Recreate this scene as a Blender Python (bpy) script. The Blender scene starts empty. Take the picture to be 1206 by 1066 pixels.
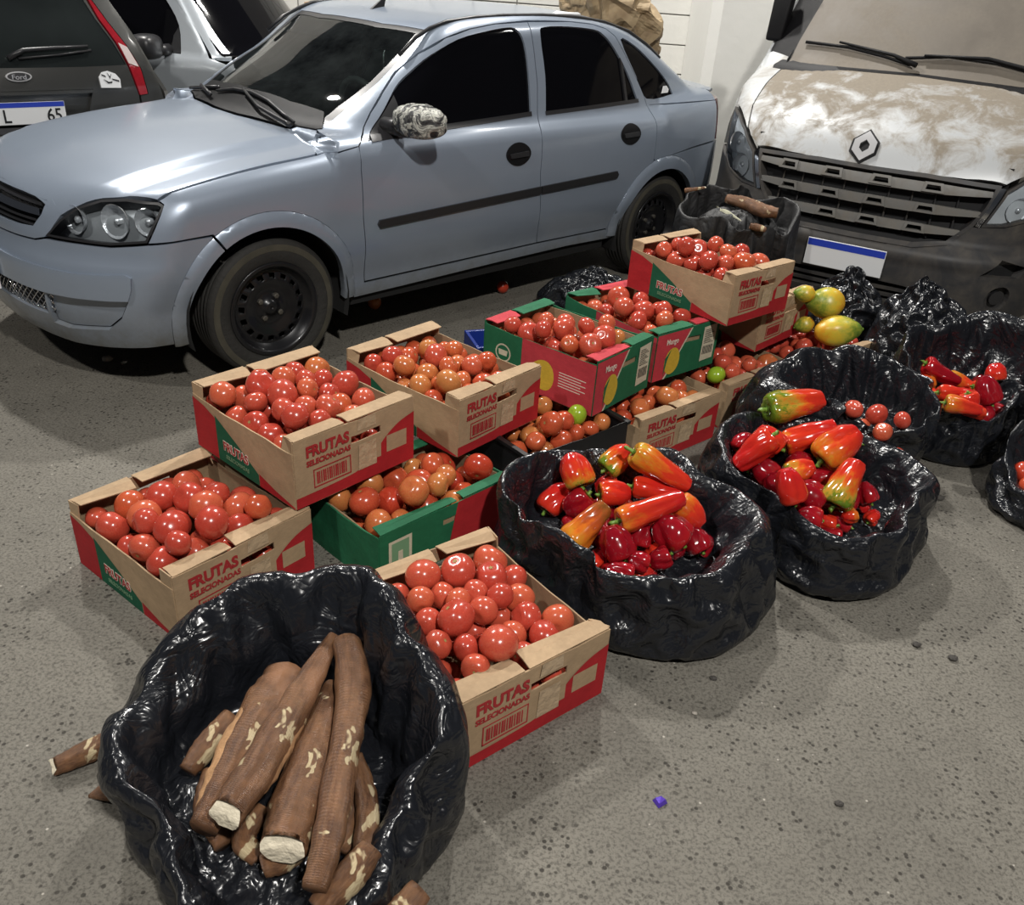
import bpy, bmesh, math, random
import numpy as np
from mathutils import Vector, Matrix, geometry as mgeo, noise as mnoise

S = bpy.context.scene
COL = S.collection
PI = math.pi

# ------------------------------------------------------------------ camera
CAM_F, CAM_P, CAM_R, CAM_H = 1009.76, .5187, .0723, 1.583
_fw = np.array([0, math.cos(CAM_P), -math.sin(CAM_P)]); _rt = np.array([1., 0, 0]); _up = np.cross(_rt, _fw)
_rt2 = math.cos(CAM_R)*_rt + math.sin(CAM_R)*_up; _up2 = -math.sin(CAM_R)*_rt + math.cos(CAM_R)*_up
cd = bpy.data.cameras.new('camera'); cam = bpy.data.objects.new('camera', cd); COL.objects.link(cam)
cd.sensor_fit = 'HORIZONTAL'; cd.sensor_width = 36.0; cd.lens = CAM_F/1206*36.0; cd.clip_start = .05; cd.clip_end = 200
cam.matrix_world = Matrix(((_rt2[0], _up2[0], -_fw[0], 0), (_rt2[1], _up2[1], -_fw[1], 0), (_rt2[2], _up2[2], -_fw[2], CAM_H), (0, 0, 0, 1)))
S.camera = cam

# ------------------------------------------------------------------ world, lamps, exposure
w = bpy.data.worlds.new('night'); S.world = w; w.use_nodes = True
w.node_tree.nodes['Background'].inputs['Color'].default_value = (.55, .6, .7, 1)
w.node_tree.nodes['Background'].inputs['Strength'].default_value = .05
S.view_settings.view_transform = 'Standard'; S.view_settings.look = 'None'
S.view_settings.gamma = 1; S.view_settings.use_curve_mapping = False
S.view_settings.exposure = 0.0
def lamp(name, loc, power, size=.35, col=(1, .97, .92), target=(0, 3.2, 0)):
    d = bpy.data.lights.new(name, 'AREA'); d.shape = 'DISK'; d.size = size; d.energy = power; d.color = col
    o = bpy.data.objects.new(name, d); COL.objects.link(o); o.location = loc
    o.rotation_euler = (Vector(target)-Vector(loc)).to_track_quat('-Z', 'Y').to_euler()
    return o
lamp('market_floodlight', (1.5, -1.9, 5.6), 350, .30)
lamp('market_floodlight', (-3.6, -.6, 5.8), 140, .30)
lamp('market_floodlight', (-3.4, 6.4, 5.4), 290, .26)
lamp('market_floodlight', (.6, 6.6, 5.4), 270, .26)
lamp('market_floodlight', (4.9, 5.8, 5.6), 50, .26)

# ------------------------------------------------------------------ helpers
def atz(px, py, z):
    "ground-plan position of a measured sight line at height z"
    d = _fw + _rt2*(px-603)/CAM_F - _up2*(py-533)/CAM_F
    t = (z-CAM_H)/d[2]
    return np.array([d[0]*t, d[1]*t, z])

def prop(o, label=None, cat=None, group=None, kind=None):
    if label: o['label'] = label
    if cat: o['category'] = cat
    if group: o['group'] = group
    if kind: o['kind'] = kind
    return o
def thing(name, label, cat, loc=(0, 0, 0), rz=0, group=None, kind=None):
    o = bpy.data.objects.new(name, None); COL.objects.link(o); o.empty_display_size = .05
    o.location = loc; o.rotation_euler = (0, 0, rz)
    return prop(o, label, cat, group, kind)
def mesh_of(name, V, F, mat=None, smooth=True, normals=None, mats=None, fm=None):
    me = bpy.data.meshes.new(name)
    me.from_pydata([tuple(map(float, v)) for v in V], [], [tuple(map(int, f)) for f in F])
    if mats:
        for m in mats: me.materials.append(m)
        if fm is not None: me.polygons.foreach_set('material_index', [int(i) for i in fm])
    elif mat: me.materials.append(mat)
    me.polygons.foreach_set('use_smooth', [bool(smooth)]*len(me.polygons))
    if normals is not None: me.normals_split_custom_set_from_vertices([tuple(map(float, n)) for n in normals])
    me.update()
    return me
def link(name, me, parent=None, loc=None, rot=None):
    o = bpy.data.objects.new(name, me); COL.objects.link(o)
    if parent is not None: o.parent = parent
    if loc is not None: o.location = loc
    if rot is not None: o.rotation_euler = rot
    return o
class MB:
    "collects shapes, builds one mesh object"
    def __init__(s): s.V = []; s.F = []
    def add(s, V, F):
        b = len(s.V); s.V += [tuple(v) for v in V]; s.F += [tuple(b+i for i in f) for f in F]; return s
    def box(s, x0, x1, y0, y1, z0, z1):
        V = [(x, y, z) for x in (x0, x1) for y in (y0, y1) for z in (z0, z1)]
        return s.add(V, [(0, 1, 3, 2), (4, 6, 7, 5), (0, 4, 5, 1), (2, 3, 7, 6), (0, 2, 6, 4), (1, 5, 7, 3)])
    def hexa(s, P):
        "8 corners: bottom ring 0-3, top ring 4-7"
        return s.add(P, [(3, 2, 1, 0), (4, 5, 6, 7), (0, 1, 5, 4), (1, 2, 6, 5), (2, 3, 7, 6), (3, 0, 4, 7)])
    def prism(s, poly, d0, d1, axis='y'):
        "polygon (a,b) extruded; axis is the extrusion axis"
        n = len(poly)
        def P(a, b, d): return {'x': (d, a, b), 'y': (a, d, b), 'z': (a, b, d)}[axis]
        V = [P(a, b, d0) for a, b in poly]+[P(a, b, d1) for a, b in poly]
        return s.add(V, [tuple(range(n)), tuple(range(2*n-1, n-1, -1))]+[(i, (i+1) % n, n+(i+1) % n, n+i) for i in range(n)])
    def tube(s, pts, r, n=8, cap=True, flat=1.0):
        pts = [Vector(p) for p in pts]; rs = r if hasattr(r, '__len__') else [r]*len(pts)
        base = len(s.V); prevn = None
        for i, p in enumerate(pts):
            t = (pts[min(i+1, len(pts)-1)]-pts[max(i-1, 0)]).normalized()
            a = prevn if prevn is not None else (Vector((0, 0, 1)) if abs(t.z) < .9 else Vector((1, 0, 0)))
            u = (a - t*a.dot(t)).normalized(); v = t.cross(u); prevn = u
            for k in range(n):
                an = 2*PI*k/n; s.V.append(tuple(p+(u*math.cos(an)*flat+v*math.sin(an))*rs[i]))
        for i in range(len(pts)-1):
            for k in range(n):
                s.F.append((base+i*n+k, base+i*n+(k+1) % n, base+(i+1)*n+(k+1) % n, base+(i+1)*n+k))
        if cap:
            s.F.append(tuple(base+k for k in range(n-1, -1, -1))); s.F.append(tuple(base+(len(pts)-1)*n+k for k in range(n)))
        return s
    def lathe(s, prof, n=32, axis='y', c=(0, 0, 0), close=False):
        "prof: (radius, along)"
        base = len(s.V)
        for rr, d in prof:
            for k in range(n):
                an = 2*PI*k/n; a, b = rr*math.cos(an), rr*math.sin(an)
                P = {'x': (d, a, b), 'y': (a, d, b), 'z': (a, b, d)}[axis]
                s.V.append((P[0]+c[0], P[1]+c[1], P[2]+c[2]))
        for i in range(len(prof)-1):
            for k in range(n):
                s.F.append((base+i*n+k, base+i*n+(k+1) % n, base+(i+1)*n+(k+1) % n, base+(i+1)*n+k))
        return s
    def build(s, name, mat, parent=None, smooth=False, loc=None, rot=None, bevel=0, fixn=True):
        me = mesh_of(name, s.V, s.F, mat, smooth)
        if fixn or bevel:
            bm = bmesh.new(); bm.from_mesh(me)
            if bevel:
                bmesh.ops.bevel(bm, geom=[e for e in bm.edges if len(e.link_faces) == 2 and e.calc_face_angle(0) > .5], offset=bevel, segments=2, affect='EDGES', profile=.6)
            bmesh.ops.recalc_face_normals(bm, faces=bm.faces)
            bm.to_mesh(me); bm.free()
            if bevel: me.polygons.foreach_set('use_smooth', [bool(smooth)]*len(me.polygons))
        return link(name, me, parent, loc, rot)
def sharp(o, ang=35):
    me = o.data; bm = bmesh.new(); bm.from_mesh(me)
    for e in bm.edges:
        e.smooth = not (len(e.link_faces) == 2 and e.calc_face_angle(0) > math.radians(ang))
    bm.to_mesh(me); bm.free(); return o
def text_mesh(txt, size, mat, ext=.0006, bold=0.0, squeeze=1.0):
    cu = bpy.data.curves.new('txt', 'FONT'); cu.body = txt; cu.size = size; cu.extrude = ext; cu.align_x = 'CENTER'; cu.align_y = 'CENTER'
    cu.offset = bold; cu.resolution_u = 3
    o = bpy.data.objects.new('txt', cu); COL.objects.link(o)
    dg = bpy.context.evaluated_depsgraph_get(); me = bpy.data.meshes.new_from_object(o.evaluated_get(dg))
    bpy.data.objects.remove(o); bpy.data.curves.remove(cu)
    me.materials.clear(); me.materials.append(mat)
    if squeeze != 1: me.transform(Matrix.Diagonal((squeeze, 1, 1, 1)))
    return me

# ------------------------------------------------------------------ materials
def newmat(name):
    m = bpy.data.materials.new(name); m.use_nodes = True
    nt = m.node_tree; b = nt.nodes['Principled BSDF']; return m, nt, b
def N(nt, typ, ins=None, **kw):
    n = nt.nodes.new(typ)
    for k, v in kw.items(): setattr(n, k, v)
    for k, v in (ins or {}).items():
        s = n.inputs[k]
        if isinstance(v, tuple) and len(v) == 2 and hasattr(v[0], 'outputs'): nt.links.new(v[0].outputs[v[1]], s)
        elif hasattr(v, 'outputs'): nt.links.new(v.outputs[0], s)
        else: s.default_value = v
    return n
def rgba(c): return (c[0], c[1], c[2], 1)
def srgb(r, g, b):
    f = lambda v: (v/255/12.92 if v/255 <= .04045 else ((v/255+.055)/1.055)**2.4)
    return (f(r), f(g), f(b))
def plain(name, col, rough=.5, metal=0, coat=0, spec=.5, bump=0, bscale=40, var=0, vscale=6):
    m, nt, b = newmat(name)
    b.inputs['Base Color'].default_value = rgba(col); b.inputs['Roughness'].default_value = rough
    b.inputs['Metallic'].default_value = metal; b.inputs['Coat Weight'].default_value = coat
    b.inputs['Specular IOR Level'].default_value = spec
    tc = N(nt, 'ShaderNodeTexCoord')
    if var:
        nz = N(nt, 'ShaderNodeTexNoise', {'Vector': (tc, 'Object'), 'Scale': vscale, 'Detail': 5})
        mx = N(nt, 'ShaderNodeMix', {0: (nz, 0)}, data_type='RGBA')
        mx.inputs[6].default_value = rgba([c*(1-var) for c in col]); mx.inputs[7].default_value = rgba([min(1, c*(1+var)) for c in col])
        nt.links.new(mx.outputs[2], b.inputs['Base Color'])
    if bump:
        nz2 = N(nt, 'ShaderNodeTexNoise', {'Vector': (tc, 'Object'), 'Scale': bscale, 'Detail': 4})
        bp = N(nt, 'ShaderNodeBump', {'Height': (nz2, 0), 'Strength': bump, 'Distance': .01})
        nt.links.new(bp.outputs[0], b.inputs['Normal'])
    return m
def ramp(nt, fac, stops, interp='LINEAR'):
    n = nt.nodes.new('ShaderNodeValToRGB'); n.color_ramp.interpolation = interp
    el = n.color_ramp.elements
    while len(el) > 1: el.remove(el[-1])
    el[0].position = stops[0][0]; el[0].color = rgba(stops[0][1])
    for p_, c in stops[1:]:
        e = el.new(p_); e.color = rgba(c)
    nt.links.new(fac[0].outputs[fac[1]], n.inputs[0]); return n
def mix(nt, fac, a, b):
    n = nt.nodes.new('ShaderNodeMix'); n.data_type = 'RGBA'
    for s, v in ((n.inputs[0], fac), (n.inputs[6], a), (n.inputs[7], b)):
        if isinstance(v, tuple) and hasattr(v[0], 'outputs'): nt.links.new(v[0].outputs[v[1]], s)
        elif isinstance(v, (int, float)): s.default_value = v
        else: s.default_value = rgba(v)
    return (n, 2)

# ------------------------------------------------------------------ implicit bodywork tools
def spl(xs, ys):
    xs = np.array(xs, float); ys = np.array(ys, float)
    if xs[0] > xs[-1]: xs = xs[::-1]; ys = ys[::-1]
    d = np.diff(ys)/np.diff(xs); m = np.zeros_like(ys); m[1:-1] = (d[1:]*np.diff(xs)[:-1]+d[:-1]*np.diff(xs)[1:])/(xs[2:]-xs[:-2]); m[0] = d[0]; m[-1] = d[-1]
    def f(x):
        x = np.asarray(x, float); xc = np.clip(x, xs[0], xs[-1]); i = np.clip(np.searchsorted(xs, xc)-1, 0, len(xs)-2)
        h = xs[i+1]-xs[i]; t = (xc-xs[i])/h
        r = (2*t**3-3*t**2+1)*ys[i]+(t**3-2*t**2+t)*h*m[i]+(-2*t**3+3*t**2)*ys[i+1]+(t**3-t**2)*h*m[i+1]
        return r+np.where(x < xs[0], (x-xs[0])*m[0], 0)+np.where(x > xs[-1], (x-xs[-1])*m[-1], 0)
    return f
def smax(a, b, k):
    h = np.maximum(k-np.abs(a-b), 0)/k
    return np.maximum(a, b)+h*h*k*.25
def smin(a, b, k): return -smax(-a, -b, k)
def sstep(x, a, b):
    t = np.clip((np.asarray(x)-a)/(b-a), 0, 1); return t*t*(3-2*t)
def frame_point(fr, a, b, d):
    "fr: side (x,z)->y ; top (x,y)->z ; front (theta,z)->radius about x0 ; face (y,z)->x"
    if fr[0] == 'side': return np.stack([a, d, b], -1)
    if fr[0] == 'top': return np.stack([a, b, d], -1)
    if fr[0] == 'face': return np.stack([d, a, b], -1)
    if fr[0] == 'polar': return np.stack([a, d*np.cos(b), fr[1]+d*np.sin(b)], -1)
    return np.stack([fr[1]+d*np.cos(a), d*np.sin(a), b], -1)
def cast(F, fr, a, b, dmax, dmin, n=90):
    "outermost surface point along the frame direction"
    a = np.asarray(a, float); b = np.asarray(b, float)
    hi = np.full(a.shape, float(dmax)); lo = np.full(a.shape, float(dmin)); found = np.zeros(a.shape, bool)
    step = (dmax-dmin)/n; cur = hi.copy()
    for i in range(n):
        nxt = dmax-step*(i+1)
        P = frame_point(fr, a, b, np.full(a.shape, nxt)); v = F(P[..., 0], P[..., 1], P[..., 2])
        new = (v < 0) & ~found
        hi[new] = nxt+step; lo[new] = nxt; found |= new
        if found.all(): break
    for _ in range(22):
        mid = (hi+lo)/2; P = frame_point(fr, a, b, mid); v = F(P[..., 0], P[..., 1], P[..., 2]) < 0
        lo = np.where(v, mid, lo); hi = np.where(v, hi, mid)
    return hi, found
def grad(F, P, e=.006):
    x, y, z = P[..., 0], P[..., 1], P[..., 2]
    g = np.stack([F(x+e, y, z)-F(x-e, y, z), F(x, y+e, z)-F(x, y-e, z), F(x, y, z+e)-F(x, y, z-e)], -1)
    return g/np.maximum(np.linalg.norm(g, axis=-1, keepdims=True), 1e-9)
def inpoly(px, py, poly):
    r = np.zeros(np.shape(px), bool); n = len(poly)
    for i in range(n):
        x0, y0 = poly[i]; x1, y1 = poly[(i+1) % n]
        c = ((y0 > py) != (y1 > py)) & (px < (x1-x0)*(py-y0)/((y1-y0) if y1 != y0 else 1e-12)+x0)
        r ^= c
    return r
def densify(poly, step):
    out = []
    for i in range(len(poly)):
        a = np.array(poly[i], float); b = np.array(poly[(i+1) % len(poly)], float); k = max(1, int(np.ceil(np.linalg.norm(b-a)/step)))
        out += [a+(b-a)*j/k for j in range(k)]
    return out
def curve(pts, n=6, closed=False):
    "Catmull-Rom through points"
    P = [np.array(p, float) for p in pts]; out = []; m = len(P)
    for i in range(m if closed else m-1):
        p0 = P[(i-1) % m] if closed or i > 0 else 2*P[0]-P[1]
        p1 = P[i]; p2 = P[(i+1) % m]; p3 = P[(i+2) % m] if closed or i+2 < m else 2*P[-1]-P[-2]
        for k in range(n):
            t = k/n; out.append(.5*((2*p1)+(-p0+p2)*t+(2*p0-5*p1+4*p2-p3)*t*t+(-p0+3*p1-3*p2+p3)*t**3))
    if not closed: out.append(P[-1])
    return [tuple(o) for o in out]
def inset(poly, d):
    "shrink polygon by d (simple mitre)"
    P = np.array(poly, float); n = len(P)
    A = .5*sum(P[i][0]*P[(i+1) % n][1]-P[(i+1) % n][0]*P[i][1] for i in range(n)); sg = 1 if A > 0 else -1
    out = []
    for i in range(n):
        e0 = P[i]-P[i-1]; e1 = P[(i+1) % n]-P[i]
        n0 = sg*np.array([-e0[1], e0[0]])/(np.linalg.norm(e0)+1e-9); n1 = sg*np.array([-e1[1], e1[0]])/(np.linalg.norm(e1)+1e-9)
        b = n0+n1; L = np.linalg.norm(b); b = b/(L+1e-9); c = max(.45, float(b@n0)); out.append(tuple(P[i]+b*d/c))
    return out
def panel_mesh(name, F, fr, outer, holes=(), mat=None, res=.03, off=0., depth=.012, gap=.0, dmax=1.3, dmin=0., warp=None):
    "sheet of bodywork: polygon (with holes) laid on the surface F=0, edges turned inwards by depth"
    sc = 1.0
    if gap: outer = inset(outer, gap); holes = [inset(h, -gap) for h in holes]
    loops = [densify(outer, res)]+[densify(h, res) for h in holes]
    pts = []; edges = []
    for L in loops:
        b = len(pts); pts += [tuple(q) for q in L]; edges += [(b+i, b+(i+1) % len(L)) for i in range(len(L))]
    nb = len(pts); O = np.array(loops[0]); lo = O.min(0); hi = O.max(0)
    gx, gy = np.meshgrid(np.arange(lo[0]+res*.5, hi[0], res), np.arange(lo[1]+res*.5, hi[1], res)); gx = gx.ravel(); gy = gy.ravel()
    k = inpoly(gx, gy, outer)
    for h in holes: k &= ~inpoly(gx, gy, h)
    B = np.array(pts); gx, gy = gx[k], gy[k]
    if len(gx):
        dm = np.min((gx[:, None]-B[None, :, 0])**2+(gy[:, None]-B[None, :, 1])**2, 1); kk = dm > (res*.45)**2; gx, gy = gx[kk], gy[kk]
    pts += list(zip(gx, gy))
    V2, E2, F2, ov, oe, of = mgeo.delaunay_2d_cdt([Vector(map(float, q)) for q in pts], edges, [], 0, 1e-6)
    A = np.array([tuple(v) for v in V2]); T = [f for f in F2]
    C = np.array([A[list(f)].mean(0) for f in T]); k = inpoly(C[:, 0], C[:, 1], outer)
    for h in holes: k &= ~inpoly(C[:, 0], C[:, 1], h)
    T = [f for f, q in zip(T, k) if q]
    d, ok = cast(F, fr, A[:, 0], A[:, 1], dmax, dmin); P = frame_point(fr, A[:, 0], A[:, 1], d); G = grad(F, P)
    if warp is not None: P = warp(P, G)
    P = P+G*off
    T = [f for f in T if all(ok[i] for i in f)]
    # orient triangles with the surface
    TT = []
    for f in T:
        nrm = np.cross(P[f[1]]-P[f[0]], P[f[2]]-P[f[0]]); TT.append(tuple(f) if nrm@G[f[0]] > 0 else tuple(reversed(f)))
    # rim
    cnt = {}
    for f in TT:
        for i in range(3):
            e = (f[i], f[(i+1) % 3]); cnt[e] = cnt.get(e, 0)+1
    V = [tuple(q) for q in P]; Nn = [tuple(q) for q in G]
    faces = list(TT)
    if depth:
        for (i, j) in [e for e in cnt if (e[1], e[0]) not in cnt]:
            b = len(V); pi, pj = P[i], P[j]; qi, qj = pi-G[i]*depth, pj-G[j]*depth
            nn = np.cross(pj-pi, qi-pi); nn = -nn/(np.linalg.norm(nn)+1e-9)
            V += [tuple(pi), tuple(qi), tuple(qj), tuple(pj)]; Nn += [tuple(nn)]*4; faces.append((b, b+1, b+2, b+3))
    return mesh_of(name, V, faces, mat, True, Nn)
def panel(name, parent, *a, mirror=True, **k):
    me = panel_mesh(name, *a, **k); o = link(name, me, parent)
    if mirror:
        o2 = link(name, me, parent); o2.scale = (1, -1, 1)
    return o
# ------------------------------------------------------------------ ground
def asphalt():
    m, nt, b = newmat('worn_asphalt'); tc = N(nt, 'ShaderNodeTexCoord'); O = (tc, 'Object')
    big = N(nt, 'ShaderNodeTexNoise', {'Vector': O, 'Scale': 1.3, 'Detail': 5, 'Roughness': .6})
    mid = N(nt, 'ShaderNodeTexNoise', {'Vector': O, 'Scale': 9, 'Detail': 6, 'Roughness': .7})
    fine = N(nt, 'ShaderNodeTexNoise', {'Vector': O, 'Scale': 120, 'Detail': 3, 'Roughness': .7})
    c1 = ramp(nt, (big, 0), [(.35, (.140, .130, .110)), (.65, (.192, .178, .150))])
    c2 = mix(nt, (ramp(nt, (mid, 0), [(.40, (0, 0, 0)), (.75, (.35, .35, .35))]), 0), (c1, 0), (.25, .235, .20))
    c3 = mix(nt, (ramp(nt, (fine, 0), [(.38, (.85, .85, .85)), (.54, (0, 0, 0))]), 0), c2, (.085, .078, .066))
    # aggregate chips and pits
    vo = N(nt, 'ShaderNodeTexVoronoi', {'Vector': O, 'Scale': 48, 'Randomness': 1.}); vo2 = N(nt, 'ShaderNodeTexVoronoi', {'Vector': O, 'Scale': 34, 'Randomness': 1.})
    pn = N(nt, 'ShaderNodeTexNoise', {'Vector': O, 'Scale': 5, 'Detail': 3})
    r1 = ramp(nt, (vo, 0), [(.16, (1, 1, 1)), (.26, (0, 0, 0))]); r1b = ramp(nt, (pn, 0), [(.38, (.15, .15, .15)), (.56, (.95, .95, .95))])
    pit = N(nt, 'ShaderNodeMath', {0: (r1, 0), 1: (r1b, 0)}, operation='MULTIPLY')
    c4 = mix(nt, (pit, 0), c3, (.04, .036, .03))
    sep = N(nt, 'ShaderNodeSeparateColor', {0: (vo2, 'Color')})
    wh = N(nt, 'ShaderNodeMath', {0: (sep, 0), 1: .90}, operation='GREATER_THAN'); r2 = ramp(nt, (vo2, 0), [(.06, (.9, .9, .9)), (.12, (0, 0, 0))])
    ch = N(nt, 'ShaderNodeMath', {0: (wh, 0), 1: (r2, 0)}, operation='MULTIPLY')
    c5 = mix(nt, (ch, 0), c4, (.42, .39, .34))
    st = N(nt, 'ShaderNodeTexNoise', {'Vector': O, 'Scale': 2.6, 'Detail': 6, 'Roughness': .75, 'W': 4.}, noise_dimensions='4D')
    c6 = mix(nt, (ramp(nt, (st, 0), [(.62, (0, 0, 0)), (.72, (.45, .45, .45))]), 0), c5, (.06, .054, .046))
    nt.links.new(c6[0].outputs[2], b.inputs['Base Color']); b.inputs['Roughness'].default_value = .75; b.inputs['Specular IOR Level'].default_value = .3
    h1 = N(nt, 'ShaderNodeMath', {0: (fine, 0), 1: (pit, 0)}, operation='SUBTRACT')
    bp = N(nt, 'ShaderNodeBump', {'Height': (h1, 0), 'Strength': .55, 'Distance': .006}); nt.links.new(bp.outputs[0], b.inputs['Normal'])
    return m
ASPH = asphalt()
gm = MB()
gn = 60
for j in range(gn+1):
    for i in range(gn+1):
        x = -12+24*i/gn; y = -4+24*j/gn
        gm.V.append((x, y, 0))
gm.F = [(j*(gn+1)+i, j*(gn+1)+i+1, (j+1)*(gn+1)+i+1, (j+1)*(gn+1)+i) for j in range(gn) for i in range(gn)]
prop(gm.build('floor', ASPH), 'worn grey brown asphalt with dark pits', None, None, 'structure')
# ------------------------------------------------------------------ silver saloon: body surface
SED_LOC, SED_YAW = (-.6837, 4.7328), .791
_hood = spl([.70, .93, 1.2, 1.45, 1.7, 1.88, 1.99, 2.08], [.93, .93, .91, .878, .83, .775, .72, .64])
_deck = spl([-2.1, -1.98, -1.85, -1.6, -1.3], [.99, 1.012, 1.022, 1.025, 1.0])
_sy = spl([.12, .22, .30, .36, .42, .47, .60, .74, .83, .90, .96, 1.02], [.70, .755, .772, .776, .792, .806, .815, .813, .803, .786, .76, .72])
_rf = spl([1.10, 1.0, .86, .6, .42, .32, .18, 0, -.35, -.65, -.9, -1.1, -1.3, -1.48, -1.62, -1.75],
          [.80, .903, 1.01, 1.155, 1.258, 1.31, 1.35, 1.372, 1.388, 1.386, 1.370, 1.328, 1.25, 1.16, 1.085, 1.01])
_nose = spl([.15, .25, .34, .44, .52, .57, .62, .68, .74, .8], [2.00, 2.045, 2.07, 2.075, 2.07, 2.045, 2.035, 2.01, 1.97, 1.92])
def sedan_low(x, y, z):
    y = np.abs(y)
    side = y-(_sy(z)-.045*np.maximum(x-1.0, 0)**2-.055*np.maximum(-x-1.0, 0)**2)
    crease = sstep(y, .50+.06*(x-1.2), .60+.06*(x-1.2))
    hz = _hood(x)-.022*crease*sstep(x, .7, 1.1)-.035*(y/.72)**2
    dz = _deck(x)-.02*(y/.7)**2
    mid = .93+0*x
    top = z-np.where(x > .93, hz, np.where(x > -1.2, mid, dz))
    yy = y/.80
    front = (x-(_nose(z)-.20*yy**2-.17*yy**4))*.9
    rear = (-2.02+.10*yy**2+.2*yy**4+.03*sstep(z, .6, 1.0)-x)*.9
    a = smax(side, top, .09); a = smax(a, front, .05); a = smax(a, rear, .06)
    return smax(a, .17-z, .03)
def sedan_cab(x, y, z):
    y = np.abs(y)
    side = (y-(.752-.30*(z-.92)-.05*(z-.92)**2-.028*np.maximum(x+.15, 0)**2-.045*np.maximum(-.35-x, 0)**2))*.95
    q = (y/.62)**2
    top = (z-(_rf(x+np.where(x > 0, .12, -.10)*q*sstep(np.abs(x), .1, .5))-.020*q))*.85
    return smax(smax(side, top, .075), .86-z, .03)
def SED(x, y, z): return smin(sedan_low(x, y, z), sedan_cab(x, y, z), .035)
# ------------------------------------------------------------------ shared vehicle materials and parts
def paint(name, col, rough=.32, metal=.55, dirt=0.0, dirtcol=(.10, .085, .065), dz=.38):
    m, nt, b = newmat(name)
    tc = N(nt, 'ShaderNodeTexCoord')
    b.inputs['Roughness'].default_value = rough; b.inputs['Metallic'].default_value = metal
    b.inputs['Coat Weight'].default_value = .6; b.inputs['Coat Roughness'].default_value = .12
    nz = N(nt, 'ShaderNodeTexNoise', {'Vector': (tc, 'Object'), 'Scale': 3.0, 'Detail': 8, 'Roughness': .65})
    base = mix(nt, (ramp(nt, (nz, 0), [(.35, (0, 0, 0)), (.75, (1, 1, 1))]), 0), [c*.94 for c in col], col)
    if dirt:
        sep = N(nt, 'ShaderNodeSeparateXYZ', {0: (tc, 'Object')})
        mr = N(nt, 'ShaderNodeMapRange', {'Value': (sep, 2), 'From Min': dz+.12, 'From Max': dz-.12, 'To Min': 0., 'To Max': 1.})
        nz2 = N(nt, 'ShaderNodeTexNoise', {'Vector': (tc, 'Object'), 'Scale': 9.0, 'Detail': 9, 'Roughness': .75})
        mu = N(nt, 'ShaderNodeMath', {0: (mr, 0), 1: (nz2, 0)}, operation='MULTIPLY')
        mu2 = N(nt, 'ShaderNodeMath', {0: (mu, 0), 1: dirt}, operation='MULTIPLY'); mu2.use_clamp = True
        base2 = mix(nt, (mu2, 0), (base[0], base[1]), dirtcol)
        nt.links.new(base2[0].outputs[2], b.inputs['Base Color'])
        me_ = N(nt, 'ShaderNodeMapRange', {'Value': (mu2, 0), 'To Min': metal, 'To Max': 0.0}); nt.links.new(me_.outputs[0], b.inputs['Metallic'])
        ro_ = N(nt, 'ShaderNodeMapRange', {'Value': (mu2, 0), 'To Min': rough, 'To Max': .8}); nt.links.new(ro_.outputs[0], b.inputs['Roughness'])
    else: nt.links.new(base[0].outputs[2], b.inputs['Base Color'])
    return m
def glass(name, tint, rough=.02, opac=0.0):
    m, nt, b = newmat(name); nt.nodes.remove(b); out = nt.nodes['Material Output']
    tr = N(nt, 'ShaderNodeBsdfTransparent', {'Color': rgba(tint)}); gl = N(nt, 'ShaderNodeBsdfGlossy', {'Color': (1, 1, 1, 1), 'Roughness': rough})
    fr = N(nt, 'ShaderNodeFresnel', {'IOR': 1.5}); mx = N(nt, 'ShaderNodeMixShader', {0: (fr, 0), 1: (tr, 0), 2: (gl, 0)})
    last = mx
    if opac:
        df = N(nt, 'ShaderNodeBsdfDiffuse', {'Color': (.25, .29, .29, 1)}); tc = N(nt, 'ShaderNodeTexCoord')
        nz = N(nt, 'ShaderNodeTexNoise', {'Vector': (tc, 'Object'), 'Scale': 3.2, 'Detail': 7, 'Roughness': .7})
        rp = ramp(nt, (nz, 0), [(.35, (0, 0, 0)), (.8, (opac,)*3)])
        last = N(nt, 'ShaderNodeMixShader', {0: (rp, 0), 1: (mx, 0), 2: (df, 0)})
    nt.links.new(last.outputs[0], out.inputs[0]); return m
M = {}
M['silver'] = paint('silver_blue_paint', (.265, .312, .385), .34, .30, 1.5, (.10, .095, .075), .33)
M['tint'] = plain('black_window_film', (.003, .003, .004), .05, spec=.14)
M['wsglass'] = glass('windshield_glass', (.80, .93, .90), .02, .07)
M['black'] = plain('black_plastic', (.007, .007, .008), .5, spec=.2, bump=.15, bscale=300)
M['satin'] = plain('satin_black_plastic', (.02, .02, .022), .35)
M['rubber'] = plain('tyre_rubber', (.022, .021, .019), .75, var=.35, vscale=9, bump=.3, bscale=60)
M['scuff'] = plain('scuffed_tyre_shoulder', (.055, .050, .036), .9, var=.6, vscale=14)
M['steel'] = plain('black_steel_rim', (.014, .014, .016), .32, .3, .3)
M['boltm'] = plain('dull_wheel_bolt', (.16, .15, .13), .5, .7)
M['chrome'] = plain('chrome', (.75, .75, .76), .12, 1)
M['reflect'] = plain('lamp_reflector', (.62, .63, .65), .22, .35, bump=.5, bscale=55)
M['badge'] = plain('satin_silver_badge', (.50, .50, .51), .3, .35)
M['lens'] = glass('clear_lamp_lens', (.85, .88, .9), .03)
M['lamp_dark'] = plain('lamp_housing', (.30, .31, .32), .3, .3)
M['under'] = plain('dark_underbody', (.006, .006, .006), .9)
M['inner'] = plain('dark_seam_lining', (.008, .008, .009), .8)
M['seat'] = plain('grey_seat_fabric', (.50, .58, .56), .7, var=.2)
M['dash'] = plain('dark_dashboard', (.014, .016, .016), .6)
M['plate'] = plain('white_plate', (.72, .73, .74), .4)
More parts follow.
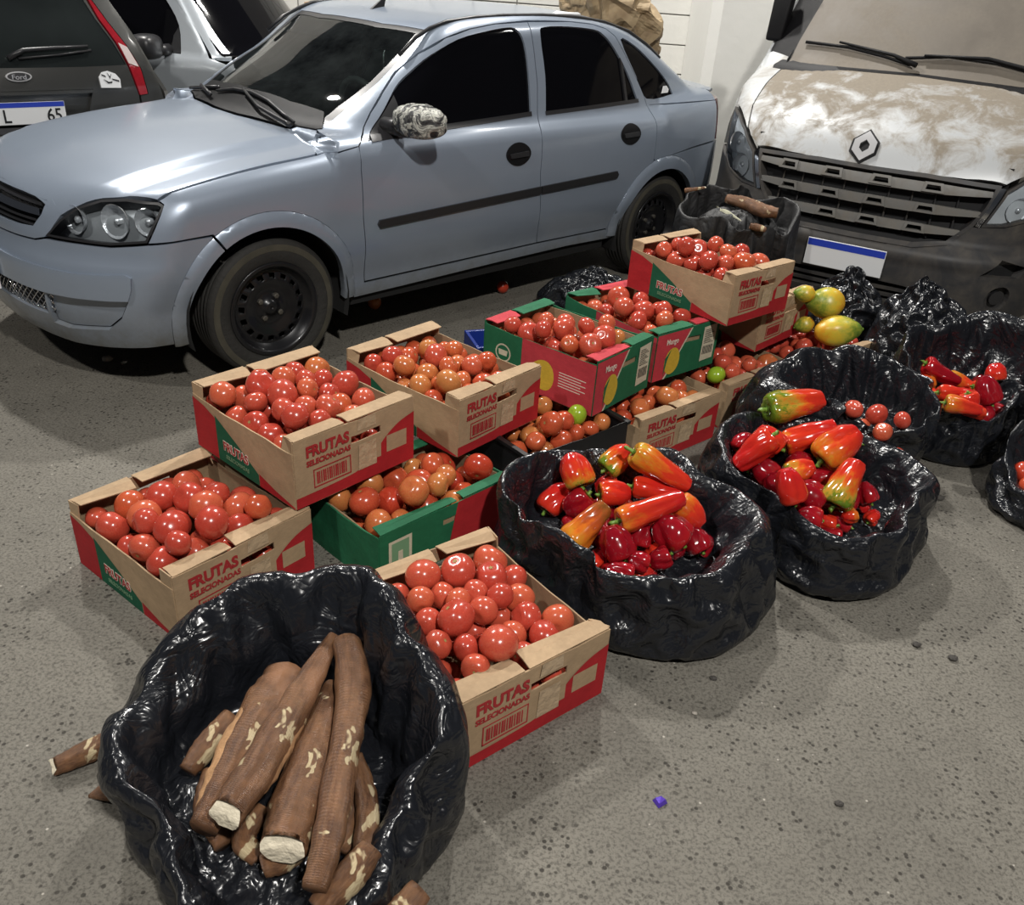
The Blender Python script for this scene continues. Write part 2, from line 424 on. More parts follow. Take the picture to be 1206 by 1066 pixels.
M['plateblue'] = plain('blue_plate_band', (.02, .05, .42), .4)
M['ink'] = plain('black_lettering', (.006, .006, .008), .5)
M['redlens'] = plain('red_lamp_lens', (.28, .012, .02), .12, 0, .6, var=.25, vscale=30)
M['darklens'] = plain('smoked_red_lens', (.07, .006, .008), .15, 0, .4)
M['whitelens'] = plain('white_lamp_lens', (.6, .52, .5), .15, 0, .6)

def wheel_parts(parent, loc, r=.289, wdt=.175, rim=.19, side=1):
    "tyre and steel rim; outer face towards +y when side=1"
    R0 = r
    e = link('wheel', None, parent, loc); e.scale = (1, side, 1); e.empty_display_size = .05
    h = wdt/2
    prof = [(rim, -h*.9), (rim+.02, -h), (r-.035, -h*1.02), (r-.012, -h*.93), (r, -h*.78)]
    for k in range(6):
        a = -h*.74+k*h*1.48/5
        prof += [(r, a-.010), (r-.007, a-.0085), (r-.007, a-.004), (r, a-.0025)] if k else [(r, a)]
    prof += [(r, h*.78), (r-.012, h*.93), (r-.035, h*1.02), (rim+.03, h*1.0), (rim+.008, h*.93), (rim-.002, h*.86)]
    MB().lathe(prof, 56).build('tyre', M['rubber'], e, True)
    MB().lathe([(r-.020, h*1.0), (r-.031, h*1.025), (r-.045, h*1.028)], 56).build('scuffed_shoulder', M['scuff'], e, True, fixn=False)
    # steel disc with a ring of holes
    P = [(rim+.006, h*.93), (rim+.004, h*.97), (rim-.006, h*.97), (rim-.012, h*.86), (rim-.03, h*.50), (rim-.037, h*.46), (rim-.046, h*.52), (rim-.068, h*.60), (rim-.078, h*.60), (rim-.105, h*.42), (.055, h*.36), (.045, h*.46), (.028, h*.46), (.026, h*.62), (0.001, h*.62)]
    n = 64; V = []; Fc = []
    for rr, d in P:
        for k in range(n): V.append((rr*math.cos(2*PI*k/n), d, rr*math.sin(2*PI*k/n)))
    for i in range(len(P)-1):
        for k in range(n):
            if i == 6 and k % 4 in (0, 1): continue
            Fc.append((i*n+k, i*n+(k+1) % n, (i+1)*n+(k+1) % n, (i+1)*n+k))
    me = mesh_of('rim', V, Fc, M['steel'], True); rm = link('rim', me, e)
    md = rm.modifiers.new('thick', 'SOLIDIFY'); md.thickness = .006; md.offset = 0
    MB().lathe([(rim, -h*.8), (rim-.004, h*.2), (.001, h*.2)], 40).build('brake_drum', M['under'], e, True, fixn=False)
    for k in range(4):
        a = 2*PI*k/4+.6
        MB().lathe([(.012, h*.36), (.012, h*.56), (.007, h*.58), (.001, h*.58)], 6, c=(.052*math.cos(a), 0, .052*math.sin(a))).build('wheel_bolt', M['boltm'], rm)
    return e

# ------------------------------------------------------------------ silver saloon car
SED_W = thing('saloon_car', 'silver blue four-door saloon with black windows parked behind the tomato boxes', 'car', (SED_LOC[0], SED_LOC[1], 0), SED_YAW+PI)
def s_cast(pts, F=SED): 
    a = np.array(pts, float); d, ok = cast(F, ('side',), a[:, 0], a[:, 1], 1.1, .1, 200); return [(p[0], dd, p[1]) for p, dd in zip(pts, d)]
ZC = .80
def polar(P3): return [(p[0], math.atan2(p[2]-ZC, p[1])) for p in P3]
def fth(P3, x0=.9): return [(math.atan2(p[1], p[0]-x0), p[2]) for p in P3]
def arc(cx, cz, r, a0, a1, n=14): return [(cx+r*math.cos(a0+(a1-a0)*i/n), cz+r*math.sin(a0+(a1-a0)*i/n)) for i in range(n+1)]
def build_sedan(root):
    SI = ('side',); TO = ('top',); FR = ('front', .9); PO = ('polar', ZC)
    sv = M['silver']
    fa, fr_i, fr_o = (1.262, .293), .347, .405
    ra, rr_i, rr_o = (-1.218, .290), .338, .405
    bgap = [(-.262, 1.345), (-.262, 1.226), (-.255, 1.084), (-.231, .962), (-.221, .892), (-.205, .70), (-.235, .45), (-.258, .338)]
    fgap = [(.806, .327), (.832, .617), (.831, .812), (.818, .897), (.758, .935), (.682, 1.006), (.593, 1.074), (.489, 1.143), (.378, 1.216), (.249, 1.279), (.105, 1.314), (-.048, 1.334)]
    rgap = [(-.88, 1.285), (-.95, 1.19), (-1.02, 1.09), (-1.075, 1.0), (-1.10, .93), (-1.105, .856), (-1.094, .69)]
    fwin = curve([(.755, .912), (.661, .984), (.548, 1.081), (.45, 1.145), (.339, 1.212), (.189, 1.271), (.02, 1.302), (-.12, 1.318), (-.175, 1.308), (-.204, 1.254), (-.205, 1.133), (-.185, .962)], 3)
    rwin = curve([(-.29, .958), (-.318, 1.12), (-.322, 1.29), (-.36, 1.321), (-.53, 1.324), (-.716, 1.312), (-.785, 1.288), (-.856, 1.227), (-.948, 1.108), (-1.011, .980)], 3)
    qwin = curve([(-.922, 1.268), (-1.038, 1.239), (-1.188, 1.149), (-1.305, 1.062), (-1.345, 1.006), (-1.32, .996), (-1.094, .987), (-1.02, 1.10)], 3, True)
    topdoor = [(-.55, 1.348), (-.72, 1.338), (-.82, 1.318)]
    # doors
    d1 = fgap+bgap
    panel('front_door', root, SED, SI, d1, [fwin], sv, .03, 0, .03, .0028)
    rarch = [(ra[0]+rr_o*math.cos(t), ra[1]+rr_o*math.sin(t)) for t in np.linspace(math.radians(72), math.radians(8), 10)]
    d2 = bgap+[(-.80, .335)]+list(reversed([p for p in rarch]))[1:]+list(reversed(rgap))+list(reversed(topdoor))
    panel('rear_door', root, SED, SI, d2, [rwin], sv, .03, 0, .03, .0028)
    for nm, wn in (('front_door_window', fwin), ('rear_door_window', rwin)):
        panel(nm, root, SED, SI, inset(wn, -.008), [], M['tint'], .03, -.010, 0)
    panel('window_sealing_strip', root, SED, SI, [(.745, .905), (-.19, .952), (-.19, .972), (.735, .928)], [], M['satin'], .03, .003, .01)
    panel('window_sealing_strip', root, SED, SI, [(-.285, .950), (-1.02, .972), (-1.015, .990), (-.285, .968)], [], M['satin'], .03, .003, .01)
    panel('window_divider', root, SED, SI, [(-.905, .98), (-.925, .98), (-.915, 1.16), (-.895, 1.19)], [], M['satin'], .02, .0, .01)
    panel('mirror_triangle', root, SED, SI, [(.752, .915), (.655, .988), (.56, 1.068), (.565, .925)], [], M['satin'], .03, -.004, .006)
    panel('quarter_window', root, SED, SI, inset(qwin, -.008), [], M['tint'], .03, -.008, 0)
    panel('window_sticker', root, SED, SI, [(-1.245, 1.005), (-1.305, 1.006), (-1.318, 1.022), (-1.30, 1.04), (-1.27, 1.04)], [], M['plate'], .02, .001, .004)
    # rear door vertical gap, quarter panel below the cab
    quarter = [(-1.10, .955), (-1.105, .856), (-1.094, .69)]+[(ra[0]+rr_o*math.cos(t), ra[1]+rr_o*math.sin(t)) for t in np.linspace(math.radians(74), math.radians(92), 4)]+[(-1.45, .722), (-1.70, .742), (-1.72, .955)]
    panel('rear_quarter_panel', root, SED, SI, quarter, [], sv, .03, 0, .02, .0015)
    # cab frame: roof, pillars, cowl corners
    near_bot = s_cast([(-1.72, .955), (-1.12, .955), (-1.10, .93)]+list(reversed(rgap[:4]))+list(reversed(topdoor))+[(-.262, 1.349)]+list(reversed(fgap[3:])))
    near = polar([(-1.72, .60, 1.015)])+polar(near_bot)+polar([(.989, .731, .871), (.94, .66, .905), (.878, .573, .938), (.803, .587, .972), (.73, .583, 1.019), (.564, .575, 1.114), (.383, .539, 1.234), (.278, .510, 1.302), (.318, .25, 1.306), (.325, 0, 1.313)])
    rearedge = polar([(-1.72, .60, 1.015), (-1.60, .55, 1.03), (-1.42, .54, 1.12), (-1.2, .53, 1.24), (-1.08, .50, 1.31), (-1.12, .25, 1.32), (-1.14, 0, 1.32)])
    half = near[1:]+[]
    outer = half+[(x, PI-f) for x, f in reversed(half[:-1])]+[(x, PI-f) for x, f in rearedge[:-1]]+list(reversed(rearedge))
    qp = polar(s_cast(qwin)); holes = [qp, [(x, PI-f) for x, f in qp]]
    panel('roof_and_pillars', root, SED, PO, outer, holes, sv, .035, 0, .02, .0015, mirror=False)
    rg = rearedge[1:]; rgw = inset(rg+[(x, PI-f) for x, f in reversed(rg[:-1])], -.012)
    panel('rear_window', root, SED, PO, rgw, [], M['tint'], .05, -.006, 0, mirror=False)
    wsn = polar([(.930, 0, .96), (.905, .385, .95), (.868, .56, .945), (.803, .587, .972), (.73, .583, 1.019), (.564, .575, 1.114), (.383, .539, 1.234), (.278, .510, 1.302), (.318, .25, 1.306), (.325, 0, 1.313)])
    wsp = wsn+[(x, PI-f) for x, f in reversed(wsn[1:-1])]
    panel('windshield', root, SED, PO, inset(wsp, -.004), [], M['wsglass'], .04, -.003, 0, mirror=False)
    wi = inset(wsp, .028)
    panel('windshield_frit', root, SED, PO, inset(wsp, .0), [wi], M['satin'], .04, -.0015, 0, mirror=False)
    band = polar([(.47, 0, 1.23), (.45, .3, 1.225), (.40, .53, 1.225), (.29, .50, 1.296), (.325, .25, 1.301), (.333, 0, 1.308)])
    panel('sun_band', root, SED, PO, band+[(x, PI-f) for x, f in reversed(band[1:-1])], [], M['tint'], .04, -.012, 0, mirror=False)
    # drip rails along the roof edge
    rail = s_cast([(.30, 1.318), (.19, 1.34)]); rl = [(.45, .555, 1.205), (.36, .545, 1.268), (.277, .539, 1.306), (.19, .546, 1.333), (.026, .545, 1.352), (-.15, .55, 1.363), (-.4, .555, 1.368), (-.65, .56, 1.362), (-.85, .562, 1.342), (-1.05, .565, 1.300), (-1.2, .578, 1.236), (-1.3, .60, 1.172)]
    for sg in (1, -1): MB().tube([(x, y*sg, z+.002) for x, y, z in rl], .009, 6).build('roof_drip_rail', M['satin'], root, True)
    # hood, cowl, nose
    hn = [(1.648, .729), (1.479, .729), (1.2, .723), (.99, .727), (.94, .655), (.885, .575), (.945, .40), (1.0, .1), (1.0, 0)]
    hf = [(1.71, .65), (1.784, .588), (1.852, .536), (1.905, .49), (1.925, .42), (1.935, .30), (1.95, .15), (1.953, 0)]
    hoodp = list(reversed(hf))+hn
    hoodp = hoodp+[(x, -y) for x, y in reversed(hoodp[1:-1])]
    panel('hood', root, sedan_low, TO, hoodp, [], sv, .03, 0, .02, .0025, dmax=1.2, dmin=.3, mirror=False)
    cw = [(.995, 0), (.99, .1), (.94, .40), (.885, .565), (.86, .575), (.80, .50), (.84, .3), (.86, 0)]
    panel('cowl', root, SED, TO, cw+[(x, -y) for x, y in reversed(cw[1:-1])], [], M['black'], .03, .004, .02, dmax=1.2, dmin=.3, mirror=False)
    G3 = [(1.962, 0, .728), (1.942, .237, .732), (1.915, .398, .728), (1.946, .405, .683), (1.976, .381, .640), (2.002, .285, .633), (2.03, 0, .627)]
    gp = fth(G3); gp = gp+[(-a, b) for a, b in reversed(gp[1:-1])]
    nz = fth([(1.953, 0, .752), (1.95, .15, .751), (1.935, .30, .748), (1.92, .42, .735), (1.905, .49, .70), (1.94, .462, .64), (1.955, .438, .612), (1.982, .393, .598), (2.009, .299, .594), (2.035, 0, .590)])
    panel('nose', root, SED, FR, nz+[(-a, b) for a, b in reversed(nz[1:-1])], [gp], sv, .025, 0, .03, dmax=1.4, dmin=.4, mirror=False)
    # grille: backing, bars, chrome bar and bow-tie emblem
    panel('grille', root, SED, FR, inset(gp, -.006), [], M['inner'], .03, -.035, 0, dmax=1.4, dmin=.4, mirror=False)
    def gbar(z0, z1, th, mat, off, nm):
        panel(nm, root, SED, FR, [(-th, z0), (th, z0), (th*.97, z1), (-th*.97, z1)], [], mat, .03, off, .02, dmax=1.4, dmin=.4, mirror=False)
    for z0 in (.640, .658, .712): gbar(z0, z0+.008, .345, M['satin'], -.010, 'grille_bar')
    gbar(.678, .700, .36, M['chrome'], -.002, 'chrome_grille_bar')
    bt = [(-.055, .695), (-.055, .675), (-.02, .675), (-.02, .660), (.02, .660), (.02, .675), (.055, .675), (.055, .695), (.02, .695), (.02, .71), (-.02, .71), (-.02, .695)]
    panel('front_emblem', root, SED, FR, bt, [], M['badge'], .02, .008, .012, dmax=1.4, dmin=.4, mirror=False)
    # fender
    fo = [(fa[0]+fr_o*math.cos(t), fa[1]+fr_o*math.sin(t)) for t in np.linspace(math.radians(57), math.radians(178), 16)]
    hx = np.linspace(.985, 1.645, 14); hz, _ = cast(sedan_low, TO, hx, np.full(14, .7318), 1.2, .3, 200); htop = [(float(a), float(b)) for a, b in zip(hx, hz)]
    fen = [(1.636, .757), (1.675, .697), (1.716, .628), (1.587, .636), (1.49, .640)]+[p for p in fo]+[(.853, .27), (.806, .27), (.806, .327), (.832, .617), (.831, .812), (.818, .897), (.90, .886)]+htop
    panel('fender', root, SED, SI, fen, [], sv, .025, 0, .03, .002)
    def flare(c, ri, ro, a0, a1, nm='wheel_arch_flare'):
        t = np.linspace(a0, a1, 26)
        pl = [(c[0]+ro*math.cos(q), c[1]+ro*math.sin(q)) for q in t]+[(c[0]+ri*math.cos(q), c[1]+ri*math.sin(q)) for q in t[::-1]]
        def wp(P, G):
            rad = np.hypot(P[:, 0]-c[0], P[:, 2]-c[1]); u = np.clip((rad-ri)/(ro-ri), 0, 1)
            Q = P.copy(); Q[:, 1] += .016*np.sqrt(np.clip(1-u**2, 0, 1))+.001; return Q
        me = panel_mesh(nm, SED, SI, pl, [], sv, .018, 0, .035, 0, warp=wp)
        me2 = mesh_of(nm, [v.co for v in me.vertices], [p.vertices for p in me.polygons], sv, True)
        for sg in (1, -1):
            o = link(nm, me2, root); o.scale = (1, sg, 1)
    flare(fa, fr_i, fr_o, math.radians(57), math.radians(183)); flare(fa, fr_i, fr_o, math.radians(-12), math.radians(55.5))
    flare(ra, rr_i, rr_o, math.radians(0), math.radians(182))
    # sill
    panel('rocker_sill', root, SED, SI, [(.855, .262), (.86, .318), (.805, .318), (.3, .322), (-.258, .330), (-.80, .328), (-.82, .318), (-.875, .275), (-.5, .284), (0, .278), (.5, .268)], [], sv, .03, -.002, .05)
    # rear side of bumper, tail
    rb = [(ra[0]+rr_o*math.cos(t), ra[1]+rr_o*math.sin(t)) for t in np.linspace(math.radians(92), math.radians(176), 10)]
    panel('rear_bumper_corner', root, SED, SI, rb+[(-1.66, .26), (-1.70, .735), (-1.45, .716)], [], sv, .03, 0, .02, .002)
    BK = ('front', -1.2)
    def bth(x, y): return math.atan2(y, x+1.2)
    t0 = bth(-1.70, .78); t1 = 2*PI-t0
    panel('rear_bumper', root, SED, BK, [(t0, .24), (t1, .24), (t1, .735), (t0, .735)], [], sv, .05, 0, .02, dmax=1.4, dmin=.2, mirror=False)
    panel('trunk_back', root, SED, BK, [(t0+.32, .74), (t1-.32, .74), (t1-.32, .96), (t0+.32, .96)], [], sv, .05, 0, .02, dmax=1.4, dmin=.2, mirror=False)
    panel('tail_light', root, SED, BK, [(t0+.02, .745), (t0+.31, .745), (t0+.31, .96), (t0+.06, .96)], [], M['darklens'], .03, 0, .02, dmax=1.4, dmin=.2)
    panel('trunk_lid', root, SED, TO, [(-1.62, -.58), (-1.62, .58), (-1.74, .66), (-1.86, .60), (-1.94, .3), (-1.96, 0), (-1.94, -.3), (-1.86, -.60), (-1.74, -.66)], [], sv, .04, 0, .02, dmax=1.2, dmin=.3, mirror=False)
    # front bumper
    arcp = s_cast([(1.49, .633)]+[(fa[0]+fr_o*math.cos(t), fa[1]+fr_o*math.sin(t)) for t in np.linspace(math.radians(54), math.radians(-10), 10)])
    bp3 = [(2.035, 0, .586), (2.009, .299, .588), (1.982, .393, .592), (1.955, .438, .606), (1.889, .574, .608), (1.816, .667, .607), (1.722, .752, .622), (1.6, .8, .630)]+arcp+[(1.70, .73, .225), (1.78, .70, .222), (1.86, .607, .212), (1.934, .475, .205), (1.98, .38, .212), (2.03, .2, .225), (2.05, 0, .23)]
    bpn = fth(bp3)
    mesh3 = [(2.06, 0, .42), (2.055, .247, .417), (2.0, .435, .408), (1.995, .425, .322), (2.028, .332, .325), (2.057, .21, .335), (2.07, 0, .345)]
    mh = fth(mesh3); mh = mh+[(-a, b) for a, b in reversed(mh[1:-1])]
    fg3 = [(1.995, .448, .404), (1.985, .43, .285), (1.95, .49, .276), (1.86, .64, .296), (1.828, .69, .345), (1.803, .718, .415), (1.85, .67, .410), (1.94, .555, .405)]
    fgp = fth(fg3)
    panel('front_bumper', root, SED, FR, bpn+[(-a, b) for a, b in reversed(bpn[1:-1])], [mh, fgp, [(-a, b) for a, b in fgp]], sv, .025, 0, .03, .001, dmax=1.4, dmin=.4, mirror=False)
    pad3 = [(2.06, 0, .520), (2.05, .193, .522), (2.0, .424, .512), (1.925, .572, .507), (1.855, .661, .511), (1.795, .718, .518), (1.782, .735, .508), (1.787, .733, .466), (1.80, .721, .422), (1.85, .67, .418), (1.94, .555, .415), (2.0, .43, .416), (2.05, .24, .425), (2.06, 0, .43)]
    pd = fth(pad3)
    panel('bumper_pad', root, SED, FR, pd+[(-a, b) for a, b in reversed(pd[1:-1])], [], sv, .03, .012, .016, dmax=1.4, dmin=.4, mirror=False)
    panel('fog_lamp_blank', root, SED, FR, inset(fgp, .004), [], sv, .03, -.02, .0, dmax=1.4, dmin=.4)
    panel('lower_grille', root, SED, FR, inset(mh, -.003), [], M['inner'], .04, -.03, 0, dmax=1.4, dmin=.4, mirror=False)
    msh = MB()
    for i in range(-16, 17):
        for sg in (-1, 1):
            P = []
            for k in range(8):
                z = .325+.09*k/7; th = i*.028+sg*(k/7-.5)*.085
                if abs(th) > .405: continue
                P.append((th, z))
            if len(P) < 2: continue
            a = np.array(P); d, ok = cast(SED, FR, a[:, 0], a[:, 1], 1.4, .4); q = frame_point(FR, a[:, 0], a[:, 1], d-.012)
            msh.tube([tuple(v) for v in q], .0022, 4)
    msh.build('lower_grille_mesh', M['chrome'], root, True)
    # head lamps
    hl3 = [(1.954, .445, .618), (1.909, .488, .680), (1.852, .53, .727), (1.784, .582, .757), (1.717, .644, .766), (1.645, .735, .762), (1.634, .752, .752), (1.677, .76, .697), (1.717, .755, .632), (1.816, .667, .616), (1.889, .574, .617)]
    hp = fth(hl3)
    panel('headlamp_lens', root, SED, FR, inset(hp, .003), [], M['lens'], .025, -.002, .0, dmax=1.4, dmin=.4)
    panel('headlamp_housing', root, SED, FR, inset(hp, -.002), [], M['lamp_dark'], .03, -.05, 0, dmax=1.4, dmin=.4)
    panel('headlamp_rim', root, SED, FR, inset(hp, -.001), [inset(hp, .007)], M['satin'], .03, -.001, .045, dmax=1.4, dmin=.4)
    for k, (th, z, rd, nm) in enumerate([(.485, .680, .052, 'headlamp_reflector'), (.63, .690, .062, 'headlamp_reflector'), (.735, .695, .05, 'turn_signal_reflector')]):
        d, ok = cast(SED, FR, np.array([th]), np.array([z]), 1.4, .4); q = frame_point(FR, np.array([th]), np.array([z]), d)[0]; g = grad(SED, q[None])[0]
        n = Vector((g[0]+.6, g[1], g[2]*.3)).normalized()
        for sg in (1, -1):
            mb = MB().lathe([(rd, -.012), (rd*.97, -.014), (rd*.86, -.03), (rd*.6, -.046), (rd*.2, -.052), (.012, -.052), (.012, -.02), (.001, -.015)], 24, 'z')
            o = mb.build(nm, M['reflect'], root, True); o.location = (q[0]-g[0]*.012, (q[1]-g[1]*.012)*sg, q[2]); o.rotation_euler = Vector((n.x, n.y*sg, n.z)).to_track_quat('Z', 'Y').to_euler()
    # side mouldings and handles
    panel('side_moulding', root, SED, SI, [(.752, .566), (.762, .583), (.752, .600), (-.212, .637), (-.212, .601)], [], M['satin'], .03, .010, .014)
    panel('side_moulding', root, SED, SI, [(-.218, .601), (-.218, .637), (-.780, .656), (-.795, .637), (-.785, .619)], [], M['satin'], .03, .010, .014)
    for hx, hz in ((-.055, .80), (-.880, .832)):
        c = [(hx+.076*math.cos(t)*(1+.06*math.cos(2*t)), hz+.052*math.sin(t)) for t in np.linspace(0, 2*PI, 28)[:-1]]
        panel('door_handle', root, SED, SI, c, [], M['black'], .015, .004, .008)
        panel('handle_grip', root, SED, SI, [(hx-.062, hz-.012), (hx+.055, hz-.016), (hx+.062, hz+.004), (hx-.06, hz+.010)], [], M['satin'], .015, .013, .010)
    # lining behind the seams, wheel wells, underside
    lin = [(.86, .30), (.86, .89), (.80, .925), (.5, 1.13), (.25, 1.265), (-.1, 1.325), (-.6, 1.335), (-.8, 1.30), (-1.06, 1.0), (-1.6, .93), (-1.6, .74), (-1.05, .66), (-.90, .50), (-.83, .30)]
    panel('seam_lining', root, SED, SI, lin, [inset(fwin, -.012), inset(rwin, -.012)], M['inner'], .05, -.014, 0)
    panel('seam_lining', root, SED, SI, [(.84, .75), (1.62, .72), (1.60, .76), (1.2, .845), (.84, .88)], [], M['inner'], .05, -.014, 0)
    for c, ri in ((fa, fr_i), (ra, rr_i)):
        for sg in (1, -1):
            V = []; Fc = []; n = 24
            for i in range(n+1):
                t = math.radians(-15)+math.radians(210)*i/n
                for yy in (.80, .50): V.append((c[0]+(ri+.012)*math.cos(t), yy*sg, c[1]+(ri+.012)*math.sin(t)))
            Fc = [(2*i, 2*i+1, 2*i+3, 2*i+2) for i in range(n)]
            k = len(V); V += [(c[0], .50*sg, c[1])]; Fc += [(2*i+1, k, 2*i+3) for i in range(n)]
            link('wheel_well', mesh_of('wheel_well', V, Fc, M['under'], True), root)
    MB().box(-1.85, 1.85, -.49, .49, .19, .30).box(-.82, .86, -.74, .74, .22, .30).box(-1.9, -1.6, -.66, .66, .26, .6).box(1.62, 1.88, -.5, .5, .22, .6).build('underbody', M['under'], root)
    for sx in (1.245, -1.245):
        for sg in (1, -1): wheel_parts(root, (sx, .692*sg, .289), side=sg)
    # cabin
    MB().box(.55, .86, -.62, .62, .62, .90).build('dashboard', M['dash'], root, bevel=.05, smooth=True)
    MB().box(-1.3, .6, -.66, .66, .30, .36).build('cabin_floor', M['dash'], root)
    for sg in (1, -1):
        mb = MB().hexa([(-.02, .14*sg, .36), (.45, .14*sg, .36), (.45, .60*sg, .36), (-.02, .60*sg, .36), (-.05, .14*sg, .56), (.45, .14*sg, .60), (.45, .60*sg, .60), (-.05, .60*sg, .56)])
        mb.hexa([(-.08, .14*sg, .55), (.06, .14*sg, .55), (.06, .60*sg, .55), (-.08, .60*sg, .55), (-.30, .17*sg, 1.12), (-.20, .17*sg, 1.12), (-.20, .57*sg, 1.12), (-.30, .57*sg, 1.12)])
        mb.hexa([(-.27, .26*sg, 1.13), (-.19, .26*sg, 1.13), (-.19, .48*sg, 1.13), (-.27, .48*sg, 1.13), (-.30, .27*sg, 1.27), (-.22, .27*sg, 1.27), (-.22, .47*sg, 1.27), (-.30, .47*sg, 1.27)])
        mb.build('front_seat', M['seat'], root, True, bevel=.03)
    MB().hexa([(-1.0, -.6, .36), (-.75, -.6, .36), (-.75, .6, .36), (-1.0, .6, .36), (-1.15, -.55, 1.12), (-1.05, -.55, 1.12), (-1.05, .55, 1.12), (-1.15, .55, 1.12)]).build('rear_seat', M['seat'], root, True, bevel=.03)
    st = MB().tube([(.50+.04*math.sin(t), .36+.18*math.cos(t), .92+.17*math.sin(t)) for t in np.linspace(0, 2*PI, 25)], .014, 8)
    st.tube([(.50, .19, .92), (.52, .36, .91), (.50, .53, .92)], .018, 6).tube([(.53, .36, .91), (.70, .36, .82)], .03, 8).build('steering_wheel', M['dash'], root, True)
    for sg in (1, -1):
        MB().hexa([(.86, .05*sg, .915), (.66, .05*sg, .915), (.66, .5*sg, .915), (.86, .5*sg, .915), (.80, .10*sg, .945), (.70, .10*sg, .950), (.70, .42*sg, .950), (.80, .42*sg, .945)]).build('dashboard_hump', M['seat'] if False else M['dash'], root, True, bevel=.01)
    # wipers, antenna, mirrors
    def on(pts, off):
        a = np.array(pts, float); d, ok = cast(SED, TO, a[:, 0], a[:, 1], 1.5, .5); P = np.stack([a[:, 0], a[:, 1], d], -1); G = grad(SED, P); return [tuple(v) for v in P+G*off]
    MB().tube(on([(.90, -.24), (.885, -.1), (.88, .05), (.885, .2), (.90, .34), (.915, .45)], .014), [.006, .008, .009, .009, .008, .006], 6).tube(on([(.885, .0), (.93, .2), (.945, .44), (.95, .47)], .026), [.006, .008, .011, .013], 6).build('wiper', M['satin'], root, True)
    MB().tube(on([(.88, -.58), (.87, -.40), (.88, -.26)], .014), .008, 6).tube(on([(.87, -.45), (.94, -.22)], .026), .009, 6).build('wiper', M['satin'], root, True)
    MB().hexa([(.205, -.008, 1.345), (.135, -.012, 1.352), (.135, .012, 1.352), (.205, .008, 1.345), (.125, -.003, 1.40), (.115, -.003, 1.40), (.115, .003, 1.40), (.125, .003, 1.40)]).build('roof_antenna', M['satin'], root)
    # number plate at the nose
    pl = link('number_plate', mesh_of('number_plate', [(2.09, y, z) for y, z in ((-.20, .37), (.20, .37), (.20, .49), (-.20, .49))]+[(2.083, y, z) for y, z in ((-.20, .37), (.20, .37), (.20, .49), (-.20, .49))], [(0, 1, 2, 3), (7, 6, 5, 4), (0, 4, 5, 1), (1, 5, 6, 2), (2, 6, 7, 3), (3, 7, 4, 0)], M['plate'], False), root)
    tx = text_mesh('8', .085, M['ink'], .0006, .001); o = link('plate_lettering', tx, pl, (2.0908, .165, .42)); o.rotation_euler = (PI/2, 0, PI/2)
build_sedan(SED_W)

def crumple_noise(P, scale, seed, oct=3):
    out = np.zeros(len(P)); amp = 1.; s = scale
    for k in range(oct):
        out += amp*np.array([abs(mnoise.noise(Vector(p)*s+Vector((seed*7.3, seed*3.1, k*11.7)))) for p in P]); amp *= .5; s *= 2.1
    return out
def wrapped_mirror(root):
    for sg in (1,):
        V = []; Fc = []; nu, nv = 40, 24
        for i in range(nv+1):
            t = PI*i/nv
            for k in range(nu):
                a = 2*PI*k/nu; c = lambda v, e: math.copysign(abs(v)**e, v)
                V.append((c(math.sin(t)*math.cos(a), .8)*.085, c(math.cos(t), .85)*.125, c(math.sin(t)*math.sin(a), .8)*.068))
        for i in range(nv):
            for k in range(nu): Fc.append((i*nu+k, i*nu+(k+1) % nu, (i+1)*nu+(k+1) % nu, (i+1)*nu+k))
        P = np.array(V); dn = crumple_noise(P, 14, 3+sg)
        P = P*(1+.10*(dn[:, None]-.6))
        P[:, 0] += -.25*(P[:, 1]-.12)*.3
        V = P+np.array([.575, .868, .992])
        V[:, 1] *= sg
        o = link('wrapped_mirror', mesh_of('wrapped_mirror', V, Fc, M['wrap'] if sg > 0 else M['satin'], True), root)
        if sg > 0: o['label'] = 'door mirror wrapped in crumpled clear plastic'
        MB().tube([(.64, .70*sg, .955), (.60, .82*sg, .955)], .035, 10).build('mirror_arm', M['satin'], root, True)
def wrap_mat():
    m, nt, b = newmat('crumpled_clear_plastic'); tc = N(nt, 'ShaderNodeTexCoord')
    nz = N(nt, 'ShaderNodeTexNoise', {'Vector': (tc, 'Object'), 'Scale': 16, 'Detail': 6, 'Roughness': .6, 'Distortion': 1.6})
    rp = ramp(nt, (nz, 0), [(.40, (.02, .02, .022)), (.47, (.10, .10, .095)), (.53, (.62, .62, .55)), (.60, (.16, .16, .15)), (.68, (.55, .55, .48))])
    nt.links.new(rp.outputs[0], b.inputs['Base Color']); b.inputs['Roughness'].default_value = .25
    bp = N(nt, 'ShaderNodeBump', {'Height': (nz, 0), 'Strength': .9, 'Distance': .02}); nt.links.new(bp.outputs[0], b.inputs['Normal'])
    return m
M['wrap'] = wrap_mat()
wrapped_mirror(SED_W)
